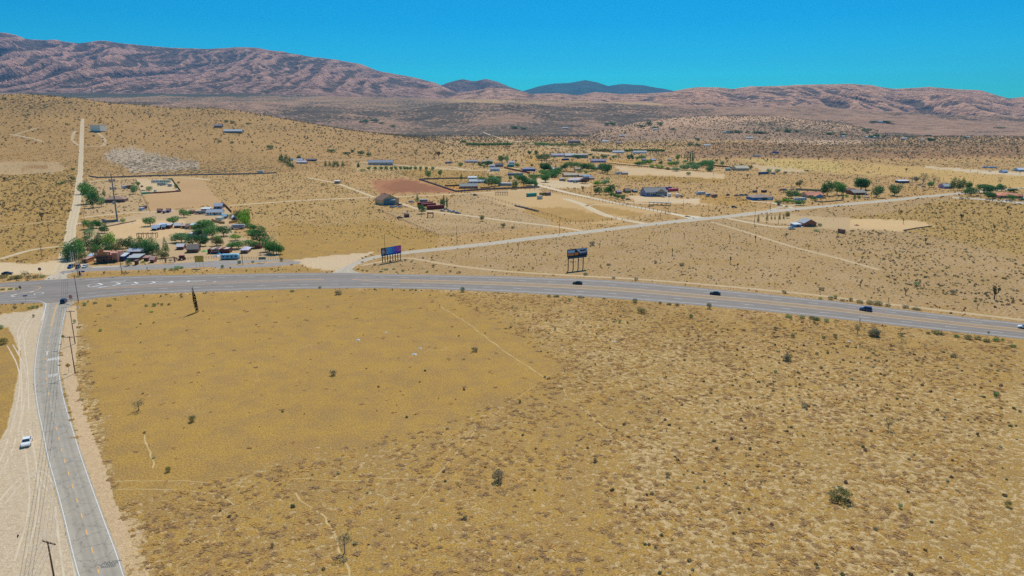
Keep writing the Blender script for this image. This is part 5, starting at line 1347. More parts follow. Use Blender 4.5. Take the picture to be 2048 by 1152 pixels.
def building(crop, x0, x1, yt, yb, label, wall=(200, 180, 150), roof=(150, 130, 115), kind='gable', D=None, yaw='E', name='house', cat='house', nwin=3, door=True, chimney=False, group=None, minh=2.4, porch=False, garage=False):
    if name in ('house', 'barn', 'lodge'): minh = max(minh, 4.4)
    loc, ph, L_, D, h, m = spot(crop, x0, x1, yt, yb, D, yaw, minh=minh)
    o = thing(name, label, cat, loc, ph, group)
    rise = {'gable': min(D * .28, h * .5), 'hip': min(D * .25, h * .48), 'shed': min(D * .12, h * .25), 'flat': .25}[kind]
    eave = max(h - rise, 1.9)
    wall = tuple(min(245, int(v * 1.15)) for v in wall); roof = tuple(int(v * .9) for v in roof)
    wm, rm = mc(wall), mc(roof, .8, .15)
    w = MB()
    if kind == 'gable':
        n = len(w.v); x, y = L_ / 2, D / 2
        w.v += [(-x, -y, 0), (x, -y, 0), (x, y, 0), (-x, y, 0), (-x, -y, eave), (x, -y, eave), (x, y, eave), (-x, y, eave), (-x, 0, eave + rise), (x, 0, eave + rise)]
        w.f += [(0, 1, 5, 4), (2, 3, 7, 6), (1, 2, 6, 9, 5), (3, 0, 4, 8, 7), (0, 3, 2, 1)]
    else:
        w.box((0, 0, eave / 2), (L_, D, eave))
    w.build('wall', wm, o)
    r_ = MB(); ov = .45; t = .16
    X, Y_ = L_ / 2 + ov, D / 2 + ov
    if kind == 'gable':
        dz = rise * ov / (D / 2)
        for s in (-1, 1):
            a, b_, c, d = (-X, s * Y_, eave - dz), (X, s * Y_, eave - dz), (X, 0, eave + rise), (-X, 0, eave + rise)
            up = lambda q: (q[0], q[1], q[2] + t)
            lo = lambda q: (q[0], q[1], q[2] + .012)
            n = len(r_.v); r_.v += [lo(a), lo(b_), lo(c), lo(d), up(a), up(b_), up(c), up(d)]
            r_.f += [tuple(n + i for i in q) for q in ((0, 1, 2, 3), (7, 6, 5, 4), (0, 4, 5, 1), (1, 5, 6, 2), (3, 7, 4, 0), (2, 6, 7, 3))]
    elif kind == 'hip':
        q = min(D / 2, L_ / 2) * .95
        n = len(r_.v)
        r_.v += [(-X, -Y_, eave + .01), (X, -Y_, eave + .01), (X, Y_, eave + .01), (-X, Y_, eave + .01), (-X, -Y_, eave + t), (X, -Y_, eave + t), (X, Y_, eave + t), (-X, Y_, eave + t), (-L_ / 2 + q, 0, eave + rise), (L_ / 2 - q, 0, eave + rise)]
        r_.f += [(0, 3, 2, 1), (0, 1, 5, 4), (1, 2, 6, 5), (2, 3, 7, 6), (3, 0, 4, 7), (4, 5, 9, 8), (6, 7, 8, 9), (5, 6, 9), (7, 4, 8)]
    elif kind == 'shed':
        n = len(r_.v)
        r_.v += [(-X, -Y_, eave + .01), (X, -Y_, eave + .01), (X, Y_, eave + rise), (-X, Y_, eave + rise), (-X, -Y_, eave + .01 + t), (X, -Y_, eave + .01 + t), (X, Y_, eave + rise + t), (-X, Y_, eave + rise + t)]
        r_.f += [(0, 3, 2, 1), (4, 5, 6, 7), (0, 1, 5, 4), (1, 2, 6, 5), (2, 3, 7, 6), (3, 0, 4, 7)]
    else:
        r_.box((0, 0, eave + .13), (L_ + .3, D + .3, .24))
    rf = r_.build('roof', rm, o)
    if chimney:
        MB().box((L_ * .2, .2, eave + rise * .9 + .5), (.7, .7, 1.6)).build('chimney', mc((120, 84, 70)), rf)
    if kind == 'gable' and L_ > 9:
        MB().box((0, 0, eave + rise + t + .03), (L_ + ov * 2, .25, .08)).build('ridge_cap', mc(tuple(int(v * .85) for v in roof), .8), rf)
    yf = -D / 2 - .03
    if nwin:
        for i in range(nwin):
            x = -L_ / 2 + L_ * (i + .5 + (.25 if door and i >= nwin / 2 else 0)) / (nwin + (.5 if door else 0))
            win(o, x, yf, eave * .55, min(1.5, L_ / nwin * .5), min(1.2, eave * .4))
        win(o, -L_ / 2 - .03, 0, eave * .55, min(1.4, D * .3), min(1.1, eave * .4), 'x')
    if door:
        MB().box((L_ * .04, yf - .01, min(1.05, eave * .45)), (1.0, .09, min(2.1, eave * .88))).build('door', mc((92, 74, 62)), o)
    if garage:
        MB().box((L_ * .33, yf - .01, min(1.15, eave * .45)), (min(4.6, L_ * .25), .09, min(2.3, eave * .86))).build('garage_door', WHITE, o)
    if porch:
        b = MB(); b.box((0, -D / 2 - 1.3, eave * .82), (L_ * .7, 2.5, .14))
        b.build('porch_roof', rm, o)
        for s in (-1, 1):
            MB().box((s * L_ * .33, -D / 2 - 2.4, eave * .4), (.18, .18, eave * .8)).build('post', WHITE, o)
    return o, L_, D, h

# --- vehicles
CARM = {}
def car_meshes(kind):
    if kind in CARM: return CARM[kind]
    b, g, t = MB(), MB(), MB()
    P = {'sedan': ([(-2.3, .34), (-2.36, .72), (-2.2, 1.0), (-1.5, 1.03), (.9, .99), (1.9, .86), (2.3, .66), (2.34, .34)], (-1.85, 1.05, -1.15, .25, 1.42)),
         'suv': ([(-2.35, .4), (-2.4, .85), (-2.3, 1.12), (.95, 1.1), (1.9, 1.0), (2.3, .75), (2.36, .4)], (-2.25, 1.05, -2.0, .35, 1.76)),
         'pickup': ([(-2.8, .45), (-2.85, .9), (-2.8, 1.12), (-.9, 1.12), (1.3, 1.12), (2.4, 1.02), (2.75, .8), (2.8, .42)], (-1.0, 1.35, -.85, .75, 1.82)),
         'van': ([(-2.6, .4), (-2.65, 1.0), (-2.6, 1.3), (1.4, 1.3), (2.2, 1.05), (2.5, .8), (2.55, .4)], (-2.58, 1.6, -2.55, 1.0, 2.1))}[kind]
    prof, (x0, x1, x2, x3, zt) = P
    hw_ = .92
    n = len(b.v); k = len(prof)
    for y, sc in ((-hw_, 1), (hw_, 1)):
        for x, z in prof: b.v.append((x, y * (1 - .07 * max(0, z - .5)), z))
    b.f += [tuple(range(n, n + k)), tuple(reversed(range(n + k, n + 2 * k)))]
    for i in range(k):
        j = (i + 1) % k; b.f.append((n + j, n + i, n + k + i, n + k + j))
    zs = prof[3][1] - .02
    n = len(g.v)
    for x, y, z in ((x0, -.84, zs), (x1, -.84, zs), (x1, .84, zs), (x0, .84, zs), (x2, -.68, zt - .05), (x3, -.68, zt - .05), (x3, .68, zt - .05), (x2, .68, zt - .05)): g.v.append((x, y, z))
    g.f += [tuple(n + i for i in q) for q in ((0, 1, 5, 4), (1, 2, 6, 5), (2, 3, 7, 6), (3, 0, 4, 7), (4, 5, 6, 7))]
    t.box(((x2 + x3) / 2, 0, zt - .02), (x3 - x2 + .1, 1.42, .08))
    for s in (-1, 1):
        for xa2, xb2 in ((x2, x0), (x3, x1)):
            t.tube([(xb2, s * .85, zs), (xa2, s * .69, zt - .03)], .05, 4)
        t.tube([((x0 + x1) / 2, s * .86, zs), ((x2 + x3) / 2, s * .7, zt - .03)], .05, 4)
    w = MB(); w.tube([(0, -.12, 0), (0, .12, 0)], .34, 12)
    rim = MB(); rim.tube([(0, -.13, 0), (0, .13, 0)], .19, 8)
    l = MB(); l.box((0, 0, 0), (.08, .38, .16))
    wx = {'sedan': (-1.4, 1.4), 'suv': (-1.4, 1.45), 'pickup': (-1.75, 1.8), 'van': (-1.6, 1.6)}[kind]
    fx = prof[-2][0]; bx = prof[1][0]
    extra = MB().box((-1.9, 0, 1.13), (1.6, 1.45, .04)).mesh('bed_liner', DARK) if kind == 'pickup' else None
    CARM[kind] = (b.mesh('body'), g.mesh('windows', GLASS), t.mesh('roof'), w.mesh('wheel', TIRE), rim.mesh('rim', STEEL), l.mesh('headlight', WHITE), l.mesh('tail_light', mc((170, 40, 36))), wx, fx, bx, extra)
    return CARM[kind]
def vehicle(loc, rz, rgb, kind, label, group=None, name='parked_car', small=True):
    body, glass, roof, wheel, rim, hl, tl, wx, fx, bx, extra = car_meshes(kind)
    z = loc[2] + (.03 if loc[1] < 925 else .1)
    o = thing(name, label, {'sedan': 'car', 'suv': 'car', 'pickup': 'pickup truck', 'van': 'van'}[kind], (loc[0], loc[1], z), rz, group)
    m = mc(rgb, .3, .03)
    for nm, me in (('body', body), ('roof', roof)):
        me2 = MCOL.get((kind, nm, rgb))
        if me2 is None:
            me2 = me.copy(); me2.materials.clear(); me2.materials.append(m); MCOL[(kind, nm, rgb)] = me2
        link(nm, me2, o)
    link('windows', glass, o)
    if extra: link('bed_liner', extra, o)
    for x in wx:
        for s in (-1, 1):
            w = link('wheel', wheel, o); w.location = (x, s * .84, .34)
            if not small: link('rim', rim, w)
    if not small:
        for s in (-1, 1):
            h = link('headlight', hl, o); h.location = (fx + .0, s * .62, .68)
            t = link('tail_light', tl, o); t.location = (bx, s * .62, .82)
    return o
def cars(crop, rows, group):
    for x, y, yaw, rgb, kind, label in rows:
        ox, oy, k = CROP[crop]
        p = hit(ox + x / k, oy + y / k)
        ph = {'E': R(32), 'N': R(122)}.get(yaw, yaw if not isinstance(yaw, str) else 0)
        vehicle(p, ph, rgb, kind, label, group)

def hwy_car(px_, f_, rgb, kind, label, back=False):
    a, b_ = hit(px_ - 4, hrow(f_, px_ - 4)), hit(px_ + 4, hrow(f_, px_ + 4))
    ph = math.atan2(b_[1] - a[1], b_[0] - a[0]) + (math.pi if back else 0)
    p = hit(px_, hrow(f_, px_))
    return vehicle(p, ph, rgb, kind, label, 'cars driving on the highway', 'car', small=False)
hwy_car(1155, .31, (24, 44, 54), 'sedan', 'dark teal car on the highway below the second billboard', True)
hwy_car(1430, .30, (26, 40, 46), 'sedan', 'dark car in the middle of the three on the highway', True)
hwy_car(1731, .32, (30, 62, 118), 'suv', 'dark blue sport utility car on the highway at right', True)
hwy_car(2050, .33, (226, 230, 232), 'sedan', 'white car cut by the right edge of the picture', True)
p = hit(54, 888); vehicle(p, R(-62), (236, 236, 236), 'sedan', 'white car parked on the pale dirt left of the road', None, 'parked_car', False)
p = hit(128, 605); vehicle(p, R(62 + 48), (28, 62, 96), 'suv', 'dark blue car waiting at the end of the lane', None, 'car', False)
cars('a', [(730,1052,R(-80),(40,84,142),'pickup','blue pickup parked at the dirt road mouth'), (800,1056,R(-70),(60,66,78),'suv','dark car parked between the blue pickup and the silver one'), (872,1048,R(-82),(206,212,216),'sedan','silver car parked beside the store front')], 'cars parked by the store')
cars('g', [(75,250,R(20),(38,44,84),'sedan','dark blue car behind the roadside bushes at far left')], 'car on the apron')
cars('a', [(1112,392,R(30),(60,70,84),'sedan','dark car under the brown carport'), (1172,396,R(100),(210,214,218),'van','white van beside the carport'), (1455,225,R(100),(120,52,48),'suv','small red vehicle in the trailer yard'), (1592,275,R(100),(216,220,222),'van','white van beside the round bush in the trailer yard'), (1468,268,R(30),(190,190,190),'sedan','grey car behind the teal fence'), (1820,268,R(30),(200,204,206),'sedan','pale car at the corner of the dark fence')], 'vehicles in the upper left yards')
cars('c', [(430,590,R(20),(120,160,180),'sedan','pale blue car in front of the tan house'), (470,585,R(40),(206,208,208),'sedan','white car beside the pale blue one'), (515,588,R(30),(214,214,216),'sedan','white car at the right of the tan house'), (505,570,R(60),(120,50,50),'pickup','dark red pickup by the tan house'), (630,540,R(20),(224,224,220),'van','white van left of the upper red container'), (950,628,R(-10),(196,198,200),'sedan','grey junk car nearest the red containers'), (985,612,R(10),(176,170,160),'sedan','tan junk car at the top of the row'), (1022,632,R(-15),(206,210,210),'sedan','white junk car in the row'), (1060,640,R(-20),(186,190,190),'pickup','pale pickup in the junk row'), (1105,652,R(-20),(130,134,136),'sedan','dark grey junk car at the end of the row'), (510,698,R(20),(64,58,66),'sedan','dark wreck by the diagonal fence'),
 (1282,468,R(30),(60,70,72),'suv','dark truck by the ranch posts'), (1480,395,R(20),(120,50,46),'sedan','small red car right of the yellow container'), (1700,118,R(20),(200,196,196),'sedan','white car on the far grass'), (1090,125,R(10),(170,176,184),'sedan','grey car right of the blue box trailer'), (1180,118,R(10),(196,196,200),'sedan','pale car at the far homesteads')], 'vehicles around the lots')
cars('d', [(1055,665,R(10),(70,90,104),'sedan','blue grey car at the dirt drive entrance'), (1415,638,R(-60),(190,196,200),'suv','silver car in front of the grey blue house'), (1600,632,R(-20),(80,84,96),'sedan','dark car beside the round green tree'), (515,492,R(15),(190,194,200),'pickup','silver pickup in front of the pink roofed house'), (715,535,R(30),(90,86,88),'sedan','dark car by the dirt drive bend')], 'vehicles at the farm houses')
cars('e', [(320,525,R(40),(70,84,104),'pickup','dark truck in the scrap row'), (420,532,R(20),(84,96,120),'pickup','second dark truck in the scrap row'), (480,530,R(20),(176,180,178),'van','grey van in the scrap row'), (525,525,R(20),(60,150,120),'pickup','green truck at the end of the scrap row'), (392,665,R(-20),(64,92,104),'suv','dark green car alone on the ochre verge'), (690,582,R(10),(170,196,206),'sedan','pale blue car in front of the blue house'), (905,636,R(60),(60,90,120),'suv','blue car at the end of the white drive'), (930,468,R(30),(190,100,92),'pickup','red and white truck behind the sheds'), (975,466,R(20),(130,150,190),'van','blue van behind the sheds'), (1060,462,R(10),(206,206,200),'pickup','white truck right of the blue van'), (1425,558,R(20),(160,50,56),'sedan','red car in front of the orange roofed house'), (1055,915,R(8),(224,226,228),'suv','white car nearest the road at the brick house')], 'vehicles along the side road')
cars('f', [(845,430,R(10),(190,196,204),'pickup','pale pickup under the grey trees'), (800,408,R(10),(110,96,110),'sedan','dark car under the grey trees'), (1815,585,R(-6),(228,228,228),'sedan','white car before the far right orange roof'), (1985,580,R(-6),(40,110,84),'pickup','green pickup at the right edge of the picture'), (185,520,R(20),(80,100,150),'sedan','blue car beside the brown roofed house'), (200,552,R(20),(214,216,216),'sedan','white car by the roadside conifer'), (1610,248,R(10),(150,170,196),'sedan','blue car on the pale far lot'), (1700,458,R(10),(214,214,214),'sedan','white car behind the far right orange roof')], 'vehicles at the far right')

# --- containers, trailers
def container(crop, x0, x1, yt, yb, rgb, label, yaw='E', D=2.5, name='shipping_container', cat='container', group=None):
    loc, ph, L_, D, h, m = spot(crop, x0, x1, yt, yb, D, yaw, minh=2.5)
    L_ = max(L_, 5.0); h = min(h, 3.4)
    o = thing(name, label, cat, loc, ph, group)
    b = MB(); n = max(8, int(L_ / .6))
    prof = []
    for i in range(n):
        x0_ = -L_ / 2 + L_ * i / n; w_ = L_ / n
        prof += [(x0_, 0), (x0_ + w_ * .4, 0), (x0_ + w_ * .5, .06), (x0_ + w_ * .9, .06)]
    prof.append((L_ / 2, 0))
    for s in (-1, 1):
        k = len(b.v)
        for x, q in prof: b.v += [(x, s * (D / 2 - q), .15), (x, s * (D / 2 - q), h - .05)]
        for i in range(len(prof) - 1):
            a = k + 2 * i; b.f.append((a, a + 2, a + 3, a + 1) if s < 0 else (a, a + 1, a + 3, a + 2))
    b.box((0, 0, h), (L_, D + .02, .1)); b.box((0, 0, .1), (L_, D + .02, .12)); b.box((L_ / 2 - .03, 0, h / 2), (.06, D, h - .1))
    b.build('body', mc(rgb, .55, .12), o)
    for s in (-1, 1):
        MB().box((-L_ / 2 - .02, s * D / 4, h / 2), (.07, D / 2 - .05, h - .3)).build('door', mc(tuple(int(v * .92) for v in rgb), .55), o)
    return o
container('c', 690,850,530,570,(136,44,40),'dark red container at the back of the three',)
container('c', 728,882,546,580,(140,46,42),'dark red container in the middle of the three')
container('c', 785,968,562,612,(132,42,40),'longest dark red container, at the front of the three')
container('c', 1335,1437,376,400,(214,160,52),'yellow container inside the block wall')
container('c', 1805,1912,434,480,(52,160,146),'teal green container on the dirt lot')
container('c', 1915,1972,466,506,(210,204,190),'small white container right of the teal one', D=2.4)
container('d', 146,208,586,622,(176,150,72),'mustard yellow container on the dirt lot')
container('d', 206,266,586,622,(140,116,122),'grey brown container right of the mustard one')
container('d', 374,452,238,262,(44,88,140),'blue container on the orange grass')
container('d', 1436,1502,530,562,(48,70,150),'blue container behind the grey blue house')
container('d', 1460,1570,544,582,(214,84,112),'bright pink container beside the grey blue house')
container('e', 674,784,250,284,(56,110,150),'blue container beyond the yellow field')
container('e', 820,866,262,282,(150,150,170),'small grey container right of the far blue one')
container('c', 975,1042,108,142,(128,140,170),'grey blue box trailer at the far homesteads')
container('e', 604,656,464,492,(140,116,108),'small brown container behind the blue house', D=2.3)
container('e', 704,768,460,492,(96,60,52),'dark red container behind the blue house', D=2.3)

def trailer(crop, x0, x1, yt, yb, rgb, label, yaw='E', D=2.5, nwin=4, stripe=None, name='travel_trailer', cat='trailer', front=False):
    loc, ph, L_, D, h, m = spot(crop, x0, x1, yt, yb, D, yaw, minh=2.6)
    h = min(h, 3.6); L_ = max(L_, 4.5)
    o = thing(name, label, cat, loc, ph)
    b = MB(); x = L_ / 2
    prof = [(-x + .1, .5), (-x, .9), (-x, h - .5), (-x + .35, h - .08), (-x + .7, h), (x - .9, h), (x - .4, h - .15), (x - .05, h - .7), (x, 1.2), (x - .15, .5)]
    b.prism(prof, -D / 2, D / 2); b.build('body', mc(rgb, .4, .06), o)
    for i in range(nwin):
        xx = -x + L_ * (i + .7) / (nwin + .4)
        win(o, xx, -D / 2 - .02, h * .62, min(1.1, L_ / nwin * .45), .75)
    MB().box((x * .25, -D / 2 - .02, h * .46), (.75, .07, 1.8)).build('door', mc(tuple(int(v * .86) for v in rgb)), o)
    for s in (-1, 1):
        for dx in (-.45, .45):
            w = MB().tube([(0, -.12, 0), (0, .12, 0)], .36, 10).build('wheel', TIRE, o); w.location = (dx - L_ * .1, s * (D / 2 - .12), .36)
    if stripe: MB().box((0, -D / 2 - .025, h * .36), (L_ * .95, .03, .22)).build('stripe', mc(stripe), o)
    MB().box((x + .55, 0, .5), (1.2, .12, .12)).build('hitch', DARK, o)
    return o
trailer('b', 475,662,905,972,(150,196,214),'long pale blue mobile home with white roof by the frontage road', stripe=None, nwin=4, name='mobile_home', cat='mobile home', yaw=8, D=3)
trailer('a', 1560,1742,140,186,(220,216,206),'long white trailer at the top of the trailer yard', yaw=10, nwin=5)
trailer('a', 1615,1705,180,212,(196,198,200),'grey white trailer behind the bushes in the trailer yard', yaw=10)
trailer('a', 1718,1764,192,222,(214,214,216),'short white trailer near the dark fence', yaw=20, nwin=2)
trailer('a', 1246,1306,195,246,(226,226,222),'white camper alone on the graded lot', yaw=60, D=2.6, nwin=2)
trailer('d', 1455,1502,595,636,(226,228,230),'white camper in front of the pink container', yaw=70, nwin=2)
trailer('d', 1535,1580,595,640,(224,224,224),'white motorhome beside the round tree', yaw=70, nwin=2)
trailer('d', 1368,1412,600,630,(216,220,224),'small white trailer against the grey blue house', yaw=20, nwin=2)
trailer('d', 1748,1846,578,616,(210,216,226),'large white fifth wheel trailer at the scrap row', yaw=20)
trailer('d', 1846,1902,596,630,(176,190,196),'grey white camper at the scrap row', yaw=20, nwin=2)
trailer('d', 1905,1970,604,642,(170,130,116),'brown camper at the scrap row', yaw=20, nwin=2)
trailer('e', 1075,1222,546,590,(206,210,216),'long silver coach parked before the orange roofed house', yaw=10, nwin=6)
trailer('e', 602,698,52,80,(214,210,204),'white mobile home far beyond the yellow field', yaw=5)
trailer('e', 826,908,12,38,(110,130,190),'blue mobile home far beyond the yellow field', yaw=5)
trailer('f', 1520,1592,190,213,(170,190,216),'pale blue trailer on the far lot', yaw=0, nwin=2)
trailer('f', 1596,1684,192,216,(176,196,220),'second pale blue trailer on the far lot', yaw=0, nwin=2)
trailer('c', 1615,1772,230,268,(120,138,170),'grey blue mobile home by the red fence', yaw=4, D=3.5, name='mobile_home', cat='mobile home')
trailer('b', 205,332,474,506,(140,144,150),'grey tank trailer left of the white lodge', yaw=8, nwin=2)
trailer('b', 845,906,56,88,(206,210,216),'white camper at the end of the dark wall', yaw=5, nwin=2)
trailer('d', 925,982,376,406,(206,214,226),'white box trailer at the end of the fenced field', yaw=8, nwin=1)

def bus():
    loc, ph, L_, D, h, m = spot('b', 568, 716, 604, 660, 2.6, 14, minh=3)
    o = thing('bus', 'old silver and white bus parked in the yard', 'bus', loc, ph); x = L_ / 2; h = min(h, 3.4)
    b = MB(); b.prism([(-x, .6), (-x - .05, 1.3), (-x + .9, 1.7), (-x + 1.3, h - .3), (-x + 1.8, h), (x - .4, h), (x, h - .4), (x, .6)], -1.25, 1.25)
    b.build('body', mc((196, 202, 212), .35), o)
    for i in range(9): win(o, -x + 2.0 + (L_ - 3) * i / 9 + .4, -1.27, h * .68, (L_ - 3) / 9 * .7, .75)
    MB().box((0, -1.27, 1.1), (L_ * .94, .03, .25)).build('stripe', mc((150, 70, 60)), o)
    for s in (-1, 1):
        for dx in (-x + 1.6, x - 2.4):
            w = MB().tube([(0, -.15, 0), (0, .15, 0)], .48, 12).build('wheel', TIRE, o); w.location = (dx, s * 1.12, .48)
bus()

# --- houses
B = building
B('c', 270,492,455,566,'tan two storey house with steep brown gable roof',(196,160,122),(140,104,82),'gable',D=17,yaw=122,nwin=4,chimney=True,porch=False,minh=9)
B('c', 352,462,505,566,'low blue grey lean-to in front of the tan house',(86,112,124),(150,160,176),'shed',D=4,yaw=5,name='lean_to',cat='lean-to',nwin=0,door=False)
B('c', 190,446,104,156,'long pale grey ranch house beyond the planted tree row',(188,176,166),(160,166,176),'gable',D=13,yaw=6,nwin=6,garage=True)
B('c', 1118,1310,338,396,'pinkish barn with grey metal roof inside the block wall',(168,120,104),(150,158,152),'gable',D=11,yaw=8,name='barn',cat='barn',nwin=5,door=False)
B('c', 1210,1300,278,310,'white flat roofed house behind the pink barn',(196,196,206),(214,220,224),'shed',D=9,yaw=8)
B('c', 1215,1400,300,340,'long grey roofed house behind the pink barn',(190,180,190),(196,204,206),'gable',D=11,yaw=8,nwin=4)
B('c', 1520,1655,332,366,'low round grey water tank among the trees',(160,158,156),(178,176,170),'flat',D=14,yaw=0,name='water_tank',cat='water tank',nwin=0,door=False)
B('c', 1762,1900,178,220,'blue house with grey blue roof by the red fence',(44,84,150),(140,150,176),'hip',D=10,yaw=6,nwin=3)
B('c', 1434,1536,178,218,'small white house alone before the homesteads',(214,216,220),(186,190,196),'gable',D=7,yaw=0,nwin=3)
B('c', 1180,1312,100,130,'cluster shed with pale roof at the far homesteads',(140,130,160),(186,176,180),'gable',D=9,yaw=4)
B('c', 1352,1462,100,140,'brown walled far house with cream roof',(150,110,84),(208,182,156),'gable',D=10,yaw=4)
B('c', 1430,1482,148,182,'small silver shed behind the white house',(150,160,176),(196,202,206),'gable',D=6,yaw=4,name='shed',cat='shed',nwin=0)
B('c', 1486,1570,138,172,'dark navy roofed shed by the tall grey tree',(70,70,96),(60,60,90),'gable',D=9,yaw=4,name='shed',cat='shed',nwin=0)
B('c', 1625,1684,112,150,'lavender white house at the grass edge',(196,186,200),(206,204,210),'gable',D=8,yaw=4)
B('c', 1610,1680,146,176,'turquoise shed at the grass edge',(50,140,140),(60,150,150),'shed',D=5,yaw=4,name='shed',cat='shed',nwin=0)
B('c', 555,608,648,690,'dark rusty shed by the diagonal fence',(110,76,66),(96,70,66),'shed',D=4,yaw=32,name='shed',cat='shed',nwin=0,door=False)
B('c', 715,795,508,534,'grey roofed carport behind the red containers',(110,110,116),(160,164,170),'flat',D=5,yaw=8,name='carport',cat='carport',nwin=0,door=False)
B('d', 1178,1452,528,632,'large grey blue house with wide grey gable roof',(120,128,160),(146,144,142),'gable',D=15,yaw=12,nwin=6,chimney=True,porch=True)
B('d', 1330,1410,545,630,'gabled front wing of the large grey blue house',(160,140,124),(142,140,138),'gable',D=9,yaw=102,name='house_wing',cat='house wing',nwin=1,door=False)
B('d', 380,545,388,432,'long beige barn between the trees',(178,160,128),(196,180,150),'gable',D=12,yaw=10,name='barn',cat='barn',nwin=0)
B('d', 540,630,402,432,'tan outbuilding at the end of the beige barn',(170,150,120),(200,184,156),'gable',D=8,yaw=10,name='shed',cat='shed',nwin=1)
B('d', 430,640,432,484,'pink white roofed house with arches',(176,180,196),(220,200,196),'hip',D=13,yaw=10,nwin=6,porch=True)
B('d', 350,410,432,470,'small round roofed shed left of the pink roofed house',(140,130,136),(196,180,166),'hip',D=7,yaw=10,name='shed',cat='shed',nwin=0)
B('d', 590,684,414,444,'shed with bright blue roof panels',(196,196,196),(70,140,190),'shed',D=9,yaw=10,name='shed',cat='shed',nwin=0)
B('d', 648,710,428,456,'brown shed right of the blue roofed one',(150,124,112),(186,160,150),'gable',D=6,yaw=10,name='shed',cat='shed',nwin=0)
B('d', 248,340,330,366,'white roofed shed behind the dense tree clump',(196,180,160),(226,222,214),'gable',D=10,yaw=10,name='shed',cat='shed',nwin=0)
B('d', 500,580,330,366,'tan roofed house half hidden by trees',(186,160,130),(196,170,140),'gable',D=9,yaw=10,nwin=1)
B('d', 700,770,318,352,'pale roofed shed between the barn trees',(176,160,160),(196,178,170),'gable',D=8,yaw=10,name='shed',cat='shed',nwin=0)
B('d', 985,1056,376,406,'reddish brown shed at the end of the fenced field',(150,96,80),(206,190,186),'gable',D=6,yaw=8,name='shed',cat='shed',nwin=0)
B('d', 668,832,248,284,'lavender mobile home on the orange grass',(160,150,180),(176,170,196),'gable',D=8,yaw=6,nwin=5,name='mobile_home',cat='mobile home')
B('d', 262,400,188,226,'low lavender grey building with white door',(176,166,182),(186,178,190),'gable',D=14,yaw=6,nwin=2)
B('d', 398,510,188,230,'long grey metal barn behind the blue container',(150,144,148),(206,210,214),'gable',D=16,yaw=6,name='barn',cat='barn',nwin=0)
B('d', 505,645,192,236,'grey shed with sloping wing right of the metal barn',(146,140,140),(176,170,160),'shed',D=14,yaw=6,name='shed',cat='shed',nwin=0)
B('d', 438,568,46,84,'large brown roofed villa on the far slope',(160,124,120),(140,112,116),'hip',D=20,yaw=6,nwin=3)
B('d', 784,856,54,76,'white roofed house on the far slope',(196,186,176),(230,228,228),'gable',D=12,yaw=6,nwin=0)
B('d', 930,1004,66,90,'pink brown roofed far house',(180,150,136),(170,136,124),'hip',D=14,yaw=6,nwin=0)
B('d', 890,1015,158,186,'low white building inside the dark windbreak',(206,206,210),(220,220,220),'gable',D=10,yaw=6,nwin=0)
B('d', 1100,1245,160,190,'long white building inside the dark windbreak',(214,214,216),(206,206,206),'gable',D=10,yaw=6,nwin=0)
B('d', 1278,1342,240,268,'lavender roofed house among the green trees',(176,170,190),(190,186,206),'gable',D=9,yaw=6,nwin=2)
B('d', 1195,1240,240,266,'grey shed left of the lavender roofed house',(140,140,150),(160,160,166),'gable',D=7,yaw=6,name='shed',cat='shed',nwin=0)
B('d', 1460,1500,240,270,'small grey house behind the green trees',(170,166,160),(176,172,170),'gable',D=8,yaw=6,nwin=0)
B('d', 925,990,570,602,'purple grey shed left of the large grey blue house',(96,80,96),(140,130,150),'gable',D=7,yaw=10,name='shed',cat='shed',nwin=0)
B('d', 1005,1085,560,592,'dark brown roofed barn behind the purple shed',(120,100,84),(110,90,80),'gable',D=9,yaw=10,name='barn',cat='barn',nwin=0)
B('d', 1090,1154,564,590,'grey roofed stable beside the grey blue house',(110,112,110),(130,140,140),'gable',D=8,yaw=10,name='stable',cat='stable',nwin=0)
B('e', 360,562,178,240,'long beige steel barn beyond the fenced field',(180,164,136),(206,190,160),'gable',D=18,yaw=8,name='barn',cat='barn',nwin=0,door=False)
B('e', 290,352,204,238,'small green grey shed left of the beige steel barn',(140,170,160),(176,196,190),'shed',D=6,yaw=8,name='shed',cat='shed',nwin=0)
B('e', 535,832,502,584,'bright blue house with brown grey roof',(58,120,176),(158,132,120),'hip',D=14,yaw=10,nwin=5,garage=True)
B('e', 1158,1412,476,552,'house with terracotta orange roof and tan walls',(186,160,130),(212,128,94),'gable',D=14,yaw=8,nwin=3)
B('e', 1300,1415,505,556,'front wing of the orange roofed house with blue garage',(110,150,180),(214,130,96),'gable',D=9,yaw=98,name='house_wing',cat='house wing',nwin=0,garage=True)
B('e', 1636,1800,440,496,'long house with dark brown roof behind the round trees',(110,74,60),(136,98,84),'gable',D=12,yaw=8,nwin=2)
B('e', 1690,1905,452,520,'grey roofed open carport wing of the brown house',(120,78,62),(158,150,140),'gable',D=13,yaw=8,name='carport',cat='carport',nwin=0,door=False)
B('e', 1122,1330,782,884,'small brick house with metal gable roof and white porch posts',(150,92,66),(170,176,180),'gable',D=10,yaw=100,nwin=2,porch=True)
B('e', 1040,1160,838,890,'blue white lean-to shed left of the brick house',(110,140,180),(220,226,232),'shed',D=5,yaw=12,name='shed',cat='shed',nwin=0)
B('e', 1586,1666,906,962,'rusty square tank house on the dirt yard',(130,94,74),(150,118,96),'flat',D=5,yaw=12,name='tank_house',cat='shed',nwin=0,door=False)
B('f', 524,672,344,382,'dark shed with long white roof beyond the trees',(52,64,84),(214,222,232),'shed',D=8,yaw=4,name='shed',cat='shed',nwin=0)
B('f', 1024,1166,384,446,'lavender house with pale green roof by the tall pines',(160,146,190),(176,190,186),'gable',D=10,yaw=8,nwin=4)
B('f', 1636,1956,482,560,'wide house with bright orange tile roof at far right',(176,140,110),(222,132,96),'hip',D=16,yaw=-4,nwin=5)
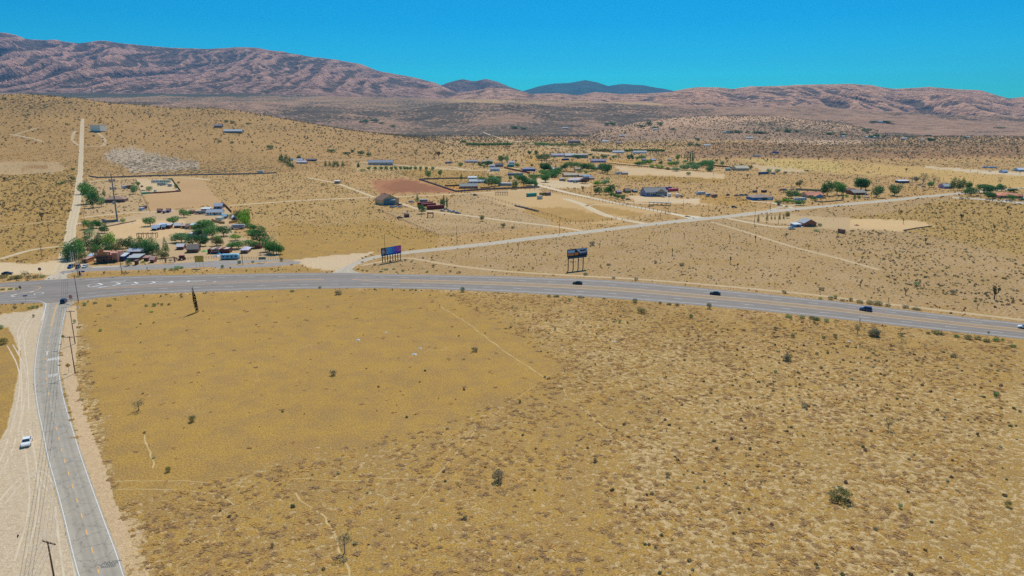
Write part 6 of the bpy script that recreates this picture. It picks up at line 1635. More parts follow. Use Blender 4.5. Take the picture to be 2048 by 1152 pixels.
B('f', 1720,1806,230,266,'blue grey barn on the pale far lot',(140,160,190),(170,186,206),'gable',D=9,yaw=4,name='barn',cat='barn',nwin=0)
B('f', 1892,2060,204,250,'long pale blue barn with white roof at the right edge',(140,180,200),(226,226,232),'gable',D=12,yaw=2,name='barn',cat='barn',nwin=2)
B('b', 330,502,448,516,'long white wooden lodge with dark windows',(216,218,224),(190,196,206),'gable',D=7,yaw=8,nwin=5,name='lodge',cat='lodge')
B('b', 402,506,398,448,'grey building with pitched roof behind the white lodge',(130,124,136),(176,180,196),'gable',D=9,yaw=8,nwin=2)
B('b', 272,372,436,474,'white roofed shed left of the white lodge',(150,110,96),(226,230,232),'shed',D=6,yaw=8,name='shed',cat='shed',nwin=0)
B('b', 145,205,460,500,'small red brown shed at the yard fence',(130,74,60),(150,100,84),'shed',D=5,yaw=8,name='shed',cat='shed',nwin=0)
B('b', 485,545,508,550,'blue roofed shed behind the plank fence',(110,96,110),(130,180,200),'gable',D=6,yaw=8,name='shed',cat='shed',nwin=0)
B('b', 588,642,522,560,'white canopy shed under the poplars',(120,96,110),(232,226,240),'gable',D=6,yaw=8,name='shed',cat='shed',nwin=0)
B('b', 420,505,530,574,'pale green water tank behind the plank fence',(176,186,176),(190,200,190),'flat',D=6,yaw=0,name='water_tank',cat='water tank',nwin=0,door=False)
B('b', 150,262,706,738,'white canopy left of the big yard trees',(206,204,206),(232,226,232),'flat',D=5,yaw=8,name='canopy',cat='canopy',nwin=0,door=False)
B('b', 268,348,706,736,'pale lilac canopy between the big yard trees',(206,190,206),(236,214,234),'gable',D=5,yaw=8,name='canopy',cat='canopy',nwin=0,door=False)
B('b', 22,110,812,868,'reddish cabin with white roof under the pale trees',(130,72,60),(222,214,218),'gable',D=6,yaw=12,name='cabin',cat='cabin',nwin=2)
B('b', 130,262,838,900,'brown wooden barn with grey roof in the yard',(104,78,60),(128,116,106),'gable',D=8,yaw=14,name='barn',cat='barn',nwin=1)
B('b', 690,768,828,906,'round hut with lilac white roof',(140,110,90),(214,206,226),'hip',D=9,yaw=8,name='hut',cat='hut',nwin=2,minh=3)
B('b', 820,900,815,856,'low red roofed shed beside the dark trees',(150,72,60),(170,96,80),'gable',D=5,yaw=12,name='shed',cat='shed',nwin=0)
B('b', 930,970,820,868,'small white kiosk with flat roof under the pale tree',(206,206,200),(220,220,214),'flat',D=3,yaw=8,name='kiosk',cat='kiosk',nwin=0)
B('b', 1634,1692,158,192,'small shed with white roof beside the dirt track',(150,120,96),(232,230,226),'shed',D=5,yaw=4,name='shed',cat='shed',nwin=0)
B('a', 1310,1362,205,244,'rust brown shed beside the white camper',(140,86,58),(150,110,120),'flat',D=4,yaw=10,name='shed',cat='shed',nwin=0,door=False)
B('a', 1078,1305,312,386,'low house with dusty brown roof and carport',(120,92,76),(172,134,112),'hip',D=13,yaw=14,nwin=2)
B('a', 1434,1478,436,468,'round blue grey tank near the plot corner',(140,160,180),(206,216,226),'flat',D=5,yaw=0,name='water_tank',cat='water tank',nwin=0,door=False)
B('a', 1464,1506,420,448,'dark red shed beside the blue grey tank',(110,60,50),(120,76,66),'shed',D=4,yaw=10,name='shed',cat='shed',nwin=0)
B('a', 1612,1666,450,490,'purple brown cabin at the yard boundary',(130,90,100),(150,104,90),'gable',D=5,yaw=10,name='cabin',cat='cabin',nwin=1)
B('a', 1704,1752,446,488,'blue walled cabin at the yard boundary',(96,96,150),(160,110,96),'gable',D=5,yaw=10,name='cabin',cat='cabin',nwin=1)
B('a', 1668,1704,462,496,'low grey shack between the two boundary cabins',(150,140,150),(170,160,160),'shed',D=4,yaw=10,name='shack',cat='shack',nwin=0)
for i, (x0, x1, yt, yb, wl, rf, lb) in enumerate([(1560,1650,612,668,(60,56,70),(196,206,226),'first shack of the row, dark with pale blue porch roof'), (1622,1702,598,640,(90,110,140),(206,216,230),'second shack of the row, behind, with bright roof'), (1664,1710,606,660,(110,70,60),(120,160,196),'third shack of the row with blue roof'),
    (1704,1768,600,652,(120,76,64),(196,206,214),'fourth shack of the row, red brown'), (1788,1872,598,646,(150,104,80),(226,220,220),'fifth shack of the row with white roof'), (1872,1910,608,650,(170,130,100),(196,170,150),'sixth shack of the row, narrow and tan'),
    (1908,1960,606,652,(200,166,110),(150,120,100),'seventh shack of the row, cream with dark doors'), (1956,2030,598,656,(176,140,96),(190,214,220),'eighth shack of the row with pale metal roof'), (2035,2075,618,640,(200,200,200),(224,220,224),'ninth and smallest shack of the row, white')]):
    B('a', x0, x1, yt, yb, lb, wl, rf, 'shed' if i % 2 else 'gable', D=5, yaw=10, name='shack', cat='shack', nwin=1, group='row of old town shacks', porch=(i in (0, 6)))
B('a', 862,945,944,1004,'adobe shed with beam roof left of the store',(176,120,84),(206,160,140),'flat',D=7,yaw=6,name='shed',cat='shed',nwin=1)
B('a', 925,972,920,966,'pale blue roofed porch shed beside the store',(140,96,76),(176,206,224),'shed',D=5,yaw=6,name='shed',cat='shed',nwin=0)
B('a', 1240,1318,905,984,'deep blue stall with white awning right of the store',(30,70,130),(206,220,232),'shed',D=6,yaw=6,name='stall',cat='stall',nwin=1)
B('a', 1325,1478,920,986,'long dark saloon building with grey awning',(76,56,60),(186,190,190),'shed',D=8,yaw=6,name='saloon',cat='building',nwin=4)
B('a', 1325,1520,872,920,'white and dark roofed hall behind the saloon',(80,60,66),(196,200,210),'gable',D=7,yaw=6,name='hall',cat='building',nwin=2)
B('a', 1478,1545,938,986,'brown display wagon shed with striped awning',(110,60,56),(186,140,120),'shed',D=4,yaw=6,name='shed',cat='shed',nwin=0)
B('a', 1542,1606,942,1002,'small salmon pink kiosk beside the wagon shed',(166,104,88),(206,160,150),'gable',D=4,yaw=6,name='kiosk',cat='kiosk',nwin=1)
B('a', 1385,1420,978,1024,'dark ticket booth in front of the saloon',(80,50,44),(110,80,70),'shed',D=2.5,yaw=6,name='booth',cat='booth',nwin=0)
B('A', 622,720,720,764,'pale concrete water reservoir on the hillside',(214,206,190),(196,186,170),'flat',D=24,yaw=0,name='reservoir',cat='reservoir',nwin=0,door=False)
B('A', 1452,1512,712,730,'small far house on the hill crest',(140,120,110),(160,150,160),'gable',D=10,yaw=0,nwin=0)
B('A', 1518,1652,748,770,'long low white building on the far hillside',(170,160,150),(196,200,206),'gable',D=16,yaw=0,nwin=0)
B('B', 280,305,738,756,'white tower shed behind the conifer clump',(206,214,220),(196,206,216),'flat',D=8,yaw=0,name='shed',cat='shed',nwin=0)
B('B', 322,366,742,762,'pale blue shed by the conifer clump',(130,160,190),(206,206,220),'gable',D=8,yaw=0,name='shed',cat='shed',nwin=0)
B('B', 318,395,758,778,'low pinkish homestead by the conifer clump',(190,176,180),(206,196,200),'gable',D=12,yaw=0,nwin=0)
B('B', 382,456,746,760,'dark long stable right of the conifer clump',(80,76,96),(90,86,110),'gable',D=9,yaw=0,name='stable',cat='stable',nwin=0)
for x, y, w_, lb in ((1045,480,30,'on the rise below the mesa'),(425,472,40,'left in the far valley'),(815,524,40,'in the far valley centre'),(1520,502,50,'under the dark hills'),(1675,538,50,'by the far grove'),(1385,588,50,'at the pale far road'),(450,555,1,'x')):
    if w_ > 5: B('C', x, x + w_, y - 12, y, 'tiny pale house ' + lb, (206,196,186), (226,224,222), 'gable', D=10, yaw=0, nwin=0)
for x, y, w_, lb in ((680,578,30,'left in the far right grove'),(858,582,22,'blue tinted in the far right grove'),(905,584,30,'centre of the far right grove'),(1130,592,40,'right in the far right grove'),(1270,600,30,'right end of the far right grove'),(1610,582,30,'alone at the foot of the right hills'),(950,470,40,'above the far right grove')):
    B('D', x, x + w_, y - 12, y, 'tiny pale house ' + lb, (190,196,206), (226,228,232), 'gable', D=10, yaw=0, nwin=0)

# --- the store front with its stepped parapet and sign
def store():
    loc, ph, L_, D, h, m = spot('a', 1000, 1228, 900, 1002, 11, 6, minh=4.5)
    o = thing('store', 'red brown western store front with stepped parapet and gold lettering', 'store', loc, ph)
    wallm, frm = mc((150, 104, 92)), mc((196, 108, 80)); x = L_ / 2
    MB().box((0, .2, 2.0), (L_ * .96, D - .4, 4.0)).build('wall', wallm, o)
    MB().box((0, .5, 4.12), (L_, D + .3, .24)).build('roof', mc((196, 132, 112)), o)
    MB().box((-x * .9, 3.2, 4.5), (6, 5, .8), 0, (.6, .8)).build('roof', mc((196, 136, 110)), o)
    f = MB(); f.prism([(-x, 3.1), (x, 3.1), (x, 6.0), (x * .18, 6.1), (x * .18, 7.5), (-x * .38, 7.5), (-x * .38, 6.1), (-x, 5.9)], -D / 2 - .35, -D / 2 - .15)
    fac = f.build('facade', frm, o)
    gold = mc((206, 158, 66)); wh = mc((230, 190, 176))
    for s_, sz, x_, z_ in (('THE', .8, -.9, 6.05), ('OUTPOST', 2.0, -.6, 4.35)):
        t = link('lettering', text_mesh('lettering', s_, sz, gold, extrude=.02), fac)
        t.location = (x_, -D / 2 - .38, z_); t.rotation_euler = (R(90), 0, 0); t['label'] = 'gold lettering reading ' + s_
    for s in (-1, 1):
        w = MB().tube([(0, -.05, 0), (0, .05, 0)], .55, 16).build('wagon_wheel', wh, fac); w.location = (s * x * .72, -D / 2 - .42, 4.9)
    k = MB().box((0, 0, 0), (.5, .1, .6), 0, (1.2, 1)).tube([(-.1, 0, .2), (-.7, 0, .35), (-.85, 0, .7)], .08, 5).tube([(.1, 0, .2), (.7, 0, .35), (.85, 0, .7)], .08, 5).build('skull', wh, fac)
    k.location = (-1.6, -D / 2 - .42, 6.8)
    MB().box((0, -D / 2 - 1.5, 2.95), (L_ * .98, 2.4, .14)).build('awning', mc((92, 62, 56)), o)
    for i in range(6): MB().box((-x + .5 + (L_ - 1) * i / 5, -D / 2 - 2.5, 1.45), (.16, .16, 2.9)).build('post', WOOD, o)
    for i in range(4): win(o, -x + L_ * (i + .6) / 4.4, -D / 2 + .16, 1.5, 1.4, 1.3)
    MB().box((0, -D / 2 + .15, 1.1), (1.2, .1, 2.2)).build('door', DARK, o)
    MB().box((x + 1.6, -1, 2.6), (3.0, D - 3, 5.2)).build('side_wing', mc((190, 128, 104)), o)
store()

# --- pirate ship like brown wall structure, with ladder frame and blue tarp
def ship():
    loc, ph, L_, D, h, m = spot('b', 345, 582, 846, 912, 6, 6, minh=3)
    o = thing('boat_shed', 'red brown wooden shed with scalloped top and leaning white ladder frame', 'shed', loc, ph); x = L_ / 2
    w = MB(); top = [(-x + L_ * i / 10, h * (.95 + .12 * math.sin(i * 2.1) - .12 * abs(i - 5) / 5)) for i in range(11)]
    w.prism([(-x, 0)] [::-1] + [(x, 0)] + top[::-1], -D / 2, D / 2); w.build('wall', mc((110, 58, 44), .8, .2), o)
    MB().box((0, 0, h * .86), (L_ * .9, D * .9, .2)).build('roof', mc((196, 170, 150)), o)
    for i in range(12): MB().box((-x + L_ * (i + .5) / 12, -D / 2 - .04, h * .42), (.1, .08, h * .8)).build('batten', mc((90, 48, 40)), o)
    f = MB()
    for a, b_ in (((-3.5, 0), (-1.5, 3.6)), ((-1.5, 3.6), (2.2, 3.0)), ((2.2, 3.0), (1.0, .2)), ((-2.7, 1.4), (1.6, 1.4)), ((-2.2, 2.5), (1.9, 2.3))): f.tube([(a[0] - 1, -D / 2 - 1.4, a[1]), (b_[0] - 1, -D / 2 - .8, b_[1])], .08, 5)
    f.build('ladder_frame', WHITE, o)
ship()
def tarp(crop, x, y, w_, rgb, label, name='tarp'):
    ox, oy, k = CROP[crop]; p = hit(ox + x / k, oy + y / k); m = (p[1] * CT + H * ST) / F; w = w_ / k * m
    n = 9; v, f = [], []
    for i in range(n):
        for j in range(n):
            a, b_ = i / (n - 1) - .5, j / (n - 1) - .5
            v.append((a * w, b_ * w * .9, max(.03, min(.9, w * .3) * (1 - (abs(a) * 2) ** 2) * (1 - (abs(b_) * 2) ** 2) * (.8 + .4 * random.random()))))
    for i in range(n - 1):
        for j in range(n - 1): f.append((i * n + j, (i + 1) * n + j, (i + 1) * n + j + 1, i * n + j + 1))
    me = bpy.data.meshes.new(name); me.from_pydata(v, [], f); me.materials.append(mc(rgb))
    o = link(name, me); o.location = p; tag(o, label, name)
tarp('b', 452, 912, 48, (40, 160, 200), 'bright blue tarp heap before the brown shed')
tarp('b', 310, 885, 80, (120, 176, 90), 'light green cover spread beside the brown shed', 'ground_cover')
tarp('b', 425, 935, 60, (206, 200, 206), 'pale heap left of the pale blue mobile home', 'heap')
tarp('b', 880, 925, 50, (176, 140, 110), 'brown brush heap near the frontage fence', 'heap')
tarp('a', 1060, 563, 46, (70, 66, 84), 'dark equipment heap beside the cell tower', 'heap')
tarp('a', 1365, 595, 26, (196, 196, 200), 'pale rubble heap at the end of the wall', 'heap')
tarp('g', 805, 590, 30, (170, 172, 172), 'grey rubble heap at the foot of the corner pole', 'heap')
tarp('e', 1805, 870, 56, (150, 60, 56), 'dark red trailer heap on the dirt yard', 'heap')
for i, (x, y, w_, rgb, lb) in enumerate([(829,709,8,(226,226,226),'white litter scrap in the middle of the ochre field'), (840,697,6,(206,206,206),'pale litter scrap beside the white one'), (716,680,7,(214,210,204),'pale litter scrap left of centre'), (771,665,5,(206,204,196),'pale litter scrap near the upper centre'), (668,952,4,(206,200,190),'x'), (1230,684,5,(226,224,224),'white litter scrap right of centre'), (277,1065,4,(214,206,206),'white litter at the left field edge'), (1698,683,5,(220,220,214),'white litter scrap at the right')]):
    if lb != 'x': tarp('p', x, y, w_, rgb, lb, 'litter')

# --- rusty frames, pergola, rocks
def frame(crop, x0, x1, yt, yb, label, nleg, mat, name, D=3, yaw=8, cat=None, r=.14, xbrace=False):
    loc, ph, L_, D, h, m = spot(crop, x0, x1, yt, yb, D, yaw, minh=2.2)
    o = thing(name, label, cat or name, loc, ph)
    for i in range(nleg):
        for s in (-1, 1):
            MB().box((-L_ / 2 + L_ * i / (nleg - 1), s * D / 2, h / 2), (r * 2, r * 2, h)).build('post', mat, o)
    for s in (-1, 1): MB().box((0, s * D / 2, h + r), (L_ + .6, r * 2, r * 2)).build('beam', mat, o)
    for i in range(nleg): MB().box((-L_ / 2 + L_ * i / (nleg - 1), 0, h + r * 3), (r * 1.6, D + .6, r * 2)).build('rafter', mat, o)
    return o
frame('a', 1418, 1606, 698, 756, 'long open wooden frame on the bare yard', 5, WOOD, 'pergola', 3)
frame('c', 797, 852, 648, 692, 'dark rusty square frame under the tree', 2, RUST, 'rusty_frame', 4, cat='frame', r=.3)
frame('c', 1490, 1615, 430, 465, 'row of corral posts with top rails', 6, WOOD, 'corral', 5, cat='corral')
frame('a', 1700, 1790, 950, 1000, 'ranch gate frame beside the stagecoach', 2, WOOD, 'gate_frame', 1, cat='gate')

def flat_trailer():
    loc, ph, L_, D, h, m = spot('d', 1270, 1490, 676, 722, 4, -22, minh=2.4)
    o = thing('shade_structure', 'long dark open sided shade roof lying along the drive', 'shade roof', loc, ph); h = 2.6
    MB().box((0, 0, h), (L_, D, .22)).build('roof', mc((176, 166, 156)), o)
    MB().box((0, 0, h - .25), (L_ + .5, D + .5, .24)).build('fascia', mc((60, 52, 56)), o)
    for i in range(6):
        for s in (-1, 1): MB().box((-L_ / 2 + L_ * i / 5, s * D / 2, h / 2 - .1), (.2, .2, h - .2)).build('post', DARK, o)
flat_trailer()

def coach():
    ox, oy, k = CROP['b']; p = hit(ox + 72 / k, oy + 972 / k)
    o = thing('stagecoach', 'dark red stagecoach model behind its horse', 'stagecoach', p, R(2))
    b = MB(); b.prism([(-.9, .9), (-1.3, 1.5), (-1.1, 2.5), (1.3, 2.5), (1.5, 1.5), (1.1, .9)], -.75, .75); b.build('body', mc((96, 44, 48)), o)
    MB().box((.1, 0, 2.58), (2.7, 1.7, .12)).build('roof', mc((150, 70, 96)), o)
    MB().box((-1.6, 0, 1.7), (.7, 1.3, .12)).box((-1.25, 0, 2.0), (.1, 1.3, .6)).build('driver_seat', DARK, o)
    for s in (-1, 1):
        win(o, .1, s * .77, 1.95, .7, .6)
        for x, r in ((-1.2, .5), (1.2, .7)):
            w = MB().tube([(0, -.05, 0), (0, .05, 0)], r, 14).build('wheel', mc((130, 60, 50)), o); w.location = (x, s * .9, r)
    MB().tube([(-1.3, 0, .7), (-4.2, 0, .9)], .06, 5).build('shaft', WOOD, o)
    h = thing('horse', 'dark brown model horse harnessed in front of the stagecoach', 'horse', (p[0] - 3.6, p[1] - .1, 0), R(182))
    V_ = [((0, 0, 1.25), .30), ((.5, 0, 1.3), .28), ((-.6, 0, 1.3), .30), ((.85, 0, 1.65), .16), ((1.1, 0, 2.0), .12), ((1.35, 0, 1.95), .10), ((1.6, 0, 1.75), .07),
          ((.5, .18, .9), .12), ((.52, .18, .5), .07), ((.5, .18, .05), .06), ((.5, -.18, .9), .12), ((.6, -.18, .5), .07), ((.5, -.18, .05), .06),
          ((-.7, .18, .95), .16), ((-.82, .18, .55), .07), ((-.75, .18, .05), .06), ((-.7, -.18, .95), .16), ((-.82, -.18, .55), .07), ((-.75, -.18, .05), .06), ((-.95, 0, 1.3), .06), ((-1.1, 0, .8), .05),
          ((1.08, .07, 2.16), .03), ((1.08, -.07, 2.16), .03)]
    E = [(0, 1), (0, 2), (1, 3), (3, 4), (4, 5), (5, 6), (1, 7), (7, 8), (8, 9), (1, 10), (10, 11), (11, 12), (2, 13), (13, 14), (14, 15), (2, 16), (16, 17), (17, 18), (2, 19), (19, 20), (4, 21), (4, 22)]
    me = bpy.data.meshes.new('body'); me.from_pydata([v for v, _ in V_], E, []); me.materials.append(mc((74, 48, 40)))
    ho = link('body', me, h); sk = ho.modifiers.new('skin', 'SKIN')
    for i, (_, r) in enumerate(V_): me.skin_vertices[0].data[i].radius = (r, r)
    me.skin_vertices[0].data[0].use_root = True
    ho.modifiers.new('sub', 'SUBSURF').levels = 1
coach()

# --- walls and fences
def wall_line(crop, pts, h, t, rgb, label, name='block_wall', cat='wall', cap=True, buttress=False):
    ox, oy, k = CROP[crop]
    P = [hit(ox + x / k, oy + y / k) for x, y in pts]
    o = thing(name, label, cat, P[0])
    for a, b_ in zip(P[:-1], P[1:]):
        L_ = math.hypot(b_[0] - a[0], b_[1] - a[1]); n = max(1, int(L_ / 14)); ang = math.atan2(b_[1] - a[1], b_[0] - a[0])
        for i in range(n):
            f = (i + .5) / n; x, y = a[0] + (b_[0] - a[0]) * f, a[1] + (b_[1] - a[1]) * f
            z = float(ground_z(x, y)[0]) if y > 925 else 0
            w = MB(); w.box((0, 0, h / 2 - .2), (L_ / n - .02, t, h + .4))
            if cap: w.box((0, 0, h + .04), (L_ / n - .02, t + .12, .09))
            q = w.build('wall_panel', mc(rgb, .85, .15), o)
            q.location = (x - P[0][0], y - P[0][1], z - P[0][2]); q.rotation_euler = (0, 0, ang)
            pl = MB().box((0, 0, h / 2 + .02), (.36, t + .12, h + .2)).build('pillar', mc(tuple(int(v * .9) for v in rgb), .85), o)
            pl.location = (a[0] + (b_[0] - a[0]) * i / n - P[0][0], a[1] + (b_[1] - a[1]) * i / n - P[0][1], z - P[0][2]); pl.rotation_euler = (0, 0, ang)
    return o
wall_line('p', [(179,353.6),(196,356.3),(228,356),(300,352.5),(400,350.5),(505,348.6),(553,347.2)], 1.7, .25, (150,136,136), 'long dark grey block wall across the hill foot')
wall_line('c', [(712,306),(800,335),(1085,430),(1400,408),(1940,386)], 1.8, .25, (150,124,120), 'purple grey block wall round the ranch with the pink barn')
wall_line('c', [(715,306),(940,296),(1200,293)], 1.6, .25, (144,124,116), 'back stretch of the ranch block wall')
wall_line('c', [(975,372),(1120,370)], 1.5, .25, (120,76,60), 'low brown wall left of the pink barn')
wall_line('c', [(1578,188),(1840,244)], 2.2, .15, (136,72,52), 'red brown fence slanting left of the blue house', 'board_fence', 'fence', False)
wall_line('e', [(1105,462),(1262,470),(1400,476)], 2.0, .25, (176,160,136), 'tan block wall behind the orange roofed house')
wall_line('e', [(1320,598),(1400,604),(1640,584)], .9, .2, (150,130,116), 'low garden wall before the orange roofed house')
wall_line('b', [(505,412),(580,488)], 2.0, .12, (150,96,52), 'orange brown board fence behind the poplars', 'board_fence', 'fence', False)
wall_line('b', [(378,572),(470,600),(510,600)], 1.7, .12, (206,160,96), 'yellow plank fence round the water tank', 'plank_fence', 'fence', False)
wall_line('b', [(555,600),(644,586)], 1.7, .12, (206,160,96), 'yellow plank fence left of the poplars', 'plank_fence', 'fence', False)
wall_line('a', [(1452,300),(1538,294)], 2.0, .1, (40,176,140), 'bright teal tarp fence at the trailer yard corner', 'tarp_fence', 'fence', False)
wall_line('a', [(1538,294),(1650,288),(1850,274)], 1.6, .12, (170,104,80), 'pinkish brown fence along the trailer yard front', 'board_fence', 'fence', False)
wall_line('a', [(1762,152),(1852,274)], 1.8, .12, (62,76,56), 'dark green hedge fence on the right of the trailer yard', 'screen_fence', 'fence', False)
wall_line('a', [(1050,590),(1130,588),(1210,578)], 1.9, .1, (140,140,140), 'grey fence in front of the cell tower base', 'fence', 'fence', False)
wall_line('a', [(1020,650),(1390,575)], .7, .4, (140,116,104), 'low rubble wall before the cell tower', 'rubble_wall', 'wall', False)
wall_line('d', [(860,296),(1200,322),(1500,360),(1560,368)], 1.0, .2, (120,92,80), 'low brown wall in front of the green farmsteads')
wall_line('e', [(150,186),(300,200),(360,208)], 2.0, .2, (110,76,66), 'dark red wall left of the beige steel barn')
wall_line('d', [(290,376),(520,384)], 1.2, .2, (176,90,60), 'low orange red wall behind the beige barn')
wall_line('f', [(620,930),(760,905),(945,880)], .7, .5, (120,92,72), 'low rock berm at the edge of the dirt yard', 'rock_berm', 'wall', False)
wall_line('c', [(1690,575),(1800,600),(1925,632)], 1.2, .9, (120,110,112), 'long pile of grey timber by the post fence', 'timber_pile', 'timber pile', False)

def post_fence(crop, pts, label, n, h=1.5, mat=WOOD, rails=2, r=.09, railmat=None, name='post_fence'):
    ox, oy, k = CROP[crop]
    P = [hit(ox + x / k, oy + y / k) for x, y in pts]; Q = resample([p[:2] for p in P], n)
    o = thing(name, label, 'fence', (Q[0][0], Q[0][1], P[0][2]))
    pm_ = MB().box((0, 0, h / 2), (r * 2, r * 2, h)).mesh('post', mat)
    zs = [float(ground_z(x, y)[0]) if y > 925 else 0 for x, y in Q]
    for (x, y), z in zip(Q, zs):
        q = link('post', pm_, o); q.location = (x - Q[0][0], y - Q[0][1], z - P[0][2])
    for j in range(rails):
        b = MB(); zz = h * (.92 - .42 * j)
        b.tube([(x - Q[0][0], y - Q[0][1], z - P[0][2] + zz) for (x, y), z in zip(Q, zs)], r * .45, 4)
        b.build('rail', railmat or mat, o)
    return o
post_fence('p', [(928.5,386),(983,398),(1048,416.5),(1100,432),(1151,447)], 'row of dark ranch posts down the left of the dirt lot', 30, 1.9, r=.16)
post_fence('p', [(1151,447),(1186,443)], 'short dark post row beside the lot entrance', 5, 1.9, r=.16)
post_fence('p', [(1205,443),(1232,439)], 'post pair row right of the lot entrance', 4, 1.9, r=.16)
post_fence('p', [(1244,441),(1282,436),(1340,427)], 'post row along the road side of the dirt lot', 10, 1.9, r=.16)
post_fence('p', [(1050,380),(1085,380.5),(1108,386),(1180,399.5),(1245,411),(1340,427.5)], 'long row of dark posts along the white drive', 46, 1.9, r=.14)
post_fence('p', [(930,386),(1000,381),(1078,378)], 'post row along the back of the dirt lot', 18, 1.9, r=.14)
post_fence('c', [(340,640),(560,730),(720,797),(908,877)], 'brown post and rail fence slanting below the tan house', 40, 1.3, railmat=mc((140,84,50)), r=.1)
post_fence('c', [(908,877),(1200,855),(1700,800)], 'thin brown fence parallel to the side road', 30, 1.2, r=.07)
post_fence('c', [(440,230),(700,300)], 'weathered post fence running to the block wall corner', 20, 1.6, r=.13)
post_fence('a', [(1392,148),(1450,300),(1540,480)], 'thin dark fence between the two graded plots', 34, 1.5, r=.08, mat=DARK)
post_fence('b', [(0,462),(140,448)], 'thin dark yard fence left of the sheds', 12, 1.4, r=.08, mat=DARK)
post_fence('b', [(0,985),(200,960),(450,955),(660,962),(1080,968)], 'wire fence between the yard and the frontage road', 44, 1.3, r=.07, mat=WOOD)
post_fence('a', [(1640,985),(1850,978)], 'wire fence in front of the stagecoach', 10, 1.3, r=.07)
post_fence('f', [(400,545),(680,470),(1000,450)], 'tall post fence before the lavender house', 12, 2.2, r=.12, rails=1)
post_fence('d', [(120,500),(245,522)], 'low pale fence at the walled ranch drive', 8, 1.0, r=.08)
post_fence('a', [(870,190),(1000,176),(1390,150)], 'thin fence along the top of the graded lot', 20, 1.3, r=.06)

# --- utility poles
def pole(px_, py_, h=12.0, ang=0.0, label='', arms=1, transformer=False, group='utility poles', loc=None, r=.16, arm=2.6, mat=None):
    p = loc or hit(px_, py_)
    o = thing('utility_pole', label, 'utility pole', p, ang, group)
    mat = mat or WOODP
    MB().tube([(0, 0, -.3), (0, 0, h)], r, 8, r * .65).build('pole', mat, o)
    for j in range(arms):
        z = h - .35 - j * 1.1
        c = MB().box((0, .18, z), (arm, .14, .16)).build('crossarm', mat, o)
        for s in (-.46, -.16, .16, .46):
            MB().tube([(s * arm, .18, z + .08), (s * arm, .18, z + .3)], .07, 6, .04).build('insulator', STEEL, c)
    if transformer: MB().tube([(.35, -.1, h - 2.8), (.35, -.1, h - 1.7)], .28, 10).build('transformer', STEEL, o)
    return p
WOODP = C('pole_wood', 112, 78, 54, noise=.2, scale=5)
t95 = hit(95, 1083, 12.0)
A0 = (t95[0], t95[1], 0)
LPOL = [(A0, 'nearest wooden pole with crossarm at the lower left corner'), (hit(150.4, 746.8), 'wooden pole beside the lettering on the lane'), (hit(150.4, 687.5), 'wooden pole midway between lane lettering and junction'), (hit(157, 605.5), 'wooden pole on the corner south of the highway'), (hit(156, 552.7), 'wooden pole across the highway by the store')]
yaw_l = R(32)
for p, lb in LPOL:
    pole(0, 0, 12, R(-20) if p is A0 else R(8), lb, 1, False, 'poles beside the lane', p, .17, 2.8)
def wires(a, b_, ang_a, ang_b, h=12.0, arm=2.8, sag=1.2, name='power_line', offs=(-.46, -.16, .16, .46)):
    for i, s in enumerate(offs):
        pa = Vector((a[0] + s * arm * math.cos(ang_a), a[1] + s * arm * math.sin(ang_a), a[2] + h - .05)); pb = Vector((b_[0] + s * arm * math.cos(ang_b), b_[1] + s * arm * math.sin(ang_b), b_[2] + h - .05))
        pts = []
        for q in range(13):
            t = q / 12; v = pa.lerp(pb, t); v.z -= sag * 4 * t * (1 - t); pts.append(v)
        o = MB().tube(pts, .025, 4).build(name, WIRE)
        tag(o, WL.pop(0), 'power line', 'power lines beside the lane')
WIRE = C('wire', 150, 148, 144, rough=.5, noise=.0)
spn = ['behind the camera side of the nearest pole', 'over the lane from the nearest pole', 'between the lettering pole and the next', 'up to the highway corner pole', 'across the highway by the store']
WL = ['%s power line %s' % (w, s) for s in spn for w in ('outer left', 'inner left', 'inner right', 'outer right')]
back = (A0[0] + 26, A0[1] - 75, 0)
wires(back, A0, R(-20), R(-20)); wires(A0, LPOL[1][0], R(-20), R(8))
for i in (1, 2, 3): wires(LPOL[i][0], LPOL[i + 1][0], R(8), R(8), sag=.7)
for i, (x, y, lb) in enumerate([(170,474.5,'near the green bushes'), (170,449,'at the tower track'), (170,428,'left of the cell tower'), (170.5,402,'by the tall roadside trees'), (170,367,'at the plot entrance'), (169,343,'by the end of the dark wall'), (169,318,'below the hillside')]):
    pole(x, y, 10.5, R(32), 'thin wooden pole right of the dirt road ' + lb, 1, False, 'poles along the dirt road', None, .14, 2.2)
for x, y, hpx, lb in ((84.6,519.5,39,'nearest of the three in the scrub left of the dirt road'), (98.6,470.6,35,'middle of the three in the left scrub'), (109,435.5,28,'farthest of the three in the left scrub')):
    pole(x, y, 11, R(32), 'wooden pole, ' + lb, 0, False, 'poles in the left scrub', None, .14)
pole(244, 548.8, 12, R(10), 'wooden pole with transformer before the store front', 1, True, 'frontage poles', None, .16)
pole(485.7, 529, 8, R(10), 'wooden pole in front of the pale blue mobile home', 0, False, 'frontage poles', None, .14)
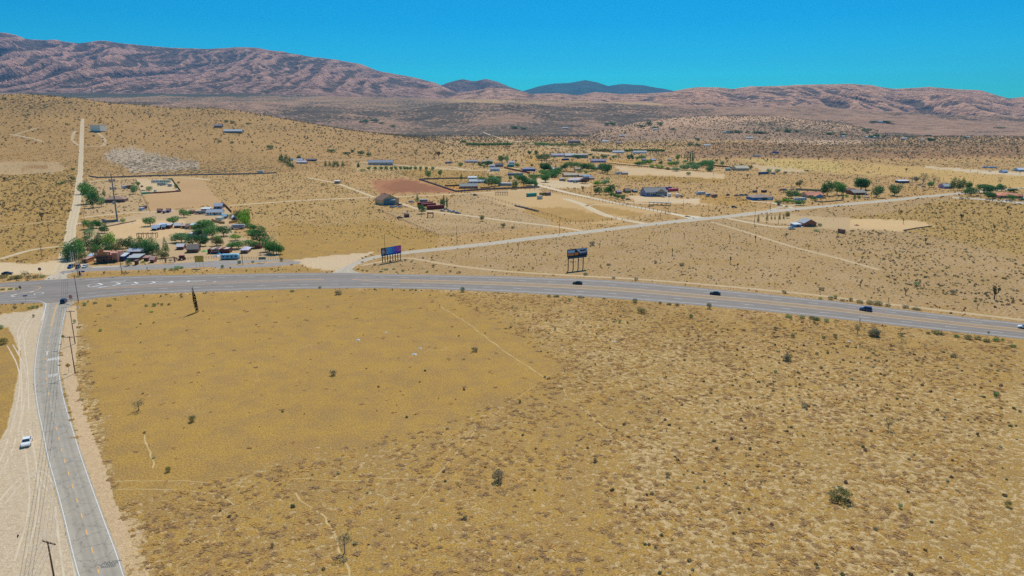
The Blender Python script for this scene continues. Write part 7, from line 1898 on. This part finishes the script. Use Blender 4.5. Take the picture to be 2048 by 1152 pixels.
for x, y, lb, h_ in ((770.5,508,'behind the first billboard',11.5), (914,487.5,'by the fence corner below the tan house',11.5), (1119,467,'left of the dirt lot corner',11.5), (1182,395,'beside the dirt drive trees',11), (1336.5,424,'at the end of the shade roof',11.5), (1366,423,'right of the shade roof',10), (1416,433,'on the verge before the scrap row',12), (1508.5,449,'left of the young conifer row',11.5), (1540.5,420.7,'at the edge of the white drive',9.5), (1556,449,'in front of the young conifers',6), (1644.5,412,'before the low garden wall',7.5), (1742.5,399,'left of the first roadside tree',8.5), (1776,374.6,'between the roadside trees and the dark shed',9), (1818,381.6,'first right of the roadside trees',9), (1832,383,'second right of the roadside trees',9), (1847.6,388.5,'third right of the roadside trees',11), (1884,378,'before the lavender house',14), (1944.8,374.6,'right of the tall pines',14), (1077,333,'left of the dense tree clump',14), (966,352,'by the far white house',9)):
    pole(x, y, h_, R(100), 'thin wooden pole ' + lb, 1 if x in (1416, 1508.5, 1119, 1944.8, 914, 1182) else 0, False, 'poles along the side road', None, .15, 2.4)

# --- cell tower
def tower():
    p = hit(235, 443)
    o = thing('cell_tower', 'tall grey cell tower with two rings of antennas', 'cell tower', p)
    h = 35.5; g = mc((120, 124, 134), .4)
    MB().tube([(0, 0, -.2), (0, 0, h)], .62, 12, .34).build('mast', g, o)
    for z in (h - 4.2, h - 10.2):
        rg = MB()
        for i in range(12):
            a, b_ = i * R(30), (i + 1) * R(30)
            rg.tube([(2.0 * math.cos(a), 2.0 * math.sin(a), z), (2.0 * math.cos(b_), 2.0 * math.sin(b_), z)], .08, 4)
        for i in range(3): rg.tube([(0, 0, z), (2 * math.cos(i * R(120)), 2 * math.sin(i * R(120)), z)], .1, 4)
        r0 = rg.build('antenna_ring', g, o)
        for i in range(9):
            a = i * R(40); MB().box((2.1 * math.cos(a), 2.1 * math.sin(a), z), (.28, .34, 2.2), a).build('antenna', mc((150, 152, 156)), r0)
    MB().box((0, 0, h + .4), (1.0, 1.0, .5)).build('top_mount', g, o)
    MB().box((0, 0, .25), (3.5, 3.5, .5)).build('base', mc((110, 130, 150)), o)
tower()
def obelisk():
    p = hit(184.5, 184); o = thing('white_tower', 'tiny white tower in the far green valley', 'tower', p)
    MB().tube([(0, 0, 0), (0, 0, 55)], 8, 10, 4).build('shaft', WHITE, o)
obelisk()

# --- light masts by the store
for i, (x, y, t_) in enumerate(((144,527,501), (148.5,529,503), (157.5,524,501))):
    p = hit(x, y); m = (p[1] * CT + H * ST) / F; h = (y - t_) * m * 1.02
    o = thing('flag_pole', '%s of the three white poles by the parked cars' % ('leftmost', 'middle', 'rightmost')[i], 'pole', p, 0, 'white poles by the parked cars')
    MB().tube([(0, 0, 0), (0, 0, h)], .14, 8, .1).build('pole', WHITE, o); MB().tube([(0, 0, h), (0, 0, h + .25)], .16, 8, .05).build('finial', STEEL, o)

# --- billboards
def gradient_mat(name, stops, axis=0):
    m = bpy.data.materials.new(name); N, L = nodes(m); b = N['Principled BSDF']; b.inputs['Roughness'].default_value = .5
    tc = N.new('ShaderNodeTexCoord'); sx = N.new('ShaderNodeSeparateXYZ'); cr = N.new('ShaderNodeValToRGB')
    L.new(tc.outputs['Generated'], sx.inputs[0]); L.new(sx.outputs[axis], cr.inputs[0]); L.new(cr.outputs[0], b.inputs['Base Color'])
    e = cr.color_ramp.elements
    while len(e) < len(stops): e.new(.5)
    for el, (t, c) in zip(e, stops): el.position = t; el.color = (*srgb(*c), 1)
    return m
def billboard(pl, pr, xl, xr, ybot, ytop, npost, label, extra):
    a, b_ = hit(*pl), hit(*pr)
    ph = math.atan2(b_[1] - a[1], b_[0] - a[0]); S_ = math.hypot(b_[0] - a[0], b_[1] - a[1])
    m = (a[1] * CT + H * ST) / F
    z0, z1 = (pl[1] - ybot) * m * 1.03, (pl[1] - ytop) * m * 1.03
    e0, e1 = (pl[0] - xl) * m, (xr - pr[0]) * m
    o = thing('billboard', label, 'billboard', a, ph)
    W0, W1 = -e0, S_ + e1; w = W1 - W0; hh = z1 - z0; cx = (W0 + W1) / 2
    for i in range(npost): MB().box((S_ * i / (npost - 1), .25, z1 / 2 - .1), (.34, .34, z1 - .2)).build('post', mc((70, 54, 46)), o)
    MB().box((cx, .02, (z0 + z1) / 2), (w + .2, .14, hh + .2)).build('frame', mc((70, 60, 70)), o)
    MB().box((cx, -.55, z0 - .12), (w, 1.0, .1)).build('catwalk', mc((70, 74, 80)), o)
    extra(o, W0, w, z0, hh)
    return o
def panel(o, name, x, z, w, h, mat, y=-.08, t=.03):
    q = MB().box((0, 0, 0), (w, t, h)).build(name, mat, o); q.location = (x + w / 2, y, z + h / 2); return q
def bb1(o, x, w, z, h):
    panel(o, 'photo_print', x, z, w * .26, h, gradient_mat('billboard_photo', [(0, (60, 40, 60)), (.3, (150, 140, 160)), (.6, (110, 70, 80)), (.8, (170, 110, 90)), (1, (120, 130, 150))]))
    for dx, dz, ww, hh, rgb in ((.03, .1, .05, .6, (180, 170, 190)), (.09, .25, .06, .45, (206, 196, 206)), (.14, .55, .09, .2, (120, 50, 50)), (.0, .8, .06, .2, (40, 30, 40))):
        panel(o, 'photo_patch', x + w * dx, z + h * dz, w * ww, h * hh, mc(rgb), -.11)
    g = gradient_mat('billboard_gradient', [(0, (40, 190, 240)), (.3, (40, 160, 240)), (.55, (90, 100, 220)), (.75, (160, 70, 200)), (1, (190, 40, 150))])
    panel(o, 'print', x + w * .26, z, w * .74, h, g)
    for i, (dx, dz, ww) in enumerate(((.30, .78, .25), (.30, .64, .2), (.3, .5, .24), (.30, .36, .2), (.3, .2, .3), (.78, .72, .17), (.76, .58, .12), (.78, .36, .16), (.84, .2, .12), (.62, .6, .1), (.66, .4, .09))):
        panel(o, 'print_line', x + w * dx, z + h * dz, w * ww, h * .035, mc((150, 190, 220) if dx < .6 else (206, 150, 200)), -.11, .02)
    q = MB().tube([(0, -.02, 0), (0, .02, 0)], h * .09, 12).build('print_dot', mc((236, 214, 206)), o); q.location = (x + w * .94, -.12, z + h * .42)
def bb2(o, x, w, z, h):
    lo, blue = mc((40, 34, 52)), mc((170, 206, 245))
    panel(o, 'print', x, z, w, h, mc((52, 40, 50)))
    panel(o, 'print_block', x + w * .02, z + h * .50, w * .35, h * .38, blue, -.11)
    panel(o, 'print_block', x + w * .01, z + h * .06, w * .33, h * .38, mc((250, 140, 50)), -.11)
    panel(o, 'print_block', x + w * .37, z + h * .08, w * .17, h * .4, mc((255, 146, 56)), -.11)
    t = MB(); t.v += [(0, 0, h * .98), (w * .58, 0, h * .98), (w * .58, 0, h * .5), (w * .22, 0, h * .3)]; t.f.append((0, 3, 2, 1))
    q = t.build('print_sky', blue, o); q.location = (x + w * .42, -.115, z)
    panel(o, 'print_block', x + w * .62, z + h * .6, w * .32, h * .22, mc((70, 44, 44)), -.13)
    panel(o, 'print_block', x + w * .60, z + h * .12, w * .36, h * .2, mc((74, 84, 110)), -.13)
    for i in range(5): panel(o, 'print_line', x + w * (.6 + .07 * i), z + h * .36, w * .045, h * .2, mc((206, 196, 206)), -.14, .02)
    for i in range(8): panel(o, 'print_line', x + w * (.04 + .036 * i), z + h * .12, w * .012, h * .26, mc((230, 170, 130)), -.14, .02)
    for i in range(6): panel(o, 'print_line', x + w * (.2 + .027 * i), z + h * .56, w * .01, h * .26, mc((196, 214, 230)), -.14, .02)
    MB().box((x + w * .48, -.3, z - h * .17), (w * .94, .5, h * .3)).build('skirt', mc((24, 84, 110)), o)
billboard((765.8,526.4), (801.5,520), 763, 803, 511, 497.0, 8, 'first billboard on eight posts, printed blue fading to purple', bb1)
billboard((1136.8,540.6), (1166.5,536.9), 1133.5, 1175, 513.6, 500, 4, 'second billboard on four posts, orange and light blue print', bb2)

# --- road signs and markers
def sign(px_, py_, h, w, sh, rgb, label, ang=0.0, name='road_sign', shape='box', below=None, posts=1, top_z=None):
    p = hit(px_, py_); o = thing(name, label, 'sign', p, ang)
    for i in range(posts):
        x = 0 if posts == 1 else (-.4 + .8 * i / (posts - 1)) * w
        MB().tube([(x, 0, 0), (x, 0, h + (sh * .4 if posts > 1 else 0))], .05, 6).build('post', STEEL if posts == 1 else WOOD, o)
    if shape == 'box': MB().box((0, -.07, h + sh / 2), (w, .04, sh)).build('panel', mc(rgb, .5), o)
    else:
        n = 8 if shape == 'oct' else 4
        t = MB(); r = w / 2; off = math.pi / 8 if n == 8 else 0
        t.prism([(r * math.cos(off + i * 2 * math.pi / n), h + r + r * math.sin(off + i * 2 * math.pi / n)) for i in range(n)], -.09, -.05)
        pn = t.build('panel', mc(rgb, .5), o)
        if shape == 'oct' and below is not None and below is not False:
            tx = link('lettering', text_mesh('lettering', 'STOP', r * .7, WHITE), pn); tx.location = (0, -.1, h + r * .78); tx.rotation_euler = (R(90), 0, 0)
    if below: MB().box((0, -.07, h - .25), (w * 1.0, .04, .4)).build('lower_panel', mc(below, .5), o)
    return o
sign(143, 607, 2.3, 1.5, 1.5, (186, 40, 56), 'red octagonal stop sign with yellow plate at the lane end', R(20), 'stop_sign', 'oct', (206, 170, 60))
sign(52, 603, 2.3, 1.7, .5, (24, 100, 170), 'blue street name sign on the corner left of the lane', R(25))
sign(168, 557, 3.2, 1.6, .7, (40, 60, 170), 'blue street name sign across the highway by the pole', R(10))
sign(725, 533, 2.2, 1.5, .5, (20, 120, 170), 'blue street name sign inside the side road curve', R(0))
sign(138, 745, 1.6, 1.5, 1.5, (220, 160, 40), 'yellow warning diamond beside the lane near the lettering', R(30), 'warning_sign', 'diamond')
sign(128, 686, 1.8, 1.3, 1.3, (170, 160, 60), 'small yellow green warning diamond beside the lane', R(20), 'warning_sign', 'diamond')
sign(81, 549, 2.0, 1.7, 1.7, (120, 104, 108), 'grey back of an octagonal sign on the pale apron', R(10), 'road_sign', 'oct')
sign(151, 541, 2.0, 1.8, 1.8, (206, 140, 40), 'orange yellow sign beside the pole by the parked cars', R(0), 'warning_sign', 'diamond')
sign(41, 581, 1.2, 1.0, .9, (150, 30, 60), 'dark red sign on the nose of the median', R(0))
sign(826, 542, 1.2, .7, .7, (206, 60, 40), 'small red marker north of the highway near the first billboard', R(0), 'marker')
sign(1719, 645, .2, .14, 1.6, (110, 60, 44), 'reddish marker post on the south shoulder below the blue car', R(0), 'marker_post')
sign(400, 536, 3.2, 4.4, 3.4, (206, 176, 76), 'square yellow sign board on posts above the frontage road', R(8), 'sign_board', 'box', None, 3)
sign(525, 525.5, 1.8, 3.6, 1.4, (100, 124, 104), 'green sign board beside the frontage road', R(8), 'sign_board', 'box', None, 2)
sign(295, 543, 0.4, .5, 2.2, (220, 220, 216), 'white upright marker on the frontage verge', R(0), 'marker')
sign(341, 524, .5, 1.6, .9, (196, 192, 206), 'low white sign by the ranch gate frame', R(0))
sign(252, 548, .3, .12, 1.5, (96, 96, 60), 'thin dark marker right of the transformer pole', 0, 'marker_post')
sign(278, 546, .3, .12, 1.5, (96, 110, 60), 'thin green marker on the frontage verge', 0, 'marker_post')
def aframe():
    p = hit(160.5, 553); o = thing('frame_sign', 'white triangular frame sign at the pole foot across the highway', 'sign', p, R(8))
    for s in (-1, 1): MB().tube([(s * 1.1, 0, 0), (s * .25, 0, 4.2)], .1, 6).build('leg', WHITE, o)
    MB().box((0, -.05, 1.7), (1.2, .06, 2.4), 0, (.5, 1)).build('panel', mc((130, 70, 50)), o)
    MB().box((0, -.05, .5), (1.9, .1, .5)).build('lower_panel', WHITE, o)
aframe()
print('OBJECTS', len(bpy.data.objects), 'TRIS', sum(len(m.polygons) for m in bpy.data.meshes))
# ------------------------------------------------------------------ air
def haze():
    x0, x1, y0, y1, z0, z1 = -38000, 38000, -6500, 26500, -60, 2200
    v = [(x, y, z) for x in (x0, x1) for y in (y0, y1) for z in (z0, z1)]
    f = [(0, 1, 3, 2), (4, 6, 7, 5), (0, 4, 5, 1), (2, 3, 7, 6), (0, 2, 6, 4), (1, 5, 7, 3)]
    me = bpy.data.meshes.new('haze'); me.from_pydata(v, [], f); me.update()
    m = bpy.data.materials.new('haze'); N, L = nodes(m)
    N.remove(N['Principled BSDF'])
    pv = N.new('ShaderNodeVolumePrincipled')
    pv.inputs['Color'].default_value = (.10, .50, 1.0, 1)
    pv.inputs['Density'].default_value = 2.4e-5
    pv.inputs['Anisotropy'].default_value = 0.2
    L.new(pv.outputs[0], N['Material Output'].inputs['Volume'])
    tag(link('haze', me, None, m), kind='stuff')
haze()
